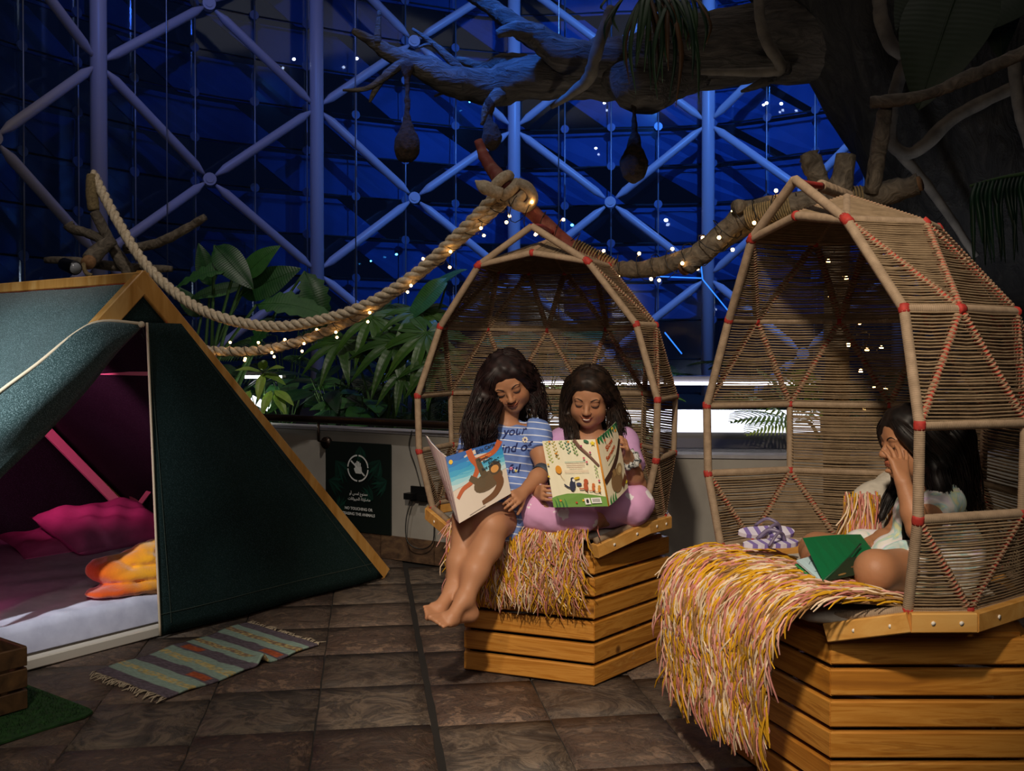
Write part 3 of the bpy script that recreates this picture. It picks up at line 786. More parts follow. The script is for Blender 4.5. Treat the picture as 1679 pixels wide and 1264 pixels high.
# inner frame bars and base
M_inbar = plain('pale_inner_bar', 'eadfce', .6)
def ibar(a, b, w=.05, h=.03, name='inner_bar'): MB().bar(a, b, w, h, up=RD, bev=.003).obj(name, M_inbar, tent, False)
zz = 1.12; sw = (HB-.06)*(1-zz/HT); MB().bar(tp(sw, .05, zz), tp(sw, DEP-.05, zz), .03, .05).obj('purlin', M_inbar, tent, False)
ibar(tp(sw-.02, 1.25, zz), tp(.12, 1.65, HT-.12), .04)
ibar(tp((HB-.1)*.98, DEP-.09, .03), tp(.03, DEP-.09, HT-.09), .055, .03, 'inner_leg')
ibar(tp(1.18, DEP-.3, .28), tp(1.02, DEP-.75, .5), .04)
MB().bar(tp(-.52, -.005, .023), tp(HB-.06, .01, .023), .05, .04, bev=.004).obj('base_rail', M_white, tent, False)

# ---- bedding
M_sheet = noisy('pale_cotton_sheet', [(.3, 'b4b4c6'), (.7, 'c8c8d8')], (14, 14, 14), 3, .8, .15, .004, spec=.25)
M_pinkc = noisy('plum_cotton', [(.3, '9a5c84'), (.7, 'ac6894')], (14, 14, 14), 3, .85, .15, .003, spec=.2)
def mattress():
    g = []; n, m = 56, 64; V = []; Fc = []
    def h(s, t):
        e = min((s+.95)/.05, (.98-s)/.05, (t-.03)/.035, (1.98-t)/.05); e = max(0, min(1, e)); b = .052+.112*math.sqrt(max(0, 1-(1-e)**2))
        w = .006*math.sin(14*s+9*t+2.5*math.sin(5*t+3*s))*math.exp(-((s+.75)/.35)**2)+.0045*math.sin(23*t-7*s+3*math.sin(6*s))*math.exp(-((t-.5)/.5)**2)+.004*math.sin(40*s+6*math.sin(3*t))*max(0, 1-t*4)
        return b+w*min(1, e*2)
    for i in range(n+1):
        for j in range(m+1):
            s = -.95+1.93*i/n; t = .03+1.95*(j/m)**1.25; V.append(tp(s, t, h(s, t)))
    for i in range(n):
        for j in range(m): Fc.append((i*(m+1)+j, (i+1)*(m+1)+j, (i+1)*(m+1)+j+1, i*(m+1)+j+1))
    ring = [i*(m+1) for i in range(n+1)]+[n*(m+1)+j for j in range(1, m+1)]+[i*(m+1)+m for i in range(n-1, -1, -1)]+[j for j in range(m-1, 0, -1)]
    k = len(V); V += [Vector((V[q].x, V[q].y, .048)) for q in ring]; L = len(ring)
    for a in range(L): Fc.append((ring[a], k+a, k+(a+1) % L, ring[(a+1) % L]))
    Fc.append(tuple(range(k+L-1, k-1, -1)))
    return V, Fc
V, Fc = mattress(); mt = thing('mattress', tp(0, 1, .045), 'low mattress in a pale lilac-grey sheet inside the tent', 'mattress')
obj('fitted_sheet', V, Fc, M_sheet, mt)
MB().prism([(p.x, p.y) for p in (tp(-.94, .05, 0), tp(.97, .05, 0), tp(.97, 1.97, 0), tp(-.94, 1.97, 0))], .002, .05).obj('base_board', M_white, mt, False)
def pillow(name, c, az, L, Wd, H, tilt, mat, label, seed, group):
    n = 22; V = []; Fc = []; R = Matrix.Rotation(az, 3, 'Z') @ Matrix.Rotation(tilt, 3, 'X')
    for sgn in (1, -1):
        for i in range(n+1):
            for j in range(n+1):
                u = i/n*2-1; v = j/n*2-1; pin = 1-.10*(1-abs(u))*abs(v)**3-.0; e = max(0, (1-u**4)*(1-v**4))**.55
                x = u*L/2*(1-.07*(1-v*v)); y = v*Wd/2*(1-.09*(1-u*u))
                w = .010*math.sin(5*u+4*v+seed+2*math.sin(3*v))+.007*math.sin(11*u-6*v+seed)
                z = sgn*H/2*e+w*e*(1 if sgn > 0 else .3); V.append(R @ Vector((x, y, z))+Vector(c))
    k = (n+1)**2
    for i in range(n):
        for j in range(n):
            a = i*(n+1)+j; Fc.append((a, a+n+1, a+n+2, a+1)); Fc.append((k+a, k+a+1, k+a+n+2, k+a+n+1))
    edge = [i*(n+1) for i in range(n+1)]+[n*(n+1)+j for j in range(1, n+1)]+[i*(n+1)+n for i in range(n-1, -1, -1)]+[j for j in range(n-1, 0, -1)]
    for a, b in zip(edge, edge[1:]+edge[:1]): Fc.append((a, b, k+b, k+a)[::-1])
    o = obj(name, V, Fc, mat); return tag(o, label, 'pillow', group)
fz = math.atan2(FD.y, FD.x)
pillow('pillow', tp(.60, 1.24, .268), fz+.08, .64, .44, .17, .34, M_pinkc, 'plum-coloured pillow lying on top of the other pillow in the tent', 0, 'pillows in the tent')
pillow('pillow', tp(.48, 1.38, .200), fz-.12, .66, .42, .09, .15, M_pinkc, 'plum-coloured pillow underneath, only its edge showing, in the tent', 3, 'pillows in the tent')
# folded orange fleece blanket
def blanket():
    c = tp(.11, .19, .15); S = SDF((c.x-.36, c.y-.36, .13), (c.x+.36, c.y+.36, .42), .006)
    def q(s, t, z): return tp(s, t, z)
    Rz = np.array(Matrix((FD, RD, (0, 0, 1))).transposed())
    for (s0, t0, z0, a, b, h) in ((.13, .17, .190, .28, .13, .036), (.17, .20, .244, .25, .14, .046), (.21, .21, .300, .22, .12, .045), (.26, .2, .335, .17, .10, .032), (-.01, .22, .265, .10, .10, .055)): S.ell(q(s0, t0, z0), (a, b, h), Rz, .008)
    for k in range(9):
        u = .02+.035*k; S.cone(q(u, .06, .26+.008*k), .004, q(u+.07, .12+.01*k, .34), .003, .012, True)
    S.plane(q(.33, 0, 0), FD); S.plane((0, 0, .163), (0, 0, -1)); S.wobble(.008, 26, 2).wobble(.005, 62, 5)
    V, Q = S.mesh(); V = relax(V, Q, 2)
    loc = (V-np.array(tp(0, 0, 0)))@np.array(FD); f = np.clip((loc+.06+.05*np.sin(V[:, 2]*30))/.16, 0, 1)[:, None]
    cols = np.array(lin('c24a10'))*(1-f)+np.array(lin('e39a1e'))*f
    o = obj('folded_blanket', V, Q, vcol('fleece', .95, .5, 120, .1, sheen=.6), cols=cols)
    return tag(o, 'folded fleece blanket shading from orange to yellow on the mattress', 'blanket')
blanket()
point('tent_pink_lamp', tp(-.84, .55, .235), 5.5, (1.0, .10, .32), .02)
spot('tent_pink_spot', tp(-.45, .8, .95), tp(.72, 1.55, .9), 52, (1.0, .10, .30), 76, .5, .03)
# ---- striped rug
def rug():
    A = W(154, 1106, 3.72); A.z = 0; P = [Vector((-1.563, 3.72, 0)), Vector((-1.199, 3.435, 0)), Vector((-.797, 4.07, 0)), Vector((-1.177, 4.40, 0))]
    P_, T_, Y_, B_, O_ = lin('655c66'), lin('8fa79b'), lin('c2b277'), lin('87705f'), lin('a8583a')
    seq = [('P', .075), ('T', .06), ('Y', .05), ('T', .06), ('P', .09, .82), ('T', .06), ('Y', .05), ('T', .055), ('P', .10, .2), ('T', .045), ('B', .04), ('T', .06), ('P', .09, .84), ('T', .055), ('B', .05), ('T', .055), ('P', .075)]
    tot = sum(s[1] for s in seq); n, m = 150, 44; g = []; cols = []; r = random.Random(4)
    for i in range(n+1):
        f = i/n; row = []; cr = []
        for j in range(m+1):
            q = j/m; ff = f+.005*vnoise((q*4, f*9, 0), 1.5, 2); acc = 0; cur = seq[-1]
            for s in seq:
                acc += s[1]/tot
                if ff <= acc: cur = s; break
            a = P[0].lerp(P[3], f); b = P[1].lerp(P[2], f); p = a.lerp(b, q)
            z = .007+.0025*vnoise((f*8, q*5, 1), 2, 1)+.036*math.exp(-((f-.60)/.028)**2)*max(0, (q-.72)/.28)**1.5+.004*math.sin(f*16)*(abs(q-.5)*2)**3
            row.append(p+Vector((0, 0, z)))
            k = cur[0]; c = dict(P=P_, T=T_, Y=Y_, B=B_)[k]; v = r.uniform(.82, 1.15)
            if k in 'YB':
                if r.random() < .35: c = T_ if k == 'Y' else Y_
                v = r.uniform(.7, 1.25)
            if k == 'P':
                v = r.uniform(.65, 1.3)
                if len(cur) > 2 and abs(q-cur[2]) < .12 and abs(ff-(acc-cur[1]/tot*.5)) < cur[1]/tot*.3: c = O_
            cr.append(tuple(x*v for x in c))
        g.append(row); cols.append(cr)
    root = thing('striped_rug', (-1.18, 3.9, 0), 'woven rag rug striped in grey-purple and sage green in front of the tent', 'rug')
    sheet(g, 'weave', vcol('rug_weave', .95, .4, 200, .1), root, .008, cols=cols)
    M_fr = plain('rug_fringe', 'b3a58e', .9)
    for end, sgn in ((0, -1), (n, 1)):
        mb = MB(); d0 = (P[3]-P[0]).normalized()*sgn
        for j in range(0, m+1):
            p = g[end][j]; d = d0+(P[1]-P[0]).normalized()*r.uniform(-.7, .7); L = r.uniform(.025, .055)
            mb.tube([p, p+d*L*.5+Vector((0, 0, r.uniform(0, .006))), Vector(((p+d*L).x, (p+d*L).y, .004))], [.0028, .0024, .0018], 5)
        tag(mb.obj('fringe', M_fr, root), kind='stuff')
rug()
# ---- little book crate and grass mat at the left edge
M_dkwood = wood('dark_crate_wood', [(.25, '3a2a1a'), (.5, '5a4128'), (.8, '755634')], (2, 14, 14), .6)
cr = Vector((-1.63, 3.325, 0))
def cp(a, b, z): return cr-FD*a+RD*b+Vector((0, 0, z))
bc = thing('book_crate', cp(.24, .15, 0), 'small dark slatted wooden crate with books at the left edge', 'crate')
for k in range(3):
    z = .043+k*.072
    for a, b in ((cp(0, 0, z), cp(.5, 0, z)), (cp(0, .3, z), cp(.5, .3, z)), (cp(0, .01, z), cp(0, .29, z)), (cp(.5, .01, z), cp(.5, .29, z))):
        MB().bar(a, b, .014, .062, bev=.002).obj('slat', M_dkwood, bc, False)
MB().prism([tuple(cp(a, b, 0)[:2]) for a, b in ((.0, 0), (.5, 0), (.5, .3), (0, .3))], .012, .02).obj('bottom', M_dkwood, bc, False)
for a in (.02, .48):
    for b in (.02, .28): MB().bar(cp(a, b, .012), cp(a, b, .2), .02, .02).obj('corner_post', M_dkwood, bc, False)
for k, (c, h, a) in enumerate((('dfe3e2', .235, .10), ('5d7f9a', .22, .135), ('b8544a', .228, .17))):
    o = MB().bar(cp(a, .05, .021+h/2), cp(a, .27, .021+h/2), .018, h, bev=.002).obj('book', plain('book_cover_%d' % k, c, .6), smooth=False)
    tag(o, ('white', 'blue', 'red')[k]+' book standing in the small dark crate', 'book', 'books in the small crate')
mat_root = thing('grass_mat', cp(.1, .1, 0), 'green artificial grass mat under the small crate', 'mat')
cg = [(-.13, -.03), (-.13, .38), (-.10, .41), (.62, .41), (.62, -.22), (-.08, -.22), (-.12, -.20), (-.13, -.16)]
M_grass = noisy('artificial_grass', [(.3, '0f2a10'), (.7, '1f4a1a')], (40, 40, 40), 3, .9, .4, .004)
cgp = [tuple(cp(a, b, 0)[:2]) for a, b in cg]
MB().prism(cgp, .0015, .008).obj('backing', M_grass, mat_root, False)
mb = MB(); r = random.Random(9)
for _ in range(6000):
    a = r.uniform(-.12, .6); b = r.uniform(-.20, .40); p = cp(a, b, .007); d = Vector((r.uniform(-.006, .006), r.uniform(-.006, .006), r.uniform(.006, .012))); w = Vector((r.uniform(-1, 1), r.uniform(-1, 1), 0)).normalized()*.0016
    mb.add([p-w, p+w, p+d], [(0, 1, 2)])
tag(mb.obj('pile', M_grass, mat_root), kind='stuff')
# ================================================================== PEOPLE
class SD:
    """records shapes first, so that the grid can be fitted round them"""
    def __init__(s): s.ops = []; s.lo = np.full(3, 1e9); s.hi = np.full(3, -1e9)
    def _b(s, p, r): p = np.array(p, float); s.lo = np.minimum(s.lo, p-r); s.hi = np.maximum(s.hi, p+r)
    def cone(s, p0, r0, p1, r1, k=.012, sub=False):
        if not sub: s._b(p0, r0); s._b(p1, r1)
        s.ops.append(('cone', (p0, r0, p1, r1, k, sub))); return s
    def chain(s, pts, rads, k=.012):
        for i in range(len(pts)-1): s.cone(pts[i], rads[i], pts[i+1], rads[i+1], k)
        return s
    def ell(s, c, r, R=None, k=.012, sub=False):
        if not sub: s._b(c, max(r))
        s.ops.append(('ell', (c, r, R, k, sub))); return s
    def plane(s, p, n, rad=None):
        lo = hi = None
        if rad: lo = np.array(p)-rad; hi = np.array(p)+rad
        s.ops.append(('plane', (p, n, lo, hi))); return s
    def wobble(s, *a): s.ops.append(('wobble', a)); return s
    def mesh(s, h, it=1):
        S = SDF(s.lo-3*h-.01, s.hi+3*h+.01, h)
        for n, a in s.ops: getattr(S, n)(*a)
        V, Q = S.mesh(); return (relax(V, Q, it) if it else V), Q
class Head:
    def __init__(s, o, yaw, pitch, roll, sc=1.0):
        """yaw: 0 looks at the camera (-Y), + turns towards +X; pitch + looks down; roll + leans the crown towards -X"""
        s.o = Vector(o); s.sc = sc
        f = Vector((0, -1, 0)); u = Vector((0, 0, 1)); r = Vector((1, 0, 0))
        M1 = Matrix.Rotation(roll, 3, f); M2 = Matrix.Rotation(pitch, 3, r); M3 = Matrix.Rotation(yaw, 3, u)
        M_ = M3 @ M2 @ M1; s.f = M_ @ f; s.u = M_ @ u; s.r = M_ @ r
        s.R = np.array([[s.r[i], s.f[i], s.u[i]] for i in range(3)])
    def L(s, x, y, z): return s.o+(s.r*x+s.f*y+s.u*z)*s.sc
    def inv(s, V): return ((np.asarray(V)-np.array(s.o)) @ s.R)/s.sc
    def build(s, S):
        L = s.L; c = s.sc; R = s.R
        def E(p, r, k=.02, sub=False): S.ell(L(*p), [x*c for x in r], R, k, sub)
        E((0, -.014, .028), (.073, .090, .080)); E((0, .022, -.032), (.0565, .062, .074), .03); E((0, .035, .035), (.058, .050, .050), .03)
        E((0, .052, -.082), (.026, .026, .022), .03)
        for q in (-1, 1):
            E((q*.034, .052, -.034), (.027, .027, .026), .02); E((q*.047, .02, -.06), (.018, .03, .03), .03)
            E((q*.074, -.010, -.012), (.009, .018, .028), .008); E((q*.077, -.004, -.010), (.006, .010, .016), .004, True)
            E((q*.031, .096, .004), (.017, .014, .0095), .012, True); E((q*.030, .0735, .002), (.0165, .0145, .0125), .004)
            E((q*.030, .080, .021), (.019, .009, .006), .012); E((q*.0105, .093, -.030), (.0085, .0085, .0065), .006)
        S.cone(L(0, .083, .006), .0075*c, L(0, .102, -.026), .0105*c, .010)
        E((0, .0865, -.0505), (.021, .009, .0055), .005); E((0, .0855, -.0595), (.0165, .009, .0062), .005)
        S.cone(L(-.027, .079, -.0475), .0016, L(0, .0965, -.0562), .0018, .002, True); S.cone(L(.027, .079, -.0475), .0016, L(0, .0965, -.0562), .0018, .002, True)
    def paint(s, V, cols):
        P = s.inv(V); x, y, z = P.T
        lip = ((x/.023)**2+((z+.055+.0)/.0105)**2 < 1) & (y > .072)
        cols[lip] = cols[lip]*np.array((.95, .62, .64))
        ck = np.exp(-(((np.abs(x)-.036)/.018)**2+((z+.028)/.018)**2))*(y > .03)
        cols *= (1-ck[:, None]*np.array((.0, .10, .12)))
        eye = np.exp(-(((np.abs(x)-.031)/.016)**2+((z-.002)/.010)**2))*(y > .05)
        cols *= (1-eye[:, None]*np.array((.16, .20, .20)))
        return cols
    def features(s, V, Q, root, smile=True, eyes='down', teeth=False):
        bv = BVHTree.FromPolygons([tuple(p) for p in V], [tuple(q) for q in Q])
        def pr(x, z, off=.0008):
            o = s.L(x, .2, z); h = bv.ray_cast(o, -s.f); p = h[0] if h[0] is not None else s.L(x, .08, z); return p+s.f*off
        for q in (-1, 1):
            xs = [.0155, .022, .029, .036, .043, .048]; zs = [.0185, .0225, .0255, .0268, .0250, .0215]
            MB().tube([pr(q*a, b) for a, b in zip(xs, zs)], [.0012, .0020, .0021, .0019, .0014, .0007], 6).obj('eyebrow', M_brow, root)
            xs = [.0165, .022, .028, .034, .040, .0455]; zs = [.0005, -.0045, -.0070, -.0070, -.0045, .0000]
            MB().tube([pr(q*a, b, .0012) for a, b in zip(xs, zs)], [.0007, .0013, .0016, .0017, .0016, .0008], 6).obj('eyelashes', M_lash, root)
            MB().ball(pr(q*.0085, -.0345, -.0012), .0017*s.sc, 6, 5).obj('nostril', M_lash, root)
        w_ = .029 if smile else .022; xs = np.linspace(-w_, w_, 13)
        MB().tube([pr(x, -.0570+(.0115 if smile else .001)*(x/w_)**2, .0001) for x in xs], [.0005, .0009]+[.0011]*9+[.0009, .0005], 6).obj('mouth_line', M_mouth, root)
        if teeth: MB().tube([pr(x, -.0572+.0105*(x/.029)**2, .0004) for x in np.linspace(-.017, .017, 9)], [.0006, .0012, .0018, .002, .002, .002, .0018, .0012, .0006], 6).obj('teeth', M_teeth, root)
def hand(S, wrist, d, n, side, curl=(.4, .6, .4), sc=1.0, spread=.10, thumb=(.55, .75, .35), tcurl=.5):
    """d to the knuckles, n where the fingers curl to, side +1/-1: thumb on d x n side"""
    d = Vector(d).normalized(); n = Vector(n); n = (n-d*n.dot(d)).normalized(); t = d.cross(n)*side; w = Vector(wrist)
    S.cone(w, .0175*sc, w+d*.018*sc, .0165*sc, .01)
    for k in range(4):
        o = (.0225-.0150*k)*sc; S.cone(w+d*.008*sc+t*o*.55, .0125*sc, w+d*.066*sc+t*o, .0098*sc, .008)
    out = []
    for k, Lf in enumerate((.060, .067, .062, .048)):
        o = (.0240-.0160*k)*sc; p = w+d*(.066-(.004 if k in (0, 3) else 0))*sc+t*o; dd = (d+t*spread*(1.5-k)*.5).normalized(); a = 0; r = (.0078, .0080, .0077, .0068)[k]*sc
        for q, fr_ in enumerate((.44, .31, .25)):
            a += curl[q]; e = (dd*math.cos(a)+n*math.sin(a)); p2 = p+e*Lf*fr_*sc; S.cone(p, r, p2, r*.9, .002); p = p2; r *= .9
        out.append(p)
    p = w+d*.018*sc+t*.020*sc; e = (d*thumb[0]+t*thumb[1]+n*thumb[2]).normalized()
    S.cone(w+d*.012*sc+t*.010*sc, .0125*sc, p+e*.022*sc, .0100*sc, .008); p = p+e*.022*sc; p2 = p+e*.024*sc; S.cone(p, .0092*sc, p2, .0086*sc, .003)
    e2 = (e*math.cos(tcurl)+n*math.sin(tcurl)); S.cone(p2, .0086*sc, p2+e2*.020*sc, .0070*sc, .002)
    return out
def foot(S, ankle, heel, toe, up_, big, sc=1.0):
    """big: sideways direction of the big toe"""
    a = Vector(ankle); h = Vector(heel); t = Vector(toe); d = (t-h).normalized(); u = Vector(up_); u = (u-d*u.dot(d)).normalized(); b = Vector(big); b = (b-d*b.dot(d)-u*b.dot(u)).normalized()
    L = (t-h).length
    S.cone(a, .030*sc, h+u*.012*sc, .026*sc, .02); S.cone(a+d*.01, .028*sc, h+d*L*.55+u*.012*sc, .024*sc, .02); S.cone(h, .024*sc, h+d*L*.6-u*.002, .020*sc, .02)
    for k in range(5):
        o = b*(.026-.0125*k)*sc; q0 = h+d*L*.66+o*.8; q1 = h+d*(L*(.98-.035*k*(1 if k else 0)))+o-u*.004*sc; r = (.0115, .0085, .0080, .0075, .0070)[k]*sc
        S.cone(h+d*L*.5+o*.5, .016*sc, q0, .0125*sc, .012); S.cone(q0, r*1.05, q1, r, .003)
def strands(mb, guide, spread, n, rad=.0022, seed=0, seg=12, wav=.006, col=None, flat=(1, 1)):
    r = random.Random(seed); G = [Vector(p) for p in catmull(guide, seg//max(1, len(guide)-1)+1)]
    P, fr = frames(G); m = len(G)
    for _ in range(n):
        a = r.uniform(0, 2*PI); q = math.sqrt(r.random()); ph = r.uniform(0, 6.28); fq = r.uniform(1.5, 3.5); end = r.uniform(.75, 1.0); pts = []; rads = []
        for i in range(m):
            f = i/(m-1)*end; j = f*(m-1); j0 = min(int(j), m-2); p = G[j0].lerp(G[j0+1], j-j0); t, u, v = fr[j0]
            sp = spread[0]+(spread[1]-spread[0])*f if len(spread) == 2 else np.interp(f, np.linspace(0, 1, len(spread)), spread)
            w = wav*f*math.sin(ph+fq*6.28*f)
            pts.append(p+u*(math.cos(a)*q*sp*flat[0]+w)+v*(math.sin(a)*q*sp*flat[1]+w*.6)); rads.append(rad*(1 if f < .7 else max(.25, 1-(f-.7)/.35)))
        mb.tube(pts, rads, 4, False)
def cap_strands(mb, H, part=0.0, n=260, seed=0, low=-.03, back=True):
    """combed strands from the parting over the skull"""
    r = random.Random(seed)
    for _ in range(n):
        y0 = r.uniform(-.105, .062); sd = r.choice((-1, 1)); k = math.sqrt(max(0, 1-((y0)/.112)**2)); pts = []; sw = r.uniform(-.012, .004); lift = r.uniform(1.0, 1.035); ph = r.uniform(0, 6)
        for i in range(10):
            th = .06+i/9*r.uniform(1.75, 1.95); x = part*(1-i/9)+sd*math.sin(th)*.0845*k*lift; z = .032+math.cos(th)*.0885*k*lift; y = -.020+y0+sw*i/9*2.2-(.030*(i/9)**1.5 if y0 > .02 else 0)
            if z < low: break
            pts.append(H.L(x+.001*math.sin(ph+i), y, z))
        if len(pts) > 3: mb.tube(pts, [.0016]+[.0022]*(len(pts)-2)+[.001], 4, False)
def hair_mat(name, c1, c2):
    m, t, b = new_mat(name)
    n = N(t, 'ShaderNodeTexNoise', Scale=40.0, Detail=3.0); t.links.new(coords(t), n.inputs['Vector'])
    t.links.new(ramp(t, n.outputs['Fac'], [(.35, c1), (.7, c2)]), b.inputs['Base Color']); b.inputs['Roughness'].default_value = .5; b.inputs['Specular IOR Level'].default_value = .28
    return m
M_skin = vcol('skin', .52, .12, 90, .35, .10)
M_brow = plain('brow_hair', '1c120d', .7); M_lash = plain('lashes', '120c0a', .6); M_mouth = plain('mouth_shadow', '4a201c', .6); M_teeth = plain('teeth', 'd8cfc4', .4)
M_hair1 = hair_mat('dark_hair', '120b0b', '2a1a18'); M_hair2 = hair_mat('dark_brown_hair', '15100d', '34251c'); M_hair3 = hair_mat('black_hair', '0b0807', '1f1714')
def skin_cols(V, tone, seed=0):
    n = np.sin(V[:, 0]*31+seed)*np.sin(V[:, 1]*27)*np.sin(V[:, 2]*23); return np.array(lin(tone))[None]*(1+.05*n[:, None])*np.ones((len(V), 1))
def stripe_mat(name, base, line, period, duty, tilt=(0, 0, 1)):
    m, t, b = new_mat(name)
    tc = t.nodes.new('ShaderNodeTexCoord'); dp = N(t, 'ShaderNodeVectorMath', operation='DOT_PRODUCT'); t.links.new(tc.outputs['Object'], dp.inputs[0]); dp.inputs[1].default_value = tilt
    ml = N(t, 'ShaderNodeMath', operation='DIVIDE'); ml.inputs[1].default_value = period; t.links.new(dp.outputs['Value'], ml.inputs[0])
    fr_ = N(t, 'ShaderNodeMath', operation='FRACT'); t.links.new(ml.outputs[0], fr_.inputs[0]); ls = N(t, 'ShaderNodeMath', operation='LESS_THAN'); ls.inputs[1].default_value = duty; t.links.new(fr_.outputs[0], ls.inputs[0])
    n = N(t, 'ShaderNodeTexNoise', Scale=30.0, Detail=3.0); t.links.new(tc.outputs['Object'], n.inputs['Vector'])
    base_c = ramp(t, n.outputs['Fac'], [(.3, base[0]), (.7, base[1])])
    mx = N(t, 'ShaderNodeMix', data_type='RGBA'); t.links.new(ls.outputs[0], mx.inputs[0]); t.links.new(base_c, mx.inputs[6]); mx.inputs[7].default_value = (*lin(line), 1)
    t.links.new(mx.outputs[2], b.inputs['Base Color']); b.inputs['Roughness'].default_value = .85; b.inputs['Specular IOR Level'].default_value = .2
    n2 = N(t, 'ShaderNodeTexNoise', Scale=18.0, Detail=2.0); t.links.new(tc.outputs['Object'], n2.inputs['Vector']); bump(t, b, n2.outputs['Fac'], .35, .012)
    return m
def cloth_obj(S, h, name, mat, root, it=2):
    V, Q = S.mesh(h, it); return obj(name, V, Q, mat, root), V, Q
def mid(a, b, t): return Vector(a).lerp(Vector(b), t)

# ---------------------------------------------------------------- girl in blue striped dress
def girl_one():
    H = Head(W(833, 627, 3.80), math.radians(3), math.radians(27), math.radians(18), .98)
    root = thing('person', W(832, 860, 3.8), 'girl in blue striped dress, barefoot legs hanging, reading a paperback', 'person')
    nb = W(829, 696, 3.84); ch = W(832, 742, 3.84); wa = W(834, 785, 3.86); pe = W(836, 818, 3.88)
    sR = W(781, 716, 3.86); sL = W(879, 711, 3.80)
    hR = W(808, 826, 3.82); hL = W(858, 828, 3.80); kR = W(768, 850, 3.57); kL = W(806, 862, 3.52)
    aR = W(744, 968, 3.46); aL = W(763, 982, 3.40)
    eL = W(893, 772, 3.68); wL = W(858, 807, 3.555); eR = W(752, 788, 3.74); wR = W(739, 812, 3.605)
    S = SD(); H.build(S)
    S.cone(H.L(0, -.022, -.06), .042, nb, .044, .02)
    S.ell(ch, (.118, .075, .10), None, .03); S.cone(ch, .085, wa, .083, .04); S.cone(wa, .085, pe, .098, .04); S.cone(sR, .040, sL, .040, .03)
    S.cone(hR, .085, kR, .056, .03); S.cone(hL, .085, kL, .058, .03)
    for k_, a_ in ((kR, aR), (kL, aL)):
        c1 = mid(k_, a_, .3)+Vector((.01, .018, 0)); S.chain([k_, c1, mid(k_, a_, .62), a_], [.050, .051, .042, .0305], .03)
    foot(S, aR, aR+Vector((.012, .022, -.062)), W(694, 1003, 3.33), Vector((.3, -.5, .8)), Vector((.5, -.7, 0)), .95)
    foot(S, aL, aL+Vector((.016, .022, -.062)), W(712, 1020, 3.29), Vector((.3, -.5, .8)), Vector((-.4, .7, .2)), .95)
    S.chain([sL, mid(sL, eL, .5), eL], [.040, .037, .031], .02); S.chain([eL, mid(eL, wL, .35), wL], [.031, .032, .0215], .015)
    S.chain([sR, mid(sR, eR, .5), eR], [.040, .037, .031], .02); S.chain([eR, mid(eR, wR, .35), wR], [.031, .032, .0215], .015)
    hand(S, wL, W(842, 818, 3.49)-wL, Vector((-.75, -.15, -.55)), 1, (.25, .55, .45), .92, .06, (.7, .55, .5))
    hand(S, wR, W(735, 800, 3.54)-wR, Vector((.9, -.1, .1)), 1, (.5, .75, .5), .88, .05, (.8, .4, .6))
    V, Q = S.mesh(.0042); cols = H.paint(V, skin_cols(V, 'ae7c5b'))
    obj('body', V, Q, M_skin, root, cols=cols); H.features(V, Q, root)
    # dress
    D = SD(); D.chain([sL, mid(sL, eL, .62)], [.052, .053], .03); D.chain([sR, mid(sR, eR, .55)], [.052, .053], .03)
    for a, b, t in ((sL, eL, .5), (sR, eR, .45)): D.plane(mid(a, b, t), b-a, .085)
    D.ell(ch, (.130, .088, .112), None, .03); D.cone(ch, .098, wa, .096, .05); D.cone(wa, .098, pe, .115, .05); D.cone(sR, .050, sL, .050, .035)
    D.cone(nb-Vector((0, 0, .012)), .052, ch, .07, .03)
    D.cone(hR, .104, mid(hR, kR, .80), .078, .04); D.cone(hL, .104, mid(hL, kL, .80), .080, .04); D.cone(mid(hR, hL, .5), .10, mid(mid(hR, hL, .5), mid(kR, kL, .5), .72), .07, .05)
    D.plane(nb+Vector((0, .0, .016)), Vector((0, -.35, 1)), .075)
    kd = (mid(kR, kL, .5)-mid(hR, hL, .5)).normalized(); D.plane(mid(mid(hR, hL, .5), mid(kR, kL, .5), .76), kd, .16)
    D.wobble(.0045, 46, 1).wobble(.003, 90, 4)
    M_d = stripe_mat('blue_striped_jersey', ('6680c0', '7690cc'), 'dde4f2', .0265, .14, (.10, .18, .98))
    dr, DV, DQ = cloth_obj(D, .0055, 'dress', M_d, root)
    # printed words on the dress
    bv = BVHTree.FromPolygons([tuple(p) for p in DV], [tuple(q) for q in DQ]); M_navy = plain('navy_print', '1d2a62', .8)
    def on_dress(px, py):
        o = Vector((0, 0, CAMH)); h = bv.ray_cast(o, (W(px, py, 3.6)-o).normalized()); return None if h[0] is None else h[0]-(h[0]-o).normalized()*.0022
    for txt, px, py, hgt, sl in (('your', 843, 713, 20, -.10), ('kind of', 840, 741, 21, -.10), ('ful', 842, 775, 20, -.08)):
        TV, TF = text_geo(txt, hgt, .25, .35, 'CENTER')
        pts = [on_dress(px+x, py-y*1.0+x*sl) for x, y, z in TV]
        if all(p is not None for p in pts): obj('printed_word', pts, TF, M_navy, dr, False)
    for k, (px, py, s, c) in enumerate(((861, 721, 5.2, 'e9dfc8'), (838, 768, 3.0, 'e08fb4'), (846, 772, 2.4, 'e8d98a'))):
        mb = MB()
        for j in range(7):
            a = j*2*PI/7; p = on_dress(px+s*.62*math.cos(a), py+s*.62*math.sin(a))
            if p is not None: mb.ball(p, (s*.40/F*3.7, .0016, s*.40/F*3.7), 8, 4)
        if mb.V: mb.obj('flower_print', plain('petal_%d' % k, c, .8), dr)
        p = on_dress(px, py)
        if p is not None: MB().ball(p, (s*.33/F*3.7, .0026, s*.33/F*3.7), 8, 4).obj('flower_eye', plain('flower_eye_%d' % k, ('5a3a8a', 'b94f7a', 'caa33a')[k], .8), dr)
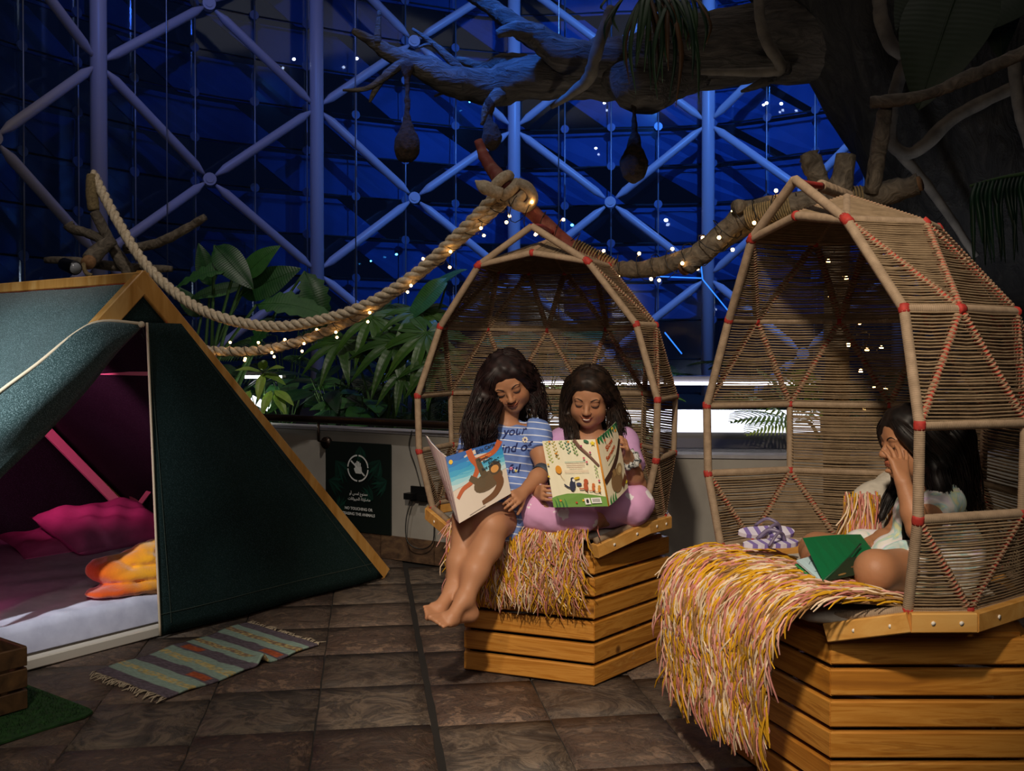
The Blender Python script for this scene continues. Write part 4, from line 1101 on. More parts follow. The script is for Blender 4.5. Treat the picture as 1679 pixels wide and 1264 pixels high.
    # hair: scalp shell and locks
    T = SD(); T.ell(H.L(0, -.020, .034), [.083*H.sc, .098*H.sc, .086*H.sc], H.R, .02); T.ell(H.L(-.055, -.02, -.03), [.04, .06, .08], H.R, .03); T.ell(H.L(.058, -.035, -.03), [.032, .06, .08], H.R, .03)
    T.ell(H.L(0, .018, .066), [.070, .064, .054], H.R, .02); T.ell(H.L(.012, .095, -.030), [.056, .075, .076], H.R, .010, True)
    locks = [([H.L(-.01, .05, .100), H.L(-.062, .062, .06), H.L(-.078, .06, -.01), W(783, 690, 3.66), W(780, 735, 3.64)], (.012, .030, .034, .040, .030), 170),
             ([H.L(-.02, .03, .110), H.L(-.08, .03, .04), W(786, 660, 3.74), W(772, 705, 3.70), W(768, 740, 3.68)], (.015, .034, .040, .040, .028), 190),
             ([H.L(-.02, -.02, .115), H.L(-.088, -.02, .03), W(790, 670, 3.80), W(778, 715, 3.76), W(784, 738, 3.70)], (.02, .035, .045, .042, .03), 150),
             ([H.L(.0, .055, .095), H.L(.055, .055, .055), H.L(.075, .03, -.01), H.L(.078, .0, -.07), W(878, 690, 3.78)], (.010, .020, .022, .028, .024), 110),
             ([H.L(.0, .02, .115), H.L(.07, .01, .055), H.L(.088, -.02, -.02), W(885, 668, 3.84), W(896, 696, 3.86)], (.014, .030, .034, .034, .03), 130),
             ([H.L(-.05, .06, -.04), W(806, 690, 3.68), W(802, 712, 3.68), W(806, 728, 3.69)], (.020, .024, .026, .016), 90),
             ([H.L(.0, -.09, .06), H.L(.0, -.11, -.02), W(845, 690, 3.93), W(850, 730, 3.93)], (.04, .06, .06, .05), 80)]
    for g, sp, n in locks: T.chain([Vector(p) for p in catmull(g, 3)], list(np.interp(np.linspace(0, 1, len(catmull(g, 3))), np.linspace(0, 1, len(sp)), np.array(sp)*.80*np.array([1]*(len(sp)-2)+[.8, .3]))), .015)
    T.wobble(.003, 120, 3)
    V, Q = T.mesh(.006); hr = obj('hair', V, Q, M_hair1, root)
    mb = MB()
    cap_strands(mb, H, .015, 320, 1)
    for i, (g, sp, n) in enumerate(locks): strands(mb, g, sp, n, .0019, i, 14, .014)
    tag(mb.obj('hair_strands', M_hair1, hr), kind='stuff')
    # grey wrist band on the forearm
    a = mid(eL, wL, .12); d = (wL-eL).normalized(); MB().tube([a-d*.014, a-d*.011, a+d*.011, a+d*.014], [.036, .0385, .0385, .036], 20, False).obj('arm_band', plain('slate_band', '3c4450', .6), root)
    return root
girl_one()

# ---------------------------------------------------------------- girl in pink, cross-legged
def girl_two():
    H = Head(W(966, 651, 3.81), math.radians(-11), math.radians(20), math.radians(-3), .98)
    root = thing('person', W(966, 862, 3.8), 'girl in pink pyjamas sitting cross-legged with a picture book', 'person')
    nb = W(970, 714, 3.86); ch = W(972, 758, 3.87); wa = W(970, 800, 3.89); pe = W(968, 816, 3.92)
    sR = W(920, 726, 3.86); sL = W(1022, 724, 3.87)
    hR = W(938, 824, 3.86); hL = W(1000, 824, 3.88); kR = W(876, 838, 3.63); kL = W(1040, 828, 3.68); aR = W(965, 852, 3.58); aL = W(925, 846, 3.70)
    eL = W(1046, 796, 3.72); wL = W(1029, 748, 3.60); eR = W(884, 786, 3.76); wR = W(882, 806, 3.60)
    S = SD(); H.build(S); S.cone(H.L(0, -.022, -.06), .040, nb, .042, .02)
    S.ell(ch, (.116, .072, .10), None, .03); S.cone(ch, .083, wa, .083, .04); S.cone(wa, .085, pe, .096, .04); S.cone(sR, .040, sL, .040, .03)
    S.cone(hR, .078, kR, .056, .03); S.cone(hL, .078, kL, .056, .03); S.chain([kR, mid(kR, aR, .4), aR], [.052, .046, .030], .03); S.chain([kL, mid(kL, aL, .4), aL], [.052, .046, .030], .03)
    foot(S, aR, aR+Vector((.02, .03, -.02)), aR+Vector((.10, .13, -.015)), Vector((0, -.3, 1)), Vector((0, -1, 0)), .9)
    foot(S, aL, aL+Vector((-.02, .03, -.02)), aL+Vector((-.13, .09, -.02)), Vector((0, .2, 1)), Vector((0, 1, 0)), .9)
    S.chain([sL, mid(sL, eL, .5), eL], [.040, .036, .031], .02); S.chain([eL, mid(eL, wL, .35), wL], [.031, .031, .0215], .015)
    S.chain([sR, mid(sR, eR, .5), eR], [.040, .036, .031], .02); S.chain([eR, mid(eR, wR, .35), wR], [.031, .031, .0215], .015)
    hand(S, wL, W(1025, 722, 3.545)-wL, Vector((-.92, -.15, .05)), -1, (.45, .6, .35), .92, .10, (.5, .3, .8))
    hand(S, wR, W(893, 808, 3.52)-wR, Vector((.85, .15, -.05)), -1, (.35, .55, .4), .92, .06, (.55, .7, .5))
    V, Q = S.mesh(.0042); cols = H.paint(V, skin_cols(V, 'b2805f', 2)); obj('body', V, Q, M_skin, root, cols=cols); H.features(V, Q, root, teeth=True)
    # T-shirt
    D = SD(); D.chain([sL, mid(sL, eL, .75)], [.052, .056], .03); D.chain([sR, mid(sR, eR, .75)], [.052, .056], .03)
    for a, b, t in ((sL, eL, .62), (sR, eR, .6)): D.plane(mid(a, b, t), b-a, .085)
    D.ell(ch, (.128, .084, .112), None, .03); D.cone(ch, .095, wa, .096, .05); D.cone(wa, .097, pe, .104, .05); D.cone(sR, .050, sL, .050, .035); D.cone(nb-Vector((0, 0, .014)), .052, ch, .07, .03)
    D.plane(nb+Vector((0, 0, .006)), Vector((0, -.55, 1)), .08); D.plane(pe-Vector((0, 0, .05)), (0, 0, -1)); D.wobble(.004, 46, 2)
    M_pk = noisy('pink_jersey', [(.3, 'c295c4'), (.7, 'd2a8d4')], (12, 12, 12), 3, .9, .35, .006, spec=.2)
    cloth_obj(D, .006, 'tshirt', M_pk, root)
    # leggings with white animal print
    m, t, b = new_mat('pink_printed_leggings'); v = coords(t, (1, 1, 1)); vo = N(t, 'ShaderNodeTexVoronoi', Scale=11.0, Randomness=.75); t.links.new(v, vo.inputs['Vector'])
    nz = N(t, 'ShaderNodeTexNoise', Scale=55.0, Detail=1.0); t.links.new(v, nz.inputs['Vector']); ad = N(t, 'ShaderNodeMath', operation='MULTIPLY_ADD'); ad.inputs[1].default_value = .32; t.links.new(nz.outputs['Fac'], ad.inputs[0]); t.links.new(vo.outputs['Distance'], ad.inputs[2])
    pc = ramp(t, ad.outputs[0], [(.0, 'e6e2e6'), (.37, 'e6e2e6'), (.39, 'd3a0c8'), (1, 'd3a0c8')]); t.links.new(pc, b.inputs['Base Color']); b.inputs['Roughness'].default_value = .85; b.inputs['Specular IOR Level'].default_value = .2
    n2 = N(t, 'ShaderNodeTexNoise', Scale=16.0, Detail=2.0); t.links.new(v, n2.inputs['Vector']); bump(t, b, n2.outputs['Fac'], .3, .012)
    D = SD(); D.ell(pe+Vector((0, 0, .0)), (.112, .10, .09), None, .03); D.cone(hR, .088, kR, .067, .04); D.cone(hL, .088, kL, .067, .04)
    D.chain([kR, mid(kR, aR, .4), mid(kR, aR, .93)], [.063, .060, .050], .035); D.chain([kL, mid(kL, aL, .4), mid(kL, aL, .93)], [.063, .060, .050], .035)
    D.wobble(.004, 40, 5).wobble(.003, 75, 1)
    cloth_obj(D, .006, 'leggings', m, root)
    # hair
    T = SD(); T.ell(H.L(0, -.022, .034), [.081*H.sc, .097*H.sc, .085*H.sc], H.R, .02); T.ell(H.L(0, .018, .066), [.070, .064, .054], H.R, .02); T.ell(H.L(0, .090, -.028), [.058, .075, .077], H.R, .008, True)
    for q in (-1, 1): T.ell(H.L(q*.078, .012, -.012), [.014, .022, .030], H.R, .006, True) if q > 0 else None
    locks = [([H.L(-.004, .066, .094), H.L(-.05, .060, .058), H.L(-.074, .03, .0), H.L(-.082, .02, -.07), W(938, 716, 3.74), W(940, 740, 3.74)], (.006, .016, .020, .026, .026, .014), 150),
             ([H.L(-.004, .02, .117), H.L(-.066, .0, .06), H.L(-.088, -.02, -.02), W(930, 700, 3.86), W(932, 728, 3.86)], (.012, .028, .030, .032, .02), 130),
             ([H.L(.004, .066, .094), H.L(.048, .060, .060), H.L(.076, .026, .012), H.L(.088, -.012, -.03), W(1012, 700, 3.82), W(1020, 735, 3.80)], (.006, .016, .018, .020, .030, .02), 130),
             ([H.L(.004, .02, .117), H.L(.066, .0, .06), H.L(.092, -.03, -.02), W(1018, 692, 3.88), W(1026, 730, 3.88)], (.012, .028, .030, .036, .026), 130),
             ([H.L(0, -.09, .07), H.L(0, -.12, -.02), W(975, 700, 3.97), W(978, 740, 3.97)], (.03, .06, .07, .06), 90)]
    for g, sp, n in locks: T.chain([Vector(p) for p in catmull(g, 3)], list(np.interp(np.linspace(0, 1, len(catmull(g, 3))), np.linspace(0, 1, len(sp)), np.array(sp)*.78*np.array([1]*(len(sp)-2)+[.8, .3]))), .012)
    T.wobble(.0025, 120, 6); V, Q = T.mesh(.006); hr = obj('hair', V, Q, M_hair2, root); mb = MB()
    cap_strands(mb, H, .0, 320, 2)
    for i, (g, sp, n) in enumerate(locks): strands(mb, g, sp, n, .0018, 20+i, 14, .010)
    tag(mb.obj('hair_strands', M_hair2, hr), kind='stuff')
    MB().tube([H.L(0, .070, .092), H.L(0, .052, .108), H.L(0, .025, .121)], [.0015, .0022, .0012], 6).obj('hair_parting', plain('scalp', '8a604a', .7), hr)
    # bracelet of pink beads, patterned scrunchie, ear stud
    br = thing('bracelet', wR, 'x', None); br.parent = root; br.location = wR-wloc(root); del br['label']
    d = (W(893, 808, 3.52)-wR).normalized(); u = d.orthogonal().normalized(); v = d.cross(u); cb = wR+d*.004
    for i in range(22):
        a = i*2*PI/22; MB().ball(cb+(u*math.cos(a)+v*math.sin(a))*.0265, .0042, 8, 6).obj('bead', plain('bead_%d' % (i % 2), ('e3a3bd', 'efe0e4')[i % 2], .3) if i < 2 else bpy.data.materials['bead_%d' % (i % 2)], br)
    d = (wL-eL).normalized(); u = d.orthogonal().normalized(); v = d.cross(u); cb = wL-d*.022; pts = []; rad = []
    for i in range(41):
        a = i*2*PI/40; pts.append(cb+(u*math.cos(a)+v*math.sin(a))*(.032+.004*math.sin(9*a))+d*.005*math.sin(7*a)); rad.append(.0105+.003*math.sin(13*a))
    MB().tube(pts, rad, 10, False).obj('scrunchie', noisy('grey_patterned_cotton', [(.42, '3a3d40'), (.5, 'b9bab6'), (.8, 'c8c8c4')], (90, 90, 90), 2, .9, .3, .002), root)
    MB().ball(H.L(.0775, .004, -.040), .0035, 8, 6).obj('ear_stud', plain('silver', 'd0d4d8', .2, 1), root)
    return root
girl_two()

# ---------------------------------------------------------------- girl in tie-dye, seen in profile
def girl_three():
    H = Head(W(1499, 727, 2.86), math.radians(-86), math.radians(4), math.radians(0), .95)
    root = thing('person', Vector((1.19, 2.88, .55)), 'girl in pastel tie-dye dress in profile, hand at her cheek', 'person')
    nb = W(1520, 800, 2.89); ch = W(1524, 850, 2.90); wa = W(1535, 886, 2.90); pe = W(1548, 908, 2.90)
    sN = W(1548, 822, 2.77); sF = W(1504, 826, 3.02); eN = W(1506, 868, 2.62); wN = W(1481, 792, 2.655); eF = W(1462, 880, 3.0); wF = W(1424, 892, 2.92)
    hN = W(1550, 932, 2.82); hF = W(1530, 918, 2.98); kN = W(1436, 936, 2.61); kF = W(1340, 902, 3.06); aN = W(1404, 980, 2.80); aF = W(1345, 934, 2.72)
    S = SD(); H.build(S); S.cone(H.L(0, -.022, -.055), .036, nb, .038, .02)
    S.ell(ch, (.075, .10, .09), None, .03); S.cone(ch, .074, wa, .078, .04); S.cone(wa, .08, pe, .088, .04); S.cone(sN, .036, sF, .036, .03)
    S.cone(hN, .070, kN, .052, .03); S.cone(hF, .070, kF, .050, .03); S.chain([kN, mid(kN, aN, .4), aN], [.048, .043, .028], .03); S.chain([kF, mid(kF, aF, .4), aF], [.048, .043, .028], .03)
    foot(S, aN, aN+Vector((.02, .02, -.02)), aN+Vector((-.03, -.12, -.02)), Vector((-.2, 0, 1)), Vector((-1, 0, 0)), .85)
    foot(S, aF, aF+Vector((.02, .01, -.02)), aF+Vector((-.06, -.10, -.02)), Vector((0, 0, 1)), Vector((1, 0, 0)), .85)
    S.chain([sN, mid(sN, eN, .5), eN], [.036, .033, .029], .02); S.chain([eN, mid(eN, wN, .35), wN], [.029, .030, .0205], .015)
    S.chain([sF, mid(sF, eF, .5), eF], [.036, .033, .028], .02); S.chain([eF, mid(eF, wF, .35), wF], [.028, .029, .020], .015)
    hand(S, wN, W(1475, 764, 2.68)-wN, Vector((-.25, .9, .05)), -1, (.05, .25, .25), .92, .50, (.5, -.3, .5))
    hand(S, wF, W(1404, 900, 2.86)-wF, Vector((0, -.4, -.9)), 1, (.3, .4, .3), .85, .08)
    V, Q = S.mesh(.0042); cols = H.paint(V, skin_cols(V, 'a87654', 4)); obj('body', V, Q, M_skin, root, cols=cols); H.features(V, Q, root, smile=False)
    m, t, b = new_mat('pastel_tie_dye'); v = coords(t, (7, 7, 7)); n = N(t, 'ShaderNodeTexNoise', Scale=1.6, Detail=3.0, Distortion=1.5); t.links.new(v, n.inputs['Vector'])
    t.links.new(ramp(t, n.outputs['Fac'], [(.25, 'c9a5cc'), (.38, 'e9e4ea'), (.48, 'e4e2d8'), (.56, 'a9cfd0'), (.63, 'dfe0a8'), (.72, 'e9e4ea'), (.82, '8fa5c8')]), b.inputs['Base Color']); b.inputs['Roughness'].default_value = .9
    n2 = N(t, 'ShaderNodeTexNoise', Scale=3.0, Detail=2.0); t.links.new(v, n2.inputs['Vector']); bump(t, b, n2.outputs['Fac'], .3, .012)
    D = SD(); D.chain([sN, mid(sN, eN, .72)], [.050, .054], .03); D.chain([sF, mid(sF, eF, .6)], [.048, .050], .03)
    for a, b_, tt in ((sN, eN, .55), (sF, eF, .5)): D.plane(mid(a, b_, tt), b_-a, .08)
    D.ell(ch, (.088, .112, .102), None, .03); D.cone(ch, .086, wa, .092, .05); D.cone(wa, .093, pe, .105, .05); D.cone(sN, .046, sF, .046, .03); D.cone(nb-Vector((0, 0, .012)), .047, ch, .06, .03)
    D.cone(hN, .090, mid(hN, kN, .70), .078, .04); D.cone(hF, .090, mid(hF, kF, .6), .075, .04); D.cone(pe, .10, mid(mid(hN, hF, .5), mid(kN, kF, .5), .45), .08, .05)
    D.plane(mid(hN, kN, .66), kN-hN, .10); D.plane(nb+Vector((0, 0, .004)), Vector((-.4, 0, 1)), .07); D.wobble(.0045, 44, 3)
    cloth_obj(D, .006, 'dress', m, root)
    T = SD(); T.ell(H.L(0, -.022, .034), [.081*H.sc, .099*H.sc, .086*H.sc], H.R, .02); T.ell(H.L(0, .018, .066), [.070, .064, .054], H.R, .02); T.ell(H.L(0, .094, -.034), [.070, .072, .080], H.R, .010, True)
    locks = [([H.L(.01, .068, .092), H.L(.060, .066, .05), H.L(.086, .030, .0), H.L(.088, -.012, -.06), W(1540, 800, 2.74), W(1552, 850, 2.78)], (.008, .020, .026, .034, .036, .03), 150),
             ([H.L(.02, .02, .115), H.L(.082, .0, .05), H.L(.092, -.05, -.02), W(1560, 775, 2.78), W(1572, 850, 2.82)], (.014, .032, .040, .044, .04), 170),
             ([H.L(.0, -.06, .09), H.L(.05, -.11, .02), W(1575, 770, 2.88), W(1588, 855, 2.90)], (.03, .05, .055, .05), 150),
             ([H.L(-.01, .06, .095), H.L(-.07, .05, .04), H.L(-.09, .0, -.03), W(1540, 790, 3.02), W(1555, 850, 3.02)], (.01, .03, .04, .045, .04), 110),
             ([H.L(-.02, .062, .09), H.L(-.074, .052, .0), W(1474, 785, 3.0), W(1456, 820, 3.0), W(1440, 862, 2.98)], (.008, .020, .022, .020, .010), 90),
             ([H.L(.05, .06, -.02), W(1487, 805, 2.80), W(1484, 850, 2.79), W(1486, 892, 2.78), W(1470, 905, 2.78)], (.006, .008, .008, .006, .003), 40)]
    for g, sp, n in locks: T.chain([Vector(p) for p in catmull(g, 3)], list(np.interp(np.linspace(0, 1, len(catmull(g, 3))), np.linspace(0, 1, len(sp)), np.array(sp)*.80*np.array([1]*(len(sp)-2)+[.8, .3]))), .015)
    T.wobble(.002, 110, 9); V, Q = T.mesh(.006); hr = obj('hair', V, Q, M_hair3, root); mb = MB()
    cap_strands(mb, H, .0, 300, 3)
    for i, (g, sp, n) in enumerate(locks): strands(mb, g, sp, n, .0018, 40+i, 14, .006)
    tag(mb.obj('hair_strands', M_hair3, hr), kind='stuff')
girl_three()
# ================================================================== BOOKS, THROWS, SIGN AND SMALL THINGS
class Cover:
    """a flat printed sheet: u from the spine / left, v from the top"""
    def __init__(s, TL, TR, BR, BL, back=.003):
        s.q = [Vector(p) for p in (TL, TR, BR, BL)]; a, b, c, d = s.q
        s.n = ((b-a).cross(d-a)).normalized()
        if s.n.dot(Vector((0, 0, CAMH))-a) < 0: s.n = -s.n
        s.lay = 0; s.w = ((b-a).length+(c-d).length)/2; s.h = ((d-a).length+(c-b).length)/2; s.bow = 0
    def P(s, u, v, h=0):
        a, b, c, d = s.q; return (a.lerp(b, u)).lerp(d.lerp(c, u), v)+s.n*(h+s.bow*math.sin(PI*min(max(u, 0), 1)))
    def slab(s, name, mat, root, th=.0015, off=0, inset=0):
        n = 6; V = []; Fc = []
        for k in (off, off-th):
            for i in range(n+1):
                u = inset+(1-2*inset)*i/n; V += [s.P(u, inset, k), s.P(u, 1-inset, k)]
        m = 2*(n+1)
        for i in range(n):
            a = 2*i; Fc += [(a, a+1, a+3, a+2), (m+a, m+a+2, m+a+3, m+a+1), (a, a+2, m+a+2, m+a), (a+1, m+a+1, m+a+3, a+3)]
        Fc += [(0, m, m+1, 1), (2*n, 2*n+1, m+2*n+1, m+2*n)]
        return obj(name, V, Fc, mat, root, False)
    def poly(s, name, pts, col, root):
        s.lay += 1; h = .0004+.00012*s.lay
        return obj(name, [s.P(u, v, h) for u, v in pts], [tuple(range(len(pts)))], ink(col), root, False)
    def blob(s, name, u, v, ru, rv, col, root, ang=0, n=18):
        k = s.w/s.h; pts = []
        for i in range(n):
            a = 2*PI*i/n; x = ru*math.cos(a); y = rv/k*math.sin(a)*1.0; x, y = x*math.cos(ang)-y*math.sin(ang), x*math.sin(ang)+y*math.cos(ang); pts.append((u+x, v+y*k))
        return s.poly(name, pts, col, root)
    def stroke(s, name, pts, w, col, root):
        """w: list or number, in u units"""
        k = s.w/s.h; P_ = catmull([(u, v/k, 0) for u, v in pts], 5); L = []; R_ = []
        for i, p in enumerate(P_):
            d = P_[min(i+1, len(P_)-1)]-P_[max(i-1, 0)]; d = d/np.linalg.norm(d); ww = np.interp(i/(len(P_)-1), np.linspace(0, 1, len(w)), w) if hasattr(w, '__len__') else w
            nrm = np.array((-d[1], d[0], 0)); L.append(p+nrm*ww/2); R_.append(p-nrm*ww/2)
        s.lay += 1; h = .0004+.00012*s.lay; n = len(P_); V = [s.P(p[0], p[1]*k, h) for p in L+R_]
        return obj(name, V, [(i, i+1, n+i+1, n+i) for i in range(n-1)], ink(col), root, False)
    def text(s, body, u, v, size, col, root, ang=0, shear=0, bold=0, align='CENTER', spacing=1):
        TV, TF = text_geo(body, size, shear, bold, align, spacing); s.lay += 1; h = .0004+.00012*s.lay; ca, sa = math.cos(ang), math.sin(ang)
        V = [s.P(u+(x*ca-y*sa)/s.w, v-(x*sa+y*ca)/s.h, h) for x, y, z in TV]
        return obj('lettering', V, TF, ink(col), root, False) if V else None
INK = {}
def ink(c):
    if c not in INK: INK[c] = plain('ink_'+c, c, .55, spec=.35)
    return INK[c]
def paper(name, c): return plain(name, c, .5)

# ---------------------------------------------------------------- paperback of the girl in blue
def book_one():
    sT = W(731, 749, 3.45); sB = W(753, 858, 3.385); c = Cover(sT, W(821, 722, 3.53), W(838, 809, 3.47), sB); c.bow = .004
    root = thing('picture_book', sB, 'open paperback with blue sky and a brown animal on its cover', 'book', 'open picture books')
    fr_ = c.slab('front_cover', paper('cover_cream', 'cdbfb0'), root, .0012)
    c.slab('pages', paper('page_white', 'd9d2c6'), root, .004, -.0013, .01)
    bands = [(0, .10, '2d5fa8'), (.10, .17, '2b78bd'), (.17, .25, '2a8ac4'), (.25, .32, '3b9cc6'), (.32, .39, '62b2cc'), (.39, .45, '94c6d2'), (.45, .50, 'b9cfd2')]
    for a, b, col in bands:
        n = 10; top = [(i/n, a+(.012*math.sin(i*1.7+a*40) if a else 0)) for i in range(n+1)]; bot = [(i/n, b+.02+.012*math.sin(i*1.3+b*30)) for i in range(n, -1, -1)]; c.poly('sky_band', top+bot, col, fr_)
    c.stroke('branch', [(.40, 0), (.43, .15), (.50, .32), (.36, .50), (.18, .56), (.06, .66)], [.11, .11, .10, .08, .07, .06], 'b2562c', fr_)
    c.stroke('branch', [(.44, .20), (.60, .20), (.80, .17), (.90, .10), (.98, .0)], [.07, .08, .09, .10, .11], 'b2562c', fr_)
    c.stroke('bark_mark', [(.52, .20), (.66, .19), (.78, .18)], .012, 'd8862e', fr_)
    # plain brown hanging animal
    c.stroke('limb', [(.52, .18), (.55, .36), (.60, .52)], [.08, .10, .13], '54452f', fr_); c.stroke('limb', [(.33, .44), (.45, .55), (.58, .62)], [.09, .11, .15], '5a4a33', fr_)
    c.blob('animal_body', .64, .60, .28, .15, '5d4a32', fr_, -.15); c.stroke('limb', [(.80, .55), (.84, .72), (.70, .86), (.46, .90)], [.15, .14, .11, .07], '6a4426', fr_)
    c.blob('animal_head', .80, .44, .115, .115, '4e4030', fr_); c.blob('animal_face', .79, .455, .075, .065, 'c98f4c', fr_)
    a = .21
    c.text('Eric Carle', .70, .085, .019, '1f2430', fr_, a*.6, 0, .0004)
    for i, (t_, u, v) in enumerate((('\u201cSlowly,', .62, .235), ('Slowly,', .70, .285), ('Slowly,\u201d', .80, .335), ('Said the Sloth', .74, .395))): c.text(t_, u, v, .0138, '1c2228', fr_, a*.5, 0, .0005)
    c.blob('emblem', .06, .10, .035, .035, 'e0b63a', fr_); c.stroke('text_line', [(.2, .972), (.35, .965), (.5, .958)], .008, '8a8078', fr_)
    l = Cover(W(698, 714, 3.58), sT, sB, W(741, 832, 3.50)); l.bow = .006
    bk = l.slab('back_cover', paper('cover_pink_white', 'c9b4b0'), root, .0012); l.slab('pages', paper('page_white_b', 'd9d2c6'), root, .004, -.0013, .01)
    for a, b, col in ((0, .12, '2a55a0'), (.12, .24, '2f7fbb'), (.24, .36, '4c9dc0'), (.36, .44, '8fbcc8')): l.poly('sky_band', [(0, a), (1, a), (1, b), (0, b)], col, bk)
    for i in range(12): l.stroke('text_line', [(.2, .47+i*.026), (.5, .47+i*.026), (.85-.1*(i % 3), .47+i*.026)], .010, 'b87a74', bk)
    l.poly('barcode', [(.55, .86), (.85, .86), (.85, .93), (.55, .93)], 'd8d4d0', bk)
    for i in range(8): l.poly('bar', [(.58+i*.03, .87), (.595+i*.03, .87), (.595+i*.03, .92), (.58+i*.03, .92)], '333333', bk)
book_one()
# ---------------------------------------------------------------- book of the girl in pink
def book_two():
    sT = W(977.5, 720, 3.44); sB = W(998, 830, 3.40); c = Cover(W(889, 723, 3.50), sT, sB, W(909, 832, 3.45)); c.bow = .003
    root = thing('picture_book', sB, 'open cream picture book with leaves, a balloon and small animals', 'book', 'open picture books')
    bk = c.slab('back_cover', paper('cover_ivory', 'e6dfc2'), root, .0012); c.slab('pages', paper('page_white_c', 'd9d2c6'), root, .004, -.0013, .01)
    MB().tube([sT, (sT+sB)/2+Vector((0, -.002, 0)), sB], .0032, 8).obj('spine', ink('d58a24'), root)
    r = random.Random(5)
    for u, L, col in ((.07, .34, '9aa637'), (.20, .28, 'b39b3c'), (.33, .14, '7fa35a'), (.44, .20, '2f7d62'), (.56, .24, '6fa04a')):
        c.stroke('vine', [(u, 0), (u+.01, L*.5), (u+.04, L)], .006, '5f7a34', bk)
        for k in range(int(L/.025)):
            v = .02+k*.025; x = u+.04*v/L; s_ = -1 if k % 2 else 1; c.blob('vine_leaf', x+s_*.022, v, .020, .008, col, bk, s_*-.7, 8)
    c.stroke('branch', [(.60, 0), (.68, .11), (.82, .24), (.97, .40)], [.07, .065, .05, .04], '6b4a3c', bk); c.stroke('branch_light', [(.63, .01), (.72, .12), (.86, .27)], .015, '8d6a58', bk)
    c.stroke('vine', [(.90, .38), (.91, .48), (.93, .58)], .006, '7fa35a', bk)
    for k in range(7): c.blob('vine_leaf', .905+(.015 if k % 2 else -.015), .40+k*.026, .016, .007, '8fae58', bk, .6 if k % 2 else -.6, 8)
    c.poly('star', [(.93+.055*(1 if i % 2 else .45)*math.sin(i*PI/5), .06+.045*(1 if i % 2 else .45)*math.cos(i*PI/5)) for i in range(10)], 'e6cf2e', bk)
    c.blob('leaf', .82, .03, .05, .022, '2f6a44', bk, .4)
    c.blob('balloon', .22, .44, .058, .062, 'd9912a', bk); c.stroke('balloon_string', [(.235, .50), (.26, .56), (.30, .60)], .006, 'b8842f', bk)
    c.stroke('text_line', [(.36, .33), (.55, .33), (.74, .328)], .010, '7fae9e', bk)
    for i, (v, w) in enumerate(((.365, .17), (.392, .17), (.42, .12), (.462, .22), (.485, .22))): c.stroke('text_line', [(.55-w, v), (.55, v), (.55+w, v)], .007, 'd0a58e', bk)
    c.poly('ground', [(0, .86), (.10, .83), (.3, .80), (.55, .80), (.8, .83), (1, .86), (1, 1), (0, 1)], '6f9a45', bk)
    c.blob('bird_body', .43, .68, .055, .085, '262b45', bk, .2); c.blob('bird_head', .45, .60, .04, .04, '262b45', bk); c.blob('bird_cheek', .465, .605, .025, .025, 'e8e6df', bk); c.blob('beak', .53, .575, .06, .018, 'd9b52f', bk, -.25); c.blob('bird_wing', .55, .665, .05, .025, '323a63', bk); c.stroke('bird_tail', [(.40, .72), (.34, .70), (.28, .66)], .025, '262b45', bk)
    for u, v, s_, col in ((.67, .70, .9, 'b4542a'), (.80, .73, .6, 'c96a2c'), (.90, .755, .55, 'd08f35')):
        c.blob('small_animal_body', u, v, .045*s_, .075*s_, col, bk); c.blob('small_animal_head', u+.02*s_, v-.085*s_, .045*s_, .04*s_, col, bk); c.stroke('small_animal_tail', [(u-.03*s_, v+.03), (u-.09*s_, v+.035), (u-.14*s_, v+.03)], .025*s_, col, bk)
        c.stroke('small_animal_leg', [(u, v+.05*s_), (u+.02, v+.09*s_)], .02*s_, '7a3a1e', bk)
    for u, v, col in ((.08, .93, '2f6a3a'), (.13, .90, '3a7a3f'), (.20, .94, '2f6a3a'), (.26, .92, '3a7a3f')): c.stroke('grass_blade', [(u, 1), (u-.01, v), (u-.03, v-.05)], [.035, .02, .004], col, bk)
    for u, v, col in ((.45, .935, 'b8442a'), (.58, .905, 'e0b52f'), (.93, .62, 'c8546a'), (.72, .10, 'b03a6a'), (.86, .20, 'b03a6a'), (.16, .90, 'd98a2a'), (.05, .36, 'd9a52f'), (.02, .54, 'd9b52f'), (.24, .20, 'd98a2a'), (.15, .02, 'd98a2a'), (.50, .03, 'd98a2a'), (.73, .28, 'c8546a'), (.77, .34, 'c8546a')): c.blob('flower', u, v, .022, .016, col, bk, 0, 7)
    c.poly('logo_box', [(.60, .875), (.70, .872), (.71, .965), (.61, .968)], 'e8e6e0', bk); c.blob('logo_mark', .655, .92, .025, .032, '222222', bk)
    c.poly('barcode', [(.72, .872), (.90, .868), (.91, .95), (.73, .953)], 'e8e6e0', bk)
    for i in range(11): c.poly('bar', [(.75+i*.0125, .885), (.756+i*.0125, .885), (.757+i*.0125, .935), (.751+i*.0125, .935)], '222222', bk)
    f = Cover(sT, W(1010, 691, 3.545), W(1030, 799, 3.51), sB); f.bow = .006
    fc = f.slab('front_cover', paper('cover_ivory_b', 'd8cdb0'), root, .0012); f.slab('pages', paper('page_white_d', 'd9d2c6'), root, .004, -.0013, .01)
    for i in range(9):
        u = .05+i*.11; f.stroke('leaf', [(u, 0), (u+.02, .06), (u+.05+.03*(i % 2), .11+.03*(i % 3))], [.12, .08, .01], ('1f5a38', '2f7a44', '174a30')[i % 3], fc)
    f.blob('flower', .70, .03, .05, .02, 'e3c32e', fc); f.blob('flower', .30, .10, .03, .02, 'c8542a', fc); f.blob('flower', .85, .10, .05, .02, 'd9912a', fc)
    f.text('Slow', .46, .235, .026, 'b2502a', fc, .35, 0, .0010); f.text('Samson', .46, .355, .022, 'b2502a', fc, .35, 0, .0009)
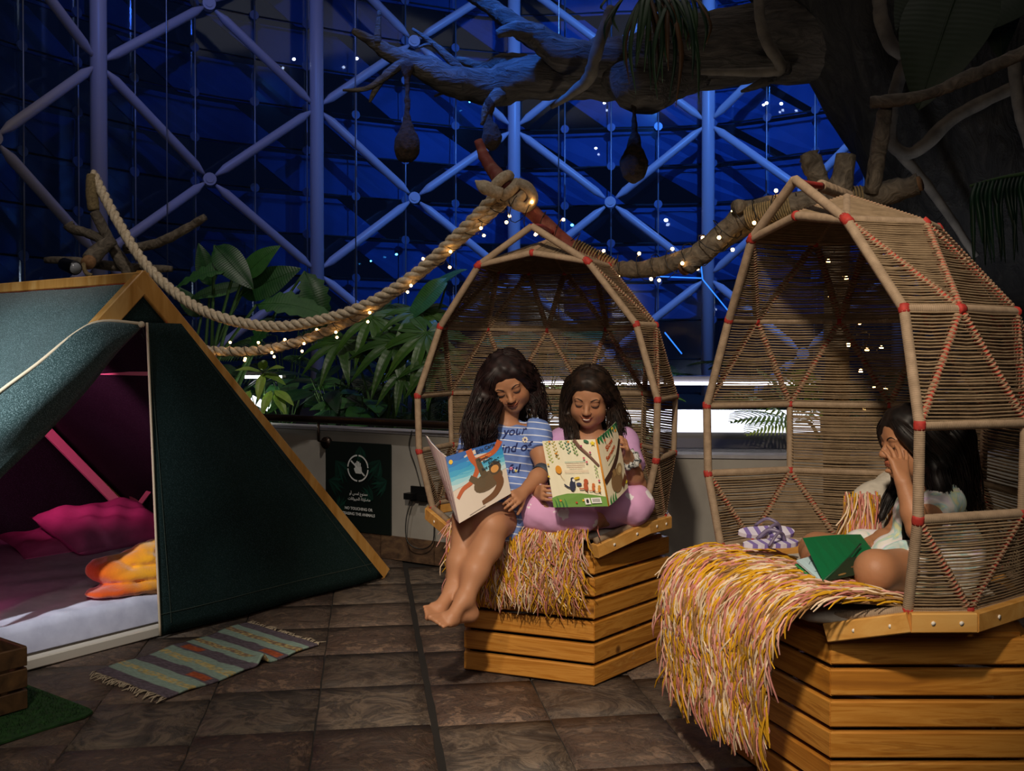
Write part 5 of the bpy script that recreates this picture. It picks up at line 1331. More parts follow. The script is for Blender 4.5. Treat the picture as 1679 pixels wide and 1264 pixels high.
    f.stroke('text_line', [(.25, .47), (.45, .43), (.60, .40)], .02, '7a8a6a', fc)
    f.stroke('branch', [(.02, .66), (.35, .58), (.70, .44), (.98, .26)], [.16, .16, .14, .10], '3f2a22', fc)
    f.blob('animal_body', .50, .76, .27, .17, '7d6243', fc, -.2); f.stroke('limb', [(.40, .58), (.45, .68)], .10, '8d7048', fc); f.blob('animal_head', .68, .64, .16, .085, '9a8058', fc); f.blob('animal_face', .70, .65, .09, .05, 'c3ab7e', fc)
    f.poly('tag', [(.66, .86), (.92, .76), (.98, .85), (.72, .95)], '6a3f2a', fc); f.blob('flower', .93, .90, .06, .022, 'd9c52e', fc)
    for u in (.1, .2, .3): f.stroke('grass_blade', [(u, 1), (u, .93), (u+.04, .88)], [.08, .05, .01], '3a7a3f', fc)
book_two()
# ---------------------------------------------------------------- green book on the lap of the girl at right
def book_three():
    root = thing('picture_book', W(1349, 952, 2.55), 'open hardback with plain green endpapers on the lap of the girl at right', 'book', 'open picture books')
    g = Cover(W(1316.5, 882, 2.74), W(1411, 876, 2.90), W(1436, 909, 2.74), W(1349, 951, 2.545)); g.bow = .004; g.slab('endpaper', ink('06663a'), root, .0015)
    d = Cover(W(1391, 914, 2.625), W(1474, 905, 2.72), W(1462, 930, 2.68), W(1350, 954, 2.548)); dc = d.slab('cover', ink('20301f'), root, .004)
    for u, v, col in ((.3, .5, '6b4a2a'), (.55, .6, '7a6a30'), (.75, .4, '3a5a30'), (.2, .8, '8a6a3a')): d.blob('cover_print', u, v, .06, .05, col, dc)
    MB().tube([W(1349, 953, 2.548), W(1391, 915, 2.63), W(1411, 892, 2.76)], .003, 6).obj('spine', ink('0c4a2c'), root)
    p = Cover(W(1306, 918, 2.70), W(1352, 906, 2.78), W(1372, 935, 2.62), W(1348, 954, 2.552)); pp = p.slab('page', ink('b9d3da'), root, .006)
    for pts in (((.2, .3), (.4, .2), (.5, .45), (.3, .5)), ((.45, .6), (.6, .5), (.7, .75)), ((.15, .6), (.3, .7), (.25, .85))): p.stroke('drawing_line', pts, .02, '4a5a66', pp)
    p2 = Cover(W(1304, 921, 2.70), W(1352, 910, 2.78), W(1372, 938, 2.62), W(1347, 958, 2.55)); p2.slab('board', ink('2f8a4a'), root, .003, -.007)
book_three()

# ---------------------------------------------------------------- shaggy yarn throws
M_yarn = vcol('yarn', .9, .2, 200, .15)
YC = [lin('c99620'), lin('d8a428'), lin('cf8b80'), lin('d7a294'), lin('e3ccae'), lin('dcc09c'), lin('9a7248'), lin('c47a6c')]
def throw(k, prof, w0, w1, n, rad, label, hang, seed, taper=0):
    D = PODS[k]; a = math.radians(D['az']); nn = Vector((math.cos(a), math.sin(a), 0)); e = Vector((-math.sin(a), math.cos(a), 0)); c = D['c']; r = random.Random(seed)
    P_ = [Vector((p[0], p[1], 0)) for p in catmull([(x, z, 0) for x, z in prof], 8)]; Ls = [0]
    for p, q in zip(P_, P_[1:]): Ls.append(Ls[-1]+(q-p).length)
    Lt = Ls[-1]
    def sf(w, s):
        if s > Lt: x, z = P_[-1].x, P_[-1].y-(s-Lt); t = Vector((0, -1))
        else:
            i = max(j for j in range(len(Ls)) if Ls[j] <= max(s, 0)); i = min(i, len(P_)-2); f = (s-Ls[i])/max(Ls[i+1]-Ls[i], 1e-6); p = P_[i].lerp(P_[i+1], f); x, z = p.x, p.y; t = Vector((P_[i+1].x-P_[i].x, P_[i+1].y-P_[i].y)).normalized()
        w = w if w < 0 else w*(1-taper*min(max(s, 0)/Lt, 1))
        x += .012*math.sin(w*17+seed)+.008*math.sin(w*31)
        return c+nn*x+e*w+Vector((0, 0, z)), (nn*-t.y+Vector((0, 0, t.x))).normalized()
    root = thing('yarn_throw', sf((w0+w1)/2, Lt*.6)[0], label, 'throw', 'shaggy yarn throws')
    g = []
    for i in range(25):
        row = []
        for j in range(21):
            w = w0+(w1-w0)*j/20; p, q = sf(w, Lt*i/24); row.append(p-q*.004)
        g.append(row)
    sheet(g, 'backing', plain('yarn_backing', '8a6a44', .95), root, .006)
    mb = MB()
    for _ in range(n):
        w = r.uniform(w0, w1); s = Lt*(r.random()**.9)*1.0; L = r.uniform(.7, 1.25)*hang; m = 6; jw = r.gauss(0, .028); ph = r.uniform(0, 6.28); am = r.uniform(.001, .006); lift = r.uniform(.004, .024); pts = []; rads = []
        bot = s > Lt*.9
        for i in range(m):
            f = i/(m-1); p, q = sf(w+jw*f+am*math.sin(ph+f*7), s+L*f)
            pts.append(p+q*(.001+lift*math.sin(PI*min(1, f*.85+.08)))+e*am*math.cos(ph+5*f)+Vector((0, 0, am*.7*math.sin(ph+6*f)))); rads.append(rad*(1 if i < m-1 else .6))
        cc = YC[r.choice((0, 0, 1, 1, 2, 2, 3, 4, 4, 5, 6, 6, 7))]; v = r.uniform(.75, 1.12); mb.tube(pts, rads, 4, False, col=tuple(x*v for x in cc))
    tag(mb.obj('yarn', M_yarn, root, vc=True), kind='stuff')
    return sf
throw(0, [(.17, .562), (.30, .564), (.365, .562), (.402, .54), (.41, .50), (.408, .44), (.405, .37)], -.235, .275, 2300, .0024, 'pink and yellow shaggy yarn throw over the seat of the two girls', .105, 1)
throw(1, [(.06, .572), (.22, .590), (.33, .588), (.395, .55), (.425, .48), (.425, .38), (.415, .28)], -.285, .41, 5600, .0028, 'larger pink and yellow shaggy yarn throw hanging from the right pod', .13, 2, .36)

# fringed back cushion behind the girl at right
def back_cushion():
    S = SD(); S.chain([W(1422, 822, 3.20), W(1470, 808, 3.28), W(1540, 812, 3.28), W(1590, 820, 3.18)], [.055, .07, .065, .05], .05)
    S.chain([W(1425, 862, 3.16), W(1480, 860, 3.24), W(1540, 860, 3.22), W(1590, 865, 3.12)], [.06, .065, .06, .05], .05); S.wobble(.006, 30, 2)
    V, Q = S.mesh(.009); root = thing('back_cushion', W(1520, 890, 3.22), 'white cushion with yarn fringe behind the girl at right', 'cushion')
    obj('cushion_body', V, Q, M_cush, root); mb = MB(); r = random.Random(6)
    for _ in range(420):
        px = r.uniform(1386, 1470) if r.random() < .7 else r.uniform(1470, 1580); Y = 3.10+r.uniform(-.02, .02)+(.05 if px > 1440 else 0); py = r.uniform(805, 860); p = W(px, py, Y); L = r.uniform(.10, .19); pts = []; ph = r.uniform(0, 6.28)
        for i in range(6):
            f = i/5; pts.append(Vector((p.x+.006*math.sin(ph+4*f)-.03*f*f*(px < 1420), p.y-.012*math.sin(PI*f), max(p.z-L*f, .585+.006*r.random()))))
        cc = YC[r.choice((0, 1, 2, 3, 4, 6, 7))]; mb.tube(pts, .0028, 4, False, col=cc)
    tag(mb.obj('fringe', M_yarn, root, vc=True), kind='stuff')
back_cushion()
# flip-flops on the right pod
def flipflop(c, az, tilt, label):
    R = Matrix.Rotation(az, 3, 'Z') @ Matrix.Rotation(tilt, 3, 'X'); c = Vector(c); n = 24; out = []
    for i in range(n):
        a = 2*PI*i/n; x = .088*math.cos(a); y = (.034+.006*math.cos(a))*math.sin(a)*(1-.18*math.exp(-((x+.01)/.03)**2)); out.append((x, y))
    root = thing('flip_flop', c, label, 'flip-flop', 'flip-flops on the right pod')
    V = [R @ Vector((x, y, z))+c for z in (0, .012) for x, y in out]; Fc = [(i, (i+1) % n, n+(i+1) % n, n+i) for i in range(n)]+[tuple(range(n-1, -1, -1)), tuple(range(n, 2*n))]
    so = obj('sole', V, Fc, stripe_mat('sole_stripes_%d' % int(az*10), ('c9c4d6', 'd4d0de'), '7d6cab', .034, .42, (math.cos(az), math.sin(az), 0)), root, False)
    top = [R @ Vector(p)+c for p in ((.045, 0, .012), (.035, 0, .034), (.02, .004, .042))]
    M_s = plain('strap_mauve', '6f6480', .4)
    for s in (1, -1): MB().tube(catmull([R @ Vector(p)+c for p in ((.046, 0, .010), (.034, .004*s, .034), (.005, .024*s, .040), (-.025, .036*s, .010))], 4), .0042, 6, flat=1.4).obj('strap', M_s, root)
flipflop(Vector((.755, 2.90, .640)), .25, .10, 'striped mauve flip-flop lying flat on the yarn throw')
flipflop(Vector((.775, 3.03, .650)), .1, .35, 'striped mauve flip-flop tilted behind the other one')
# ---------------------------------------------------------------- warning sign on the planter wall
AR = {'م': ('\uFEE1', '\uFEE2', '\uFEE3', '\uFEE4'), 'ن': ('\uFEE5', '\uFEE6', '\uFEE7', '\uFEE8'), 'و': ('\uFEED', '\uFEEE', None, None), 'ع': ('\uFEC9', '\uFECA', '\uFECB', '\uFECC'), 'ل': ('\uFEDD', '\uFEDE', '\uFEDF', '\uFEE0'), 'س': ('\uFEB1', '\uFEB2', '\uFEB3', '\uFEB4'),
      'أ': ('\uFE83', '\uFE84', None, None), 'ض': ('\uFEBD', '\uFEBE', '\uFEBF', '\uFEC0'), 'ا': ('\uFE8D', '\uFE8E', None, None), 'ي': ('\uFEF1', '\uFEF2', '\uFEF3', '\uFEF4'), 'ق': ('\uFED5', '\uFED6', '\uFED7', '\uFED8'), 'ة': ('\uFE93', '\uFE94', None, None), 'ح': ('\uFEA1', '\uFEA2', '\uFEA3', '\uFEA4'), 'ت': ('\uFE95', '\uFE96', '\uFE97', '\uFE98')}
def arabic(s):
    out = []
    for w in s.split(' '):
        g = ''
        for i, ch in enumerate(w):
            f = AR[ch]; prev = i > 0 and AR[w[i-1]][2] is not None; nxt = i < len(w)-1 and f[2] is not None
            g += f[3] if prev and nxt else f[1] if prev else f[2] if nxt else f[0]
        out.append(g)
    return ' '.join(out)[::-1]
def sign():
    def wp(t, z):
        a = Vector((-1.121, 6.05, 0)); b = Vector((-.698, 5.80, 0)); d = (b-a); n = Vector((d.y, -d.x, 0)).normalized(); n = n if n.y < 0 else -n; return a+d*t+n*.02+Vector((0, 0, z))
    c = Cover(wp(0, .672), wp(1, .672), wp(1, .142), wp(0, .142)); root = thing('warning_sign', wp(.5, .142), 'dark green no-touching sign with a crossed-out hand on the planter wall', 'sign')
    bd = c.slab('board', ink('0a1512'), root, .012); r = random.Random(2)
    for (u, v, a0, L) in ((.16, .22, .9, .30), (.05, .45, .3, .26), (.85, .18, 2.2, .30), (.95, .40, 2.7, .26), (.55, .04, 1.6, .2), (.75, .62, 3.6, .22), (.2, .78, 5.3, .2)):
        for k in range(7):
            a = a0+(k-3)*.22; e = (u+math.cos(a)*L*(1-.06*abs(k-3)), v+math.sin(a)*L*(1-.06*abs(k-3))); m_ = ((u+e[0])/2+.01, (v+e[1])/2); pts = [(min(max(x, .0), 1), min(max(y, 0), 1)) for x, y in ((u, v), m_, e)]
            if abs(pts[0][0]-pts[2][0])+abs(pts[0][1]-pts[2][1]) > .05: c.stroke('leaf_print', pts, [.012, .045, .004], ('0f2e26', '123a2f', '0c241e')[k % 3], bd)
    for a0 in range(4): c.stroke('ring', [(.52+.155*math.cos(a), .285+.155*math.sin(a)*c.w/c.h) for a in np.linspace(a0*PI/2+.07, (a0+1)*PI/2-.07, 7)], .018, 'd5d8d6', bd)
    c.stroke('hand_palm', [(.525, .27), (.53, .33), (.53, .345)], [.10, .105, .07], 'cfd3d1', bd)
    for x, h in ((.487, .225), (.510, .205), (.533, .210), (.556, .225)): c.stroke('hand_finger', [(x, .28), (x, (h+.28)/2), (x, h)], .019, 'cfd3d1', bd)
    c.stroke('hand_thumb', [(.50, .34), (.478, .31), (.470, .285)], .020, 'cfd3d1', bd)
    c.stroke('slash', [(.415, .205), (.52, .285), (.625, .365)], .020, 'd5d8d6', bd)
    c.text(arabic('ممنوع لمس أو'), .53, .585, .024, 'd5d8d6', bd, 0, 0, .0004); c.text(arabic('مضايقة الحيوانات'), .54, .645, .024, 'd5d8d6', bd, 0, 0, .0004)
    c.text('NO TOUCHING OR', .53, .755, .0235, 'd5d8d6', bd, 0, 0, .0006); c.text('TEASING THE ANIMALS', .53, .815, .0235, 'd5d8d6', bd, 0, 0, .0006)
sign()
# ---------------------------------------------------------------- power socket with plug and cable
def socket():
    p = W(692, 810, 5.66); root = thing('wall_socket', p, 'black double socket with plug and dangling cable on the planter wall', 'socket'); d = Vector((.85, -.5, 0)).normalized(); n = Vector((-.5, -.85, 0)).normalized(); R = Matrix((d, n, (0, 0, 1))).transposed()
    M_pl = plain('black_plastic', '0d0d0e', .4)
    MB().box(p, (.15, .016, .085), R).obj('plate', M_pl, root, False); MB().box(p-d*.06+n*.03-Vector((0, 0, .012)), (.06, .05, .035), R).obj('plug', M_pl, root, False); MB().box(p+d*.02+n*.02-Vector((0, 0, .02)), (.05, .035, .03), R).obj('plug', M_pl, root, False)
    q = p-d*.05+n*.03; MB().tube(catmull([q-Vector((0, 0, .03)), q+Vector((-.03, -.02, -.14)), q+Vector((-.02, -.05, -.26)), q+Vector((.06, -.07, -.30)), q+Vector((.125, -.09, -.26)), q+Vector((.135, -.08, -.15))], 6), .0035, 6).obj('cable', M_pl, root)
    MB().tube(catmull([p+n*.01+Vector((0, 0, .04)), p+n*.01-d*.04+Vector((0, 0, .16)), p+n*.015-d*.08+Vector((0, 0, .27)), p-d*.07+Vector((0, 0, .36))], 5), .0028, 6).obj('cable', M_pl, root)
socket()
# ================================================================== TREE, LOGS, ROPES, PLANTS
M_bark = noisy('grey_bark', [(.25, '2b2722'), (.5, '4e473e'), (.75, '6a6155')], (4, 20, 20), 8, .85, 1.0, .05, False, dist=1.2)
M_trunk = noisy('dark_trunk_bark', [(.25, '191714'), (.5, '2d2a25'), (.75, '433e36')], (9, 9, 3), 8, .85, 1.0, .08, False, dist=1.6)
M_log = noisy('driftwood', [(.25, '332c25'), (.5, '5c5347'), (.75, '7f7464')], (16, 16, 16), 7, .8, .9, .02, True, dist=1.5)
M_logend = noisy('cut_wood', [(.3, '6b4a30'), (.7, '99744e')], (30, 30, 30), 4, .8, .3, .004)
def branch(name, pts, mat, root, n=14, per=6, rough=.10, seed=0, close=True):
    """pts: (px, py, depth, radius in px)"""
    P = [np.array([*W(x, y, Y), r*Y/F]) for x, y, Y, r in pts]; C = catmull(P, per); Q, fr = frames([c[:3] for c in C]); V = []; Fc = []
    for i, p in enumerate(Q):
        t, u, v = fr[i]; r = max(C[i][3], .0015)
        for j in range(n):
            a = 2*PI*j/n; d = u*math.cos(a)+v*math.sin(a); k = 1+rough*vnoise(p+d*r, 3.2/max(r*6, .12), seed)+rough*.6*vnoise(p*1.0+d*r*2, 9/max(r*6, .12), seed+3)
            V.append(p+d*r*k)
    for i in range(len(Q)-1):
        for j in range(n): Fc.append((i*n+j, i*n+(j+1) % n, (i+1)*n+(j+1) % n, (i+1)*n+j))
    Fc.append(tuple(range(n-1, -1, -1))); Fc.append(tuple(range((len(Q)-1)*n, len(Q)*n)))
    return obj(name, V, Fc, mat, root)
D0 = 6.5
tree = thing('artificial_tree', (3.9, 6.5, 0), 'huge grey artificial rainforest tree with a long bare branch', 'tree')
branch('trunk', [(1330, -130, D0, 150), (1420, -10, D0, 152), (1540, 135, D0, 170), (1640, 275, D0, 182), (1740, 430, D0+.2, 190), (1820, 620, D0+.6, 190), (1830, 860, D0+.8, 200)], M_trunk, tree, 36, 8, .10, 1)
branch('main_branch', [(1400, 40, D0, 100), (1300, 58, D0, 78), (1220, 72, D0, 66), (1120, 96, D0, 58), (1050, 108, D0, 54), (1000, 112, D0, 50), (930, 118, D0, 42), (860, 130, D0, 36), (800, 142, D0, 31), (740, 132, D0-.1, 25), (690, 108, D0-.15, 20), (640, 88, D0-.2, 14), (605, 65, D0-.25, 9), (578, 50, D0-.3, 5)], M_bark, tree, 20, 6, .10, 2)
branch('side_branch', [(1010, 100, D0-.1, 34), (930, 92, D0-.2, 28), (880, 60, D0-.25, 20), (845, 48, D0-.3, 13), (815, 56, D0-.3, 7)], M_bark, tree, 14, 6, .12, 4)
branch('side_branch', [(890, 70, D0, 20), (850, 45, D0, 17), (810, 15, D0, 14), (775, -8, D0, 12), (740, -30, D0, 10)], M_bark, tree, 12, 6, .12, 5)
branch('side_branch', [(880, 120, D0+.2, 24), (830, 105, D0+.25, 20), (800, 112, D0+.3, 12), (760, 100, D0+.3, 7), (748, 96, D0+.3, 4)], M_bark, tree, 12, 6, .12, 6)
for pts in ([(618, 72, D0-.25, 7), (620, 45, D0-.25, 5), (622, 18, D0-.25, 3)], [(668, 98, D0-.2, 9), (640, 118, D0-.25, 8), (612, 140, D0-.3, 5), (590, 147, D0-.3, 4), (562, 148, D0-.3, 2)], [(632, 125, D0-.26, 5), (615, 148, D0-.28, 5), (606, 168, D0-.28, 2)],
            [(765, 128, D0-.12, 11), (735, 95, D0-.15, 8), (705, 68, D0-.15, 5), (676, 47, D0-.15, 2)], [(712, 74, D0-.15, 4), (700, 73, D0-.16, 3), (686, 78, D0-.16, 2)], [(745, 152, D0, 5), (728, 152, D0, 3), (712, 158, D0, 2)], [(820, 155, D0-.1, 14), (800, 175, D0-.15, 9), (790, 205, D0-.15, 3)],
            [(1290, 110, D0-.2, 12), (1260, 130, D0-.25, 9), (1230, 145, D0-.25, 5), (1215, 150, D0-.25, 2)]):
    branch('twig', pts, M_bark, tree, 8, 5, .12, len(pts))
branch('bulge', [(1000, 118, D0-.1, 30), (1050, 138, D0-.15, 46), (1085, 130, D0-.1, 44), (1150, 110, D0-.05, 34)], M_bark, tree, 16, 6, .10, 8)
M_vine = noisy('pale_vine', [(.3, '4d463c'), (.7, '756b5c')], (9, 9, 9), 5, .85, .4, .01)
for pts in ([(1002, 15, 6.1, 9), (988, 55, 6.02, 10), (975, 95, 6.02, 10), (965, 128, 6.1, 11), (935, 155, 6.25, 7), (905, 175, 6.4, 4)], [(1243, -20, 5.95, 8), (1246, 30, 5.9, 9), (1258, 70, 5.92, 10), (1280, 108, 6.0, 10), (1260, 118, 6.05, 8), (1150, 118, 6.2, 5)],
            [(1440, -30, 5.85, 11), (1445, 30, 5.75, 12), (1462, 75, 5.72, 12), (1484, 98, 5.72, 12), (1468, 150, 5.74, 11), (1460, 205, 5.76, 10), (1464, 238, 5.76, 10), (1490, 252, 5.74, 10), (1520, 235, 5.70, 11), (1560, 195, 5.68, 11), (1610, 168, 5.68, 11), (1690, 130, 5.68, 11)],
            [(1484, 98, 5.72, 9), (1500, 80, 5.70, 8), (1520, 40, 5.72, 8), (1530, -20, 5.75, 8)], [(1662, 100, 5.66, 10), (1670, 170, 5.64, 10), (1690, 240, 5.64, 10)], [(1470, 245, 5.78, 9), (1510, 290, 5.8, 8), (1550, 345, 5.82, 7), (1600, 420, 5.85, 6)]):
    branch('vine', pts, M_vine, tree, 10, 6, .12, 3)
# ---- hanging weaver nests
M_nest = noisy('dry_grass_nest', [(.3, '17100b'), (.7, '3a2818')], (40, 40, 60), 5, .95, 1.0, .01)
def nest(top, neck, c, rx, rz, Y, label):
    a = W(*top, Y); b = W(*neck, Y); p = W(*c, Y); k = Y/F; S = SD(); h = p.z-b.z
    S.chain([b, mid(b, p, .35), p], [5*k, rx*k*.42, rx*k*.8], .03); S.ell(p, (rx*k, rx*k, rz*k), None, .04); S.cone(a, 3.2*k, b, 4.5*k, .02); S.ell(a, (9*k, 9*k, 14*k), None, .03); S.wobble(.006, 60, 2).wobble(.004, 130, 5)
    V, Q = S.mesh(.009); return tag(obj('weaver_nest', V, Q, M_nest), label, 'nest', 'hanging nests')
nest((668, 112), (668, 196), (667, 240), 20, 27, 6.25, 'hanging weaver nest lit blue below the forked branch tip')
nest((1040, 160), (1040, 212), (1040, 270), 22, 30, 6.3, 'dark teardrop nest hanging from the thick part of the branch')
nest((803, 172), (803, 196), (806, 226), 15, 22, 6.35, 'small dark nest below the bend of the branch, behind the log tip')
# ---- logs behind the pods
perch = thing('driftwood_perch', (1.25, 3.75, 0), 'long driftwood logs with fairy lights joining the two pods', 'perch')
M_logred = noisy('reddish_driftwood', [(.25, '4a1f1c'), (.5, '7a3a34'), (.75, '9a7466')], (9, 9, 9), 6, .7, .5, .01, True, dist=1)
branch('log', [(784, 230, 4.80, 7), (797, 262, 4.79, 10), (822, 296, 4.78, 12), (860, 335, 4.75, 13), (905, 378, 4.72, 13), (950, 415, 4.68, 13), (1015, 443, 4.62, 12)], M_logred, perch, 14, 6, .09, 1)
branch('log', [(1005, 440, 4.64, 12), (1050, 442, 4.52, 14), (1105, 430, 4.38, 15), (1160, 408, 4.25, 15), (1220, 375, 4.1, 14), (1290, 348, 3.95, 13)], M_log, perch, 14, 6, .17, 2)
branch('log', [(1124, 438, 4.16, 14), (1150, 415, 4.12, 17), (1190, 380, 4.05, 17), (1222, 350, 4.0, 18), (1260, 340, 3.95, 17), (1330, 330, 3.85, 17), (1430, 322, 3.78, 18), (1470, 312, 3.74, 18), (1506, 302, 3.70, 16)], M_log, perch, 16, 6, .17, 3)
branch('stub', [(1225, 345, 4.0, 12), (1215, 340, 3.97, 13), (1208, 338, 3.94, 11)], M_log, perch, 12, 4, .08, 3)
branch('post', [(1327, 252, 3.86, 15), (1334, 275, 3.85, 17), (1345, 300, 3.84, 15), (1356, 335, 3.84, 17)], M_log, perch, 14, 6, .17, 4)
branch('post', [(1387, 254, 3.76, 18), (1382, 285, 3.76, 18), (1374, 330, 3.76, 19), (1372, 420, 3.76, 20), (1372, 600, 3.76, 21), (1372, 900, 3.76, 22), (1372, 1098, 3.76, 24)], M_log, perch, 16, 5, .15, 5)
branch('post', [(1452, 175, 3.72, 11), (1446, 215, 3.72, 13), (1438, 262, 3.73, 13), (1428, 318, 3.75, 13)], M_log, perch, 12, 6, .15, 6)
branch('beam', [(1427, 168, 3.70, 10), (1475, 164, 3.66, 11), (1530, 152, 3.62, 9), (1580, 130, 3.58, 12), (1630, 108, 3.55, 11), (1690, 82, 3.5, 12), (1760, 55, 3.45, 12)], M_log, perch, 12, 6, .12, 7)
for x, y, Y, r, dx in ((1122, 440, 4.155, 13, (-.6, -.5, -.3)), (1508, 301, 3.695, 14, (.6, -.6, .2))):
    p = W(x, y, Y); d = Vector(dx).normalized(); MB().tube([p-d*.02, p+d*.004], r*Y/F*.9, 14).obj('cut_end', M_logend, perch)
# rope wrapping and straps at the pod hanging points
M_rope = noisy('natural_rope', [(.3, 'a8967a'), (.7, 'd9c9ad')], (60, 60, 60), 4, .95, .5, .004)
M_rope2 = noisy('burlap_wrap', [(.3, '5e5038'), (.7, '8a7854')], (80, 80, 80), 3, .95, .5, .003)
def coil(name, a, b, r, turns, wr, mat, root):
    a = Vector(a); b = Vector(b); d = (b-a).normalized(); u = d.orthogonal().normalized(); v = d.cross(u); n = turns*14
    MB().tube([a.lerp(b, i/n)+(u*math.cos(i*2*PI/14)+v*math.sin(i*2*PI/14))*r for i in range(n+1)], wr, 6).obj(name, mat, root)
coil('rope_wrap', W(940, 405, 4.68), W(1008, 440, 4.63), .040, 16, .0042, M_rope2, perch)
coil('rope_wrap', W(1225, 356, 3.97), W(1300, 338, 3.88), .0425, 20, .004, M_rope2, perch)
coil('rope_wrap', W(1365, 328, 3.80), W(1415, 324, 3.78), .044, 10, .004, M_rope2, perch)
p = PO[1]['P']; MB().tube(catmull([p, W(1320, 301, 2.95), W(1348, 305, 3.1)], 6), .0105, 8).obj('red_strap', M_red, perch)
coil('strap_sleeve', W(1345, 304, 3.1), W(1392, 322, 3.5), .014, 22, .006, M_tan, perch)
p = PO[0]['P']; MB().tube(catmull([p, W(890, 372, 4.2), W(905, 380, 4.68)], 6), .010, 8).obj('red_strap', M_red, perch)

# ---- twisted ropes
def rope(path, r, name, label, lay=.16, group='twisted ropes'):
    C = catmull(path, 14); Q, fr = frames(C); root = thing(name, Q[len(Q)//2], label, 'rope', group); s = 0; S_ = [0]
    for a, b in zip(Q, Q[1:]): S_.append(S_[-1]+(b-a).length)
    L = S_[-1]; n = int(L/.022)
    for k in range(3):
        pts = []
        for i in range(n+1):
            x = L*i/n; j = np.searchsorted(S_, x)-1; j = min(max(j, 0), len(Q)-2); f = (x-S_[j])/max(S_[j+1]-S_[j], 1e-6); p = Q[j].lerp(Q[j+1], f); t, u, v = fr[j]; a = 2*PI*(x/lay+k/3)
            pts.append(p+(u*math.cos(a)+v*math.sin(a))*r*.52)
        MB().tube(pts, r*.56, 8).obj('rope_strand', M_rope, root)
    mb = MB(); rr = random.Random(3)
    for _ in range(int(L*420)):
        x = rr.random(); j = min(int(x*(len(Q)-1)), len(Q)-2); p = Q[j].lerp(Q[j+1], x*(len(Q)-1)-j); t, u, v = fr[j]; a = rr.uniform(0, 6.28); d = (u*math.cos(a)+v*math.sin(a)); e = (d+t*rr.uniform(-1, 1)).normalized(); q = p+d*r*.95
        w = t*.0005; mb.add([q-w, q+w, q+e*rr.uniform(.004, .014)], [(0, 1, 2)])
    tag(mb.obj('fuzz', M_rope, root), kind='stuff'); return Q, root
R1 = [W(*p) for p in ((152, 284, 6.25), (166, 312, 6.2), (196, 368, 6.1), (236, 430, 6.0), (290, 482, 5.9), (352, 517, 5.75), (440, 535, 5.6), (520, 526, 5.45), (600, 500, 5.3), (680, 450, 5.15), (750, 386, 5.0), (812, 322, 4.86))]
R2 = [W(*p) for p in ((250, 560, 5.9), (330, 573, 5.8), (400, 576, 5.7), (460, 568, 5.6), (530, 545, 5.5), (600, 511, 5.35), (690, 447, 5.15), (770, 380, 4.98), (828, 330, 4.86))]
rope(R1, .031, 'thick_rope', 'thick pale twisted rope sagging from the left perch to the log tip')
Q2, _ = rope(R2, .027, 'thick_rope', 'thick twisted rope wound with fairy lights, the lower of the two')
# rope knot on the log tip
kn = thing('rope_knot', W(835, 315, 4.78), 'fluffy rope knot with a frayed end tied round the log tip', 'knot')
def ringc(c, d, r, wr, n=20):
    c = Vector(c); d = Vector(d).normalized(); u = d.orthogonal().normalized(); v = d.cross(u); return MB().tube([c+(u*math.cos(i*2*PI/n)+v*math.sin(i*2*PI/n))*r for i in range(n+1)], wr, 10, False)
dl = W(905, 378, 4.72)-W(797, 262, 4.79)
for f, x, y in ((0, 822, 300), (1, 834, 312), (2, 848, 318)): ringc(W(x, y, 4.76), dl+Vector((0, .2*f, 0)), .050, .026).obj('coil', M_rope, kn)
MB().tube(catmull([W(850, 300, 4.72), W(866, 308, 4.70), W(874, 326, 4.70), W(862, 340, 4.71), W(842, 334, 4.70)], 6), .026, 10).obj('loop', M_rope, kn)
MB().tube(catmull([W(822, 318, 4.68), W(805, 312, 4.67), W(790, 304, 4.67), W(779, 296, 4.67)], 5), [.03]*6+[.032, .034, .034, .032, .03, .026, .020, .014, .008, .004], 10).obj('frayed_end', M_rope, kn)
# ---- fairy lights
M_bulb = plain('warm_bulb', 'ffd9a0', .4, emit='ffbf70', es=26)
M_wire = plain('black_wire', '08080a', .5)
bulb = MB().ball((0, 0, 0), .0075, 8, 6); bulb_me = mesh_of('bulb', bulb.V, bulb.F, M_bulb)
def fairy(Q, n, r, seed, label, wind=1.0):
    C = [Vector(q) for q in Q]; P, fr = frames(C); root = thing('fairy_lights', P[len(P)//2], label, 'fairy lights', 'fairy light strings'); rr = random.Random(seed); pts = []; m = len(P); k = n*6
    for i in range(k+1):
        x = i/k*(m-1); j = min(int(x), m-2); p = P[j].lerp(P[j+1], x-j); t, u, v = fr[j]; a = i*2*PI/9*wind; q = p+(u*math.cos(a)+v*math.sin(a))*(r+.004); pts.append(q)
        if i % 6 == 3:
            o = (u*math.cos(a)+v*math.sin(a))*rr.uniform(.008, .03)+Vector((0, 0, -rr.uniform(0, .03))); inst('bulb', bulb_me, q+o, (0, 0, 0), root); MB().tube([q, q+o*.8], .0018, 5).obj('lead', M_wire, root)
    MB().tube(pts, .0022, 5).obj('wire', M_wire, root)
fairy(Q2[18:], 27, .031, 1, 'string of warm fairy lights twisted round the lower rope')
fairy(catmull([W(*p) for p in ((838, 340, 4.70), (880, 362, 4.66), (925, 388, 4.62), (985, 432, 4.56), (1050, 440, 4.48), (1100, 432, 4.34), (1150, 412, 4.10), (1195, 372, 3.99), (1245, 350, 3.92), (1302, 340, 3.82))], 8), 24, .055, 2, 'string of warm fairy lights along the driftwood log')
fairy(catmull([W(*p) for p in ((1358, 410, 3.55), (1375, 470, 3.52), (1392, 530, 3.50), (1420, 560, 3.50), (1432, 600, 3.52), (1434, 650, 3.55), (1450, 690, 3.6))], 6), 13, .02, 3, 'string of warm fairy lights hanging behind the right pod')
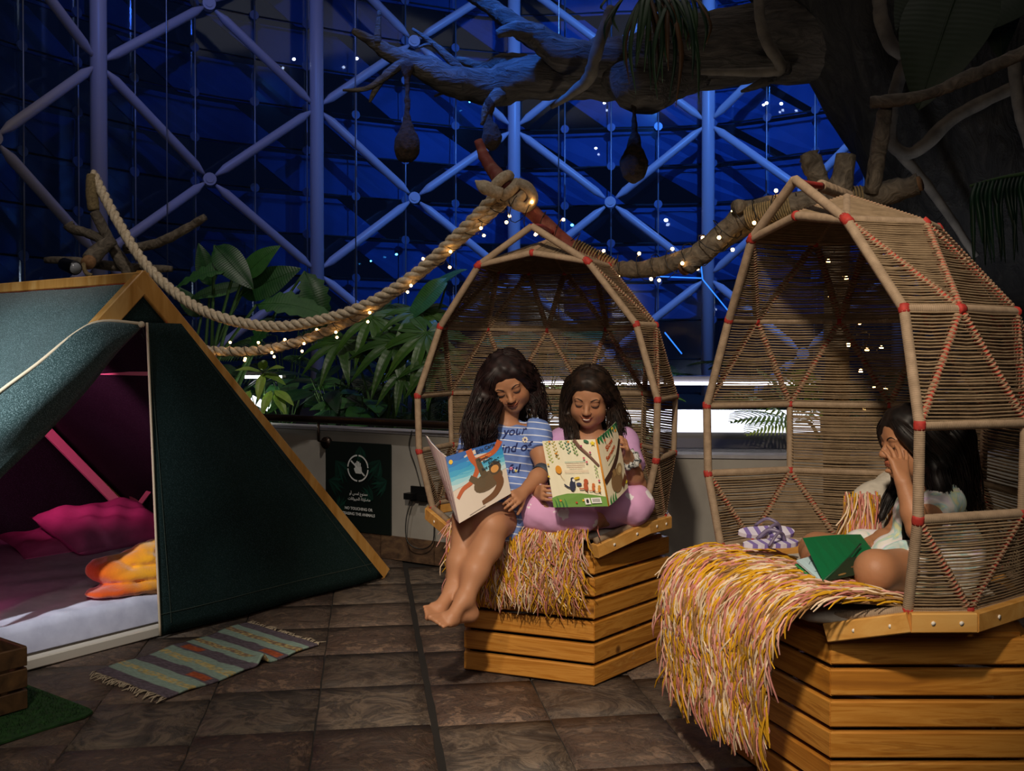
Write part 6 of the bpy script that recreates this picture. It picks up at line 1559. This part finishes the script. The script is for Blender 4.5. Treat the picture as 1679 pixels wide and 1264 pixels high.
# ---- perch behind the tent
lp = thing('branch_perch', W(180, 440, 6.2), 'grey branch perch with a burlap-wrapped tip behind the tent', 'perch')
branch('upright', [(155, 348, 6.2, 8), (168, 372, 6.2, 9), (182, 400, 6.2, 9), (200, 430, 6.2, 11), (212, 450, 6.2, 11), (220, 520, 6.2, 11), (225, 700, 6.25, 12), (225, 905, 6.3, 13)], M_log, lp, 12, 5, .08, 1)
branch('wrapped_tip', [(150, 288, 6.22, 8), (150, 305, 6.2, 9), (151, 325, 6.2, 10), (154, 345, 6.2, 9)], M_rope2, lp, 12, 5, .08, 2)
branch('arm', [(112, 368, 6.25, 10), (120, 376, 6.25, 8), (145, 383, 6.22, 8), (175, 396, 6.2, 9)], M_log, lp, 10, 5, .1, 3)
branch('arm', [(336, 356, 6.0, 6), (310, 372, 6.05, 7), (278, 390, 6.1, 8), (245, 402, 6.15, 8), (205, 408, 6.18, 8)], M_log, lp, 10, 5, .14, 4)
branch('arm', [(74, 426, 6.3, 5), (120, 428, 6.28, 7), (180, 436, 6.25, 8), (240, 440, 6.22, 7), (282, 441, 6.2, 5)], M_log, lp, 10, 5, .1, 5)
branch('arm', [(186, 392, 6.1, 9), (160, 412, 6.05, 13), (146, 428, 6.0, 13)], M_log, lp, 12, 5, .1, 6)
MB().tube([W(147, 428, 5.99), W(144, 431, 5.95)], .042, 12).obj('cut_end', M_logend, lp)
MB().tube(catmull([W(142, 424, 5.98), W(137, 436, 5.95), W(142, 448, 5.95), W(150, 452, 5.95)], 5), .014, 8).obj('rope_loop', M_rope2, lp)
sl = thing('spotlight_can', W(115, 436, 5.9), 'small black spotlight clamped to the perch behind the tent', 'spotlight')
a = W(103, 432, 5.95); b = W(124, 440, 5.85); MB().tube([a, a.lerp(b, .1), b.lerp(a, .1), b], [.03, .038, .042, .040], 16).obj('housing', plain('black_metal', '15161a', .3, .6), sl)
MB().tube([b.lerp(a, .02), b.lerp(a, -.01)], .034, 14).obj('lens', plain('lens_glass', '8a8d92', .2), sl); MB().tube([a.lerp(b, .4), W(118, 428, 6.2)], .006, 6).obj('bracket', M_wire, sl)
# ---------------------------------------------------------------- plants
def leaf_mat(name, c1, c2, rough=.42):
    m, t, b = new_mat(name); oi = t.nodes.new('ShaderNodeObjectInfo'); n = N(t, 'ShaderNodeTexNoise', Scale=9.0, Detail=4.0); t.links.new(coords(t), n.inputs['Vector'])
    ad = N(t, 'ShaderNodeMath', operation='MULTIPLY_ADD'); ad.inputs[1].default_value = .5; t.links.new(oi.outputs['Random'], ad.inputs[0]); ml = N(t, 'ShaderNodeMath', operation='MULTIPLY'); ml.inputs[1].default_value = .5; t.links.new(n.outputs['Fac'], ml.inputs[0]); t.links.new(ml.outputs[0], ad.inputs[2])
    t.links.new(ramp(t, ad.outputs[0], [(.2, c1), (.8, c2)]), b.inputs['Base Color']); b.inputs['Roughness'].default_value = rough
    w = N(t, 'ShaderNodeTexWave', Scale=9.0, Distortion=.5); w.bands_direction = 'X'; t.links.new(coords(t), w.inputs['Vector']); bump(t, b, w.outputs['Fac'], .10, .01)
    return m
M_leafA = leaf_mat('broad_leaf', '18401f', '3b6d31'); M_leafB = leaf_mat('fingered_leaf', '173a17', '446b25'); M_leafC = leaf_mat('dark_leaf', '0d2412', '21472a'); M_leafD = leaf_mat('bright_leaf', '5f8a2a', 'a9bf5a'); M_leafE = leaf_mat('very_dark_leaf', '14210e', '223216', .6)
M_stem = plain('green_stem', '3a5a2a', .6)
def blade(L=1.0, Wd=.32, droop=.35, fold=.18, torn=0, seed=0, tip=1.6, n=14):
    """leaf along +X, up +Z, root at origin"""
    r = random.Random(seed); V = []; Fc = []; m = 7
    for i in range(n+1):
        f = i/n; w = Wd/2*(math.sin(PI*min(f**.75, 1))**.8)*(1-.2*f) if 0 < f < 1 else .004
        if torn and 1 < i < n-1 and i % 2 == 0: w *= r.uniform(.45, .85)
        a = droop*f*f*1.6; x = L*(f-.16*droop*f**3); z = -L*droop*f*f*.8
        for j in range(m):
            q = j/(m-1)*2-1; V.append((x+(.03*L*abs(q)*(1-f)), w*q, z+abs(q)*w*fold*2-.25*w*q*q+.012*L*math.sin(9*f+seed)*abs(q)))
    for i in range(n):
        for j in range(m-1): a = i*m+j; Fc.append((a, a+m, a+m+1, a+1))
    k = len(V); V += [(x, y, z-.004) for x, y, z in V]; Fc += [tuple(q+k for q in f[::-1]) for f in list(Fc)]
    mb = MB(); mb.V = V; mb.F = Fc; mb.tube([(L*(i/8-.16*droop*(i/8)**3), 0, -L*droop*(i/8)**2*.8+.002) for i in range(9)], [.010*L*(1-i/9)+.002 for i in range(9)], 5); return mb
def palmate(n=9, L=.42, seed=0):
    r = random.Random(seed); out = MB()
    for k in range(n):
        a = (k/(n-1)-.5)*4.6; b = blade(L*(1-.25*abs(k/(n-1)-.5)*2), L*.20, .45, .25, 0, seed+k, n=8); ca, sa = math.cos(a), math.sin(a)
        out.add([(x*ca-y*sa, x*sa+y*ca, z) for x, y, z in b.V], b.F)
    return out
def frond(L=.6, n=13, seed=0):
    out = MB(); out.tube([(L*i/8, 0, -.35*L*(i/8)**2) for i in range(9)], [.005*(1-i/10) for i in range(9)], 5)
    for k in range(n):
        f = .15+.85*k/(n-1); p = (L*f, 0, -.35*L*f*f); b = blade(L*.42*math.sin(PI*(.15+.8*f)), L*.05, .4, .2, 0, k, n=5)
        for s in (1, -1):
            a = s*(1.05-.5*f); ca, sa = math.cos(a), math.sin(a); out.add([(p[0]+x*ca-y*sa, x*sa+y*ca, p[2]+z) for x, y, z in b.V], b.F)
    return out
def lm(mb, mat, name='leaf'): return mesh_of(name, mb.V, mb.F, mat)
LB = [lm(blade(1, .50, .3, .15, 0, i), M_leafA) for i in range(2)]+[lm(blade(1, .54, .55, .15, 1, i+5), M_leafA) for i in range(2)]
LP = [lm(palmate(9, .42, i), M_leafB) for i in range(2)]; LC = [lm(blade(1, .42, .5, .2, 0, 9), M_leafC), lm(blade(1, .26, .6, .2, 0, 11), M_leafC)]; LF = [lm(frond(1.0, 15, 1), M_leafB)]; LD = [lm(blade(1, .36, .3, .2, 0, 3), M_leafD), lm(frond(1.0, 13, 2), M_leafD)]
def place_leaf(me, root_p, tip_p, size=None, up_=(0, 0, 1), parent=None, roll=0):
    a = Vector(root_p); d = Vector(tip_p)-a; L = size or d.length; x = d.normalized(); u = Vector(up_); z = (u-x*u.dot(x)); z = z.normalized() if z.length > 1e-4 else x.orthogonal().normalized(); y = z.cross(x)
    R = Matrix((x, y, z)).transposed() @ Matrix.Rotation(roll, 3, 'X'); o = inst('leaf', me, a, R.to_euler(), parent, (L, L, L)); return o
def stem(a, b, r, parent, bend=.08):
    a = Vector(a); b = Vector(b); m_ = (a+b)/2+Vector((0, 0, bend)); MB().tube(catmull([a, m_, b], 6), [r*(1.2-.5*i/12) for i in range(13)], 6).obj('stem', M_stem, parent)
# big banana-like plant behind the tent
bp = thing('banana_plant', Vector((-2.3, 7.3, .6)), 'tall plant with broad torn banana-like leaves behind the tent', 'plant')
for (x0, y0, x1, y1, Y, me, up_, roll, s) in ((352, 402, 405, 460, 7.0, 0, (.3, -1, .3), .2, 1.1), (398, 455, 447, 398, 7.1, 1, (-.3, -1, .2), 0, 1.0), (395, 485, 470, 440, 7.2, 0, (0, -1, .6), .3, 1.15), (420, 500, 520, 480, 6.8, 2, (0, -.6, 1), .1, 1.2), (500, 445, 535, 520, 6.9, 2, (.4, -1, .3), 0, 1.15), (385, 440, 284, 436, 7.0, 3, (0, -.7, 1), 0, 1.05), (400, 470, 300, 475, 7.2, 1, (0, -.8, .8), .2, 1.0), (345, 470, 330, 400, 7.3, 0, (.2, -1, .1), .3, 1.0), (330, 520, 290, 470, 7.3, 1, (0, -1, .4), 0, 1.0), (450, 520, 400, 560, 7.0, 3, (0, -.6, .9), 0, 1.1)):
    a = W(x0, y0, Y); b = W(x1, y1, Y-.15); place_leaf(LB[me], a, b, (b-a).length*s, up_, bp, roll); stem((-2.3+random.uniform(-.15, .15), 7.3+random.uniform(-.1, .1), .58), a, .014, bp)
# plant with fingered leaves beside the left pod
fp = thing('fingered_leaf_plant', Vector((-.75, 6.7, .6)), 'large plant with deeply fingered leaves left of the pod with two girls', 'plant')
for (x, y, tx, ty, Y, s, k) in ((700, 545, 660, 640, 6.3, 1.0, 0), (650, 560, 600, 630, 6.4, 1.0, 1), (610, 520, 570, 590, 6.6, .9, 0), (690, 510, 740, 560, 6.5, .9, 1), (640, 500, 600, 520, 6.8, .8, 0), (715, 590, 690, 680, 6.2, .8, 1), (560, 560, 520, 610, 6.7, .9, 0), (660, 610, 640, 690, 6.3, .7, 1)):
    a = W(x, y, Y); place_leaf(LP[k], a, W(tx, ty, Y-.25), s, (0, -.5, .8), fp, 0); stem((-.75+random.uniform(-.2, .2), 6.75+random.uniform(-.1, .2), .58), a, .009, fp, .15)
for (x, y, tx, ty, Y, s) in ((700, 480, 735, 445, 6.6, .34), (735, 455, 650, 520, 6.5, .42)): a = W(x, y, Y); place_leaf(LB[0], a, W(tx, ty, Y-.1), s, (0, -.6, 1), fp); stem((-.7, 6.8, .58), a, .009, fp)
# shrubs filling the bed
RR_ = random.Random(12)
bush = [(400, 640, 7.6, 0, 'dark leafy shrub closest to the tent beam'), (470, 600, 7.4, 1, 'dark shrub behind the rail bracket'), (540, 620, 7.0, 0, 'leafy shrub right above the no-touching sign'), (600, 640, 6.9, 1, 'dark shrub above the right edge of the sign'), (660, 560, 7.6, 0, 'shrub far behind the fingered plant'), (560, 560, 7.9, 1, 'shrub in the dark gap under the lower rope'), (720, 620, 7.0, 2, 'narrow-leaved plant just left of the left pod'), (470, 540, 8.0, 2, 'fern below the banana leaves'),
        (820, 560, 6.6, 0, 'shrub behind the head of the girl in blue'), (900, 540, 6.8, 1, 'shrub behind the middle of the left pod'), (990, 570, 6.7, 2, 'fern behind the girl in pink'), (880, 600, 6.2, 0, 'low shrub behind both girls'), (330, 600, 8.0, 1, 'shrub hidden low behind the tent side'), (1240, 590, 7.6, 2, 'fern behind the right pod opening'), (1400, 620, 7.2, 0, 'dark shrub behind the girl at right'), (1520, 600, 7.0, 1, 'dark shrub at the far right under the trunk')]
for px, py, Y, kind, lab in bush:
    top = W(px, py, Y); base = Vector((top.x, top.y, .59)); root = thing(('leafy_shrub', 'leafy_shrub', 'fern')[kind], base, lab, ('shrub', 'shrub', 'fern')[kind], 'plants in the bed'); h = max(.25, top.z-.6)
    for k in range(13):
        a = k*2.4+RR_.uniform(-.3, .3); q = RR_.uniform(.3, 1.0); s = RR_.uniform(.24, .42); p = base+Vector((math.cos(a)*.16*q, math.sin(a)*.12*q, h*RR_.uniform(.35, 1.05)))
        d = Vector((math.cos(a), math.sin(a)-.35, RR_.uniform(-.35, .45))).normalized(); me = (LC[0] if kind == 0 else RR_.choice((LC[1], LB[0])) if kind == 1 else LF[0])
        place_leaf(me, p, p+d, s*(1.25 if kind == 2 else 1), (0, -.4, 1), root, RR_.uniform(-.4, .4)); stem(base+Vector((RR_.uniform(-.04, .04), RR_.uniform(-.04, .04), -.01)), p, .005, root, .03)
# small bright plant by the lamp
sp = thing('small_bright_plant', W(435, 690, 7.0), 'small pale green plant lit from below beside the tent beam', 'plant')
for (x, y, tx, ty) in ((432, 612, 420, 650), (432, 612, 470, 622), (430, 610, 400, 600), (432, 608, 430, 590), (434, 610, 455, 596), (450, 640, 480, 655), (445, 640, 430, 668), (450, 645, 470, 675), (410, 640, 395, 665)):
    a = W(x, y, 6.75); place_leaf(LD[0], a, W(tx, ty, 6.65), .20, (0, -.6, 1), sp); stem((W(435, 690, 7.0).x, 6.95, .58), a, .004, sp, .02)
point('plant_uplight', W(440, 668, 6.85), 3.5, (.95, 1.0, .8), .03)
# bright palm by the white counter
pp = thing('small_palm', Vector((2.15, 6.5, .6)), 'small palm with yellow-green fronds beside the white counter', 'palm')
for (x, y, tx, ty, s) in ((1300, 690, 1240, 665, .42), (1300, 690, 1250, 640, .45), (1310, 690, 1290, 620, .45), (1310, 690, 1335, 630, .45), (1305, 690, 1360, 655, .42), (1300, 695, 1255, 685, .35), (1310, 690, 1320, 605, .40)):
    a = W(x, y, 6.15); place_leaf(LD[1], a, W(tx, ty, 6.0), s, (0, -.4, 1), pp)
stem((2.0, 6.35, .58), W(1305, 692, 6.15), .012, pp)
# epiphyte on the branch
ep = thing('hanging_epiphyte', W(1085, 20, 5.95), 'tuft of long strap leaves hanging over the big branch', 'plant')
er = random.Random(8)
M_strap = leaf_mat('strap_leaf', '16321f', '3f5a35'); M_strapb = leaf_mat('brown_strap_leaf', '3a2a18', '6b4a26')
for k in range(34):
    x0 = er.uniform(1040, 1130); x1 = x0+er.uniform(-75, 75); y1 = er.uniform(60, 178) if abs(x1-1085) < 70 else er.uniform(10, 90); Y = 5.85+er.uniform(-.12, .05)
    pts = catmull([W(x0, -5+er.uniform(-10, 10), 6.0), W((x0+x1)/2, -25+.2*y1, Y), W(x1, y1*.5, Y-.08), W(x1+er.uniform(-12, 12), y1, Y-.05)], 4)
    MB().tube(pts, [.016]*8+[.014, .012, .009, .006, .002], 6, flat=.18).obj('leaf', M_strapb if k % 4 == 0 else M_strap, ep)
branch('rhizome', [(1060, 18, 5.9, 6), (1085, 8, 5.9, 8), (1110, -8, 5.95, 8)], M_bark, ep, 10, 5)
# dark leaves close at the top right
dl_ = thing('banana_leaf_cluster', W(1600, -60, 4.6), 'very dark broad leaves hanging in the top right corner', 'plant')
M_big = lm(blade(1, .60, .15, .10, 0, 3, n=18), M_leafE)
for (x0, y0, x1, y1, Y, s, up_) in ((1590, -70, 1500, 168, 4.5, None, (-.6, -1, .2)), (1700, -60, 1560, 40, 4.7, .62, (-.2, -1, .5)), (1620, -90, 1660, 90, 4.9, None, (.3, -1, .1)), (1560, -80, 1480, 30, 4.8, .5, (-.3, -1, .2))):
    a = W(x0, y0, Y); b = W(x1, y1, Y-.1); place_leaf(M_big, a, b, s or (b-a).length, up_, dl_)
for x, y in ((1590, -70), (1700, -60), (1620, -90), (1560, -80)): stem(W(1640, -260, 5.0), W(x, y, 4.6), .02, dl_)
hp = thing('hanging_fern', W(1690, 285, 4.6), 'dark trailing fern hanging at the right edge behind the pod', 'fern')
for k in range(18):
    x = 1600+k*7; y = 300-k*1.5; pts = catmull([W(x, y, 4.6), W(x-6, y+25, 4.55), W(x-4+er.uniform(-6, 6), y+60, 4.54), W(x+er.uniform(-8, 8), y+er.uniform(85, 150), 4.55)], 4); MB().tube(pts, [.012]*10+[.009, .006, .002], 5, flat=.3).obj('leaf', M_leafC, hp)
branch('stem', [(1590, 305, 4.6, 2), (1640, 292, 4.6, 3), (1720, 275, 4.6, 4), (1800, 240, 4.8, 5)], M_stem, hp, 8, 5)
# ---------------------------------------------------------------- lit white counter, light line and low shelf lamp
M_lit = plain('emissive_white_panel', 'f4f6ff', .4, emit='eef2ff', es=1.5); M_led = plain('led_line', 'ffffff', .4, emit='f3f2ff', es=7); M_grey = plain('grey_laminate', '6d6a6a', .5); M_maroon = plain('maroon_band', '3a1a1a', .6)  # the LED line's light on the counter panel is put in as emission
ct = thing('lit_counter', Vector((1.35, 6.45, .6)), 'white counter with a painted glow and a light line above it behind the pods', 'counter')
def quad(name, a, b, z0, z1, th, mat): MB().bar(Vector((a[0], a[1], (z0+z1)/2)), Vector((b[0], b[1], (z0+z1)/2)), th, z1-z0).obj(name, mat, ct, False)
A_, B_ = (.05, 6.42), (1.95, 6.30)
quad('painted_glow_panel', A_, B_, .70, .842, .02, M_lit); quad('counter_front', (A_[0], A_[1]+.01), (B_[0]+.15, B_[1]+.01), .30, .70, .03, M_grey); quad('canopy', (.1, 6.6), (1.98, 6.5), 1.02, 1.055, .30, M_grey); quad('light_line', (.1, 6.445), (1.93, 6.345), 1.000, 1.019, .02, M_led)
for x, y in ((.12, 6.7), (1.97, 6.6)): MB().bar((x, y, .55), (x, y, 1.03), .03, .03).obj('upright', M_grey, ct, False)
quad('counter_end', (1.95, 6.3), (2.1, 6.9), .3, .70, .03, M_grey)
area('counter_light', (1.0, 6.36, .99), (1.0, 6.30, .6), 5, (.95, .96, 1.0), 1.8, .05)
ll = thing('shelf_lamp', Vector((-1.75, 7.5, .6)), 'thin white light line on a grey post among the leaves', 'lamp')
MB().bar(W(402, 618, 7.5), W(466, 618, 7.5), .02, .022).obj('light_line', M_led, ll, False); MB().bar(W(466, 612, 7.5), W(466, 705, 7.5), .03, .03, up=(0, 1, 0)).obj('post', M_grey, ll, False); MB().bar(W(400, 612, 7.5), W(467, 612, 7.5), .05, .02).obj('shade', M_grey, ll, False)
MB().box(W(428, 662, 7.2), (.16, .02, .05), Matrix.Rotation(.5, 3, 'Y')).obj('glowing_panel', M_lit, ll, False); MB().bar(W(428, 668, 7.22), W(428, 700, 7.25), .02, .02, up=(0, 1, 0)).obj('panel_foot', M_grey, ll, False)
# blue light tube seen between the pods
bt = thing('blue_light_tube', W(1150, 440, 6.4), 'thin blue light tubes on the steel behind the pods', 'lamp'); M_btube = plain('blue_tube', '2a6cff', .4, emit='2f7dff', es=1.6)
for a, b in (((1148, 420, 9.0), (1152, 458, 9.0)), ((1152, 458, 9.0), (1196, 512, 9.0)), ((1090, 545, 9.0), (1118, 580, 9.0)), ((1150, 456, 9.0), (1040, 452, 9.0))): MB().tube([W(*a), W(*b)], .0055, 6).obj('tube', M_btube, bt)
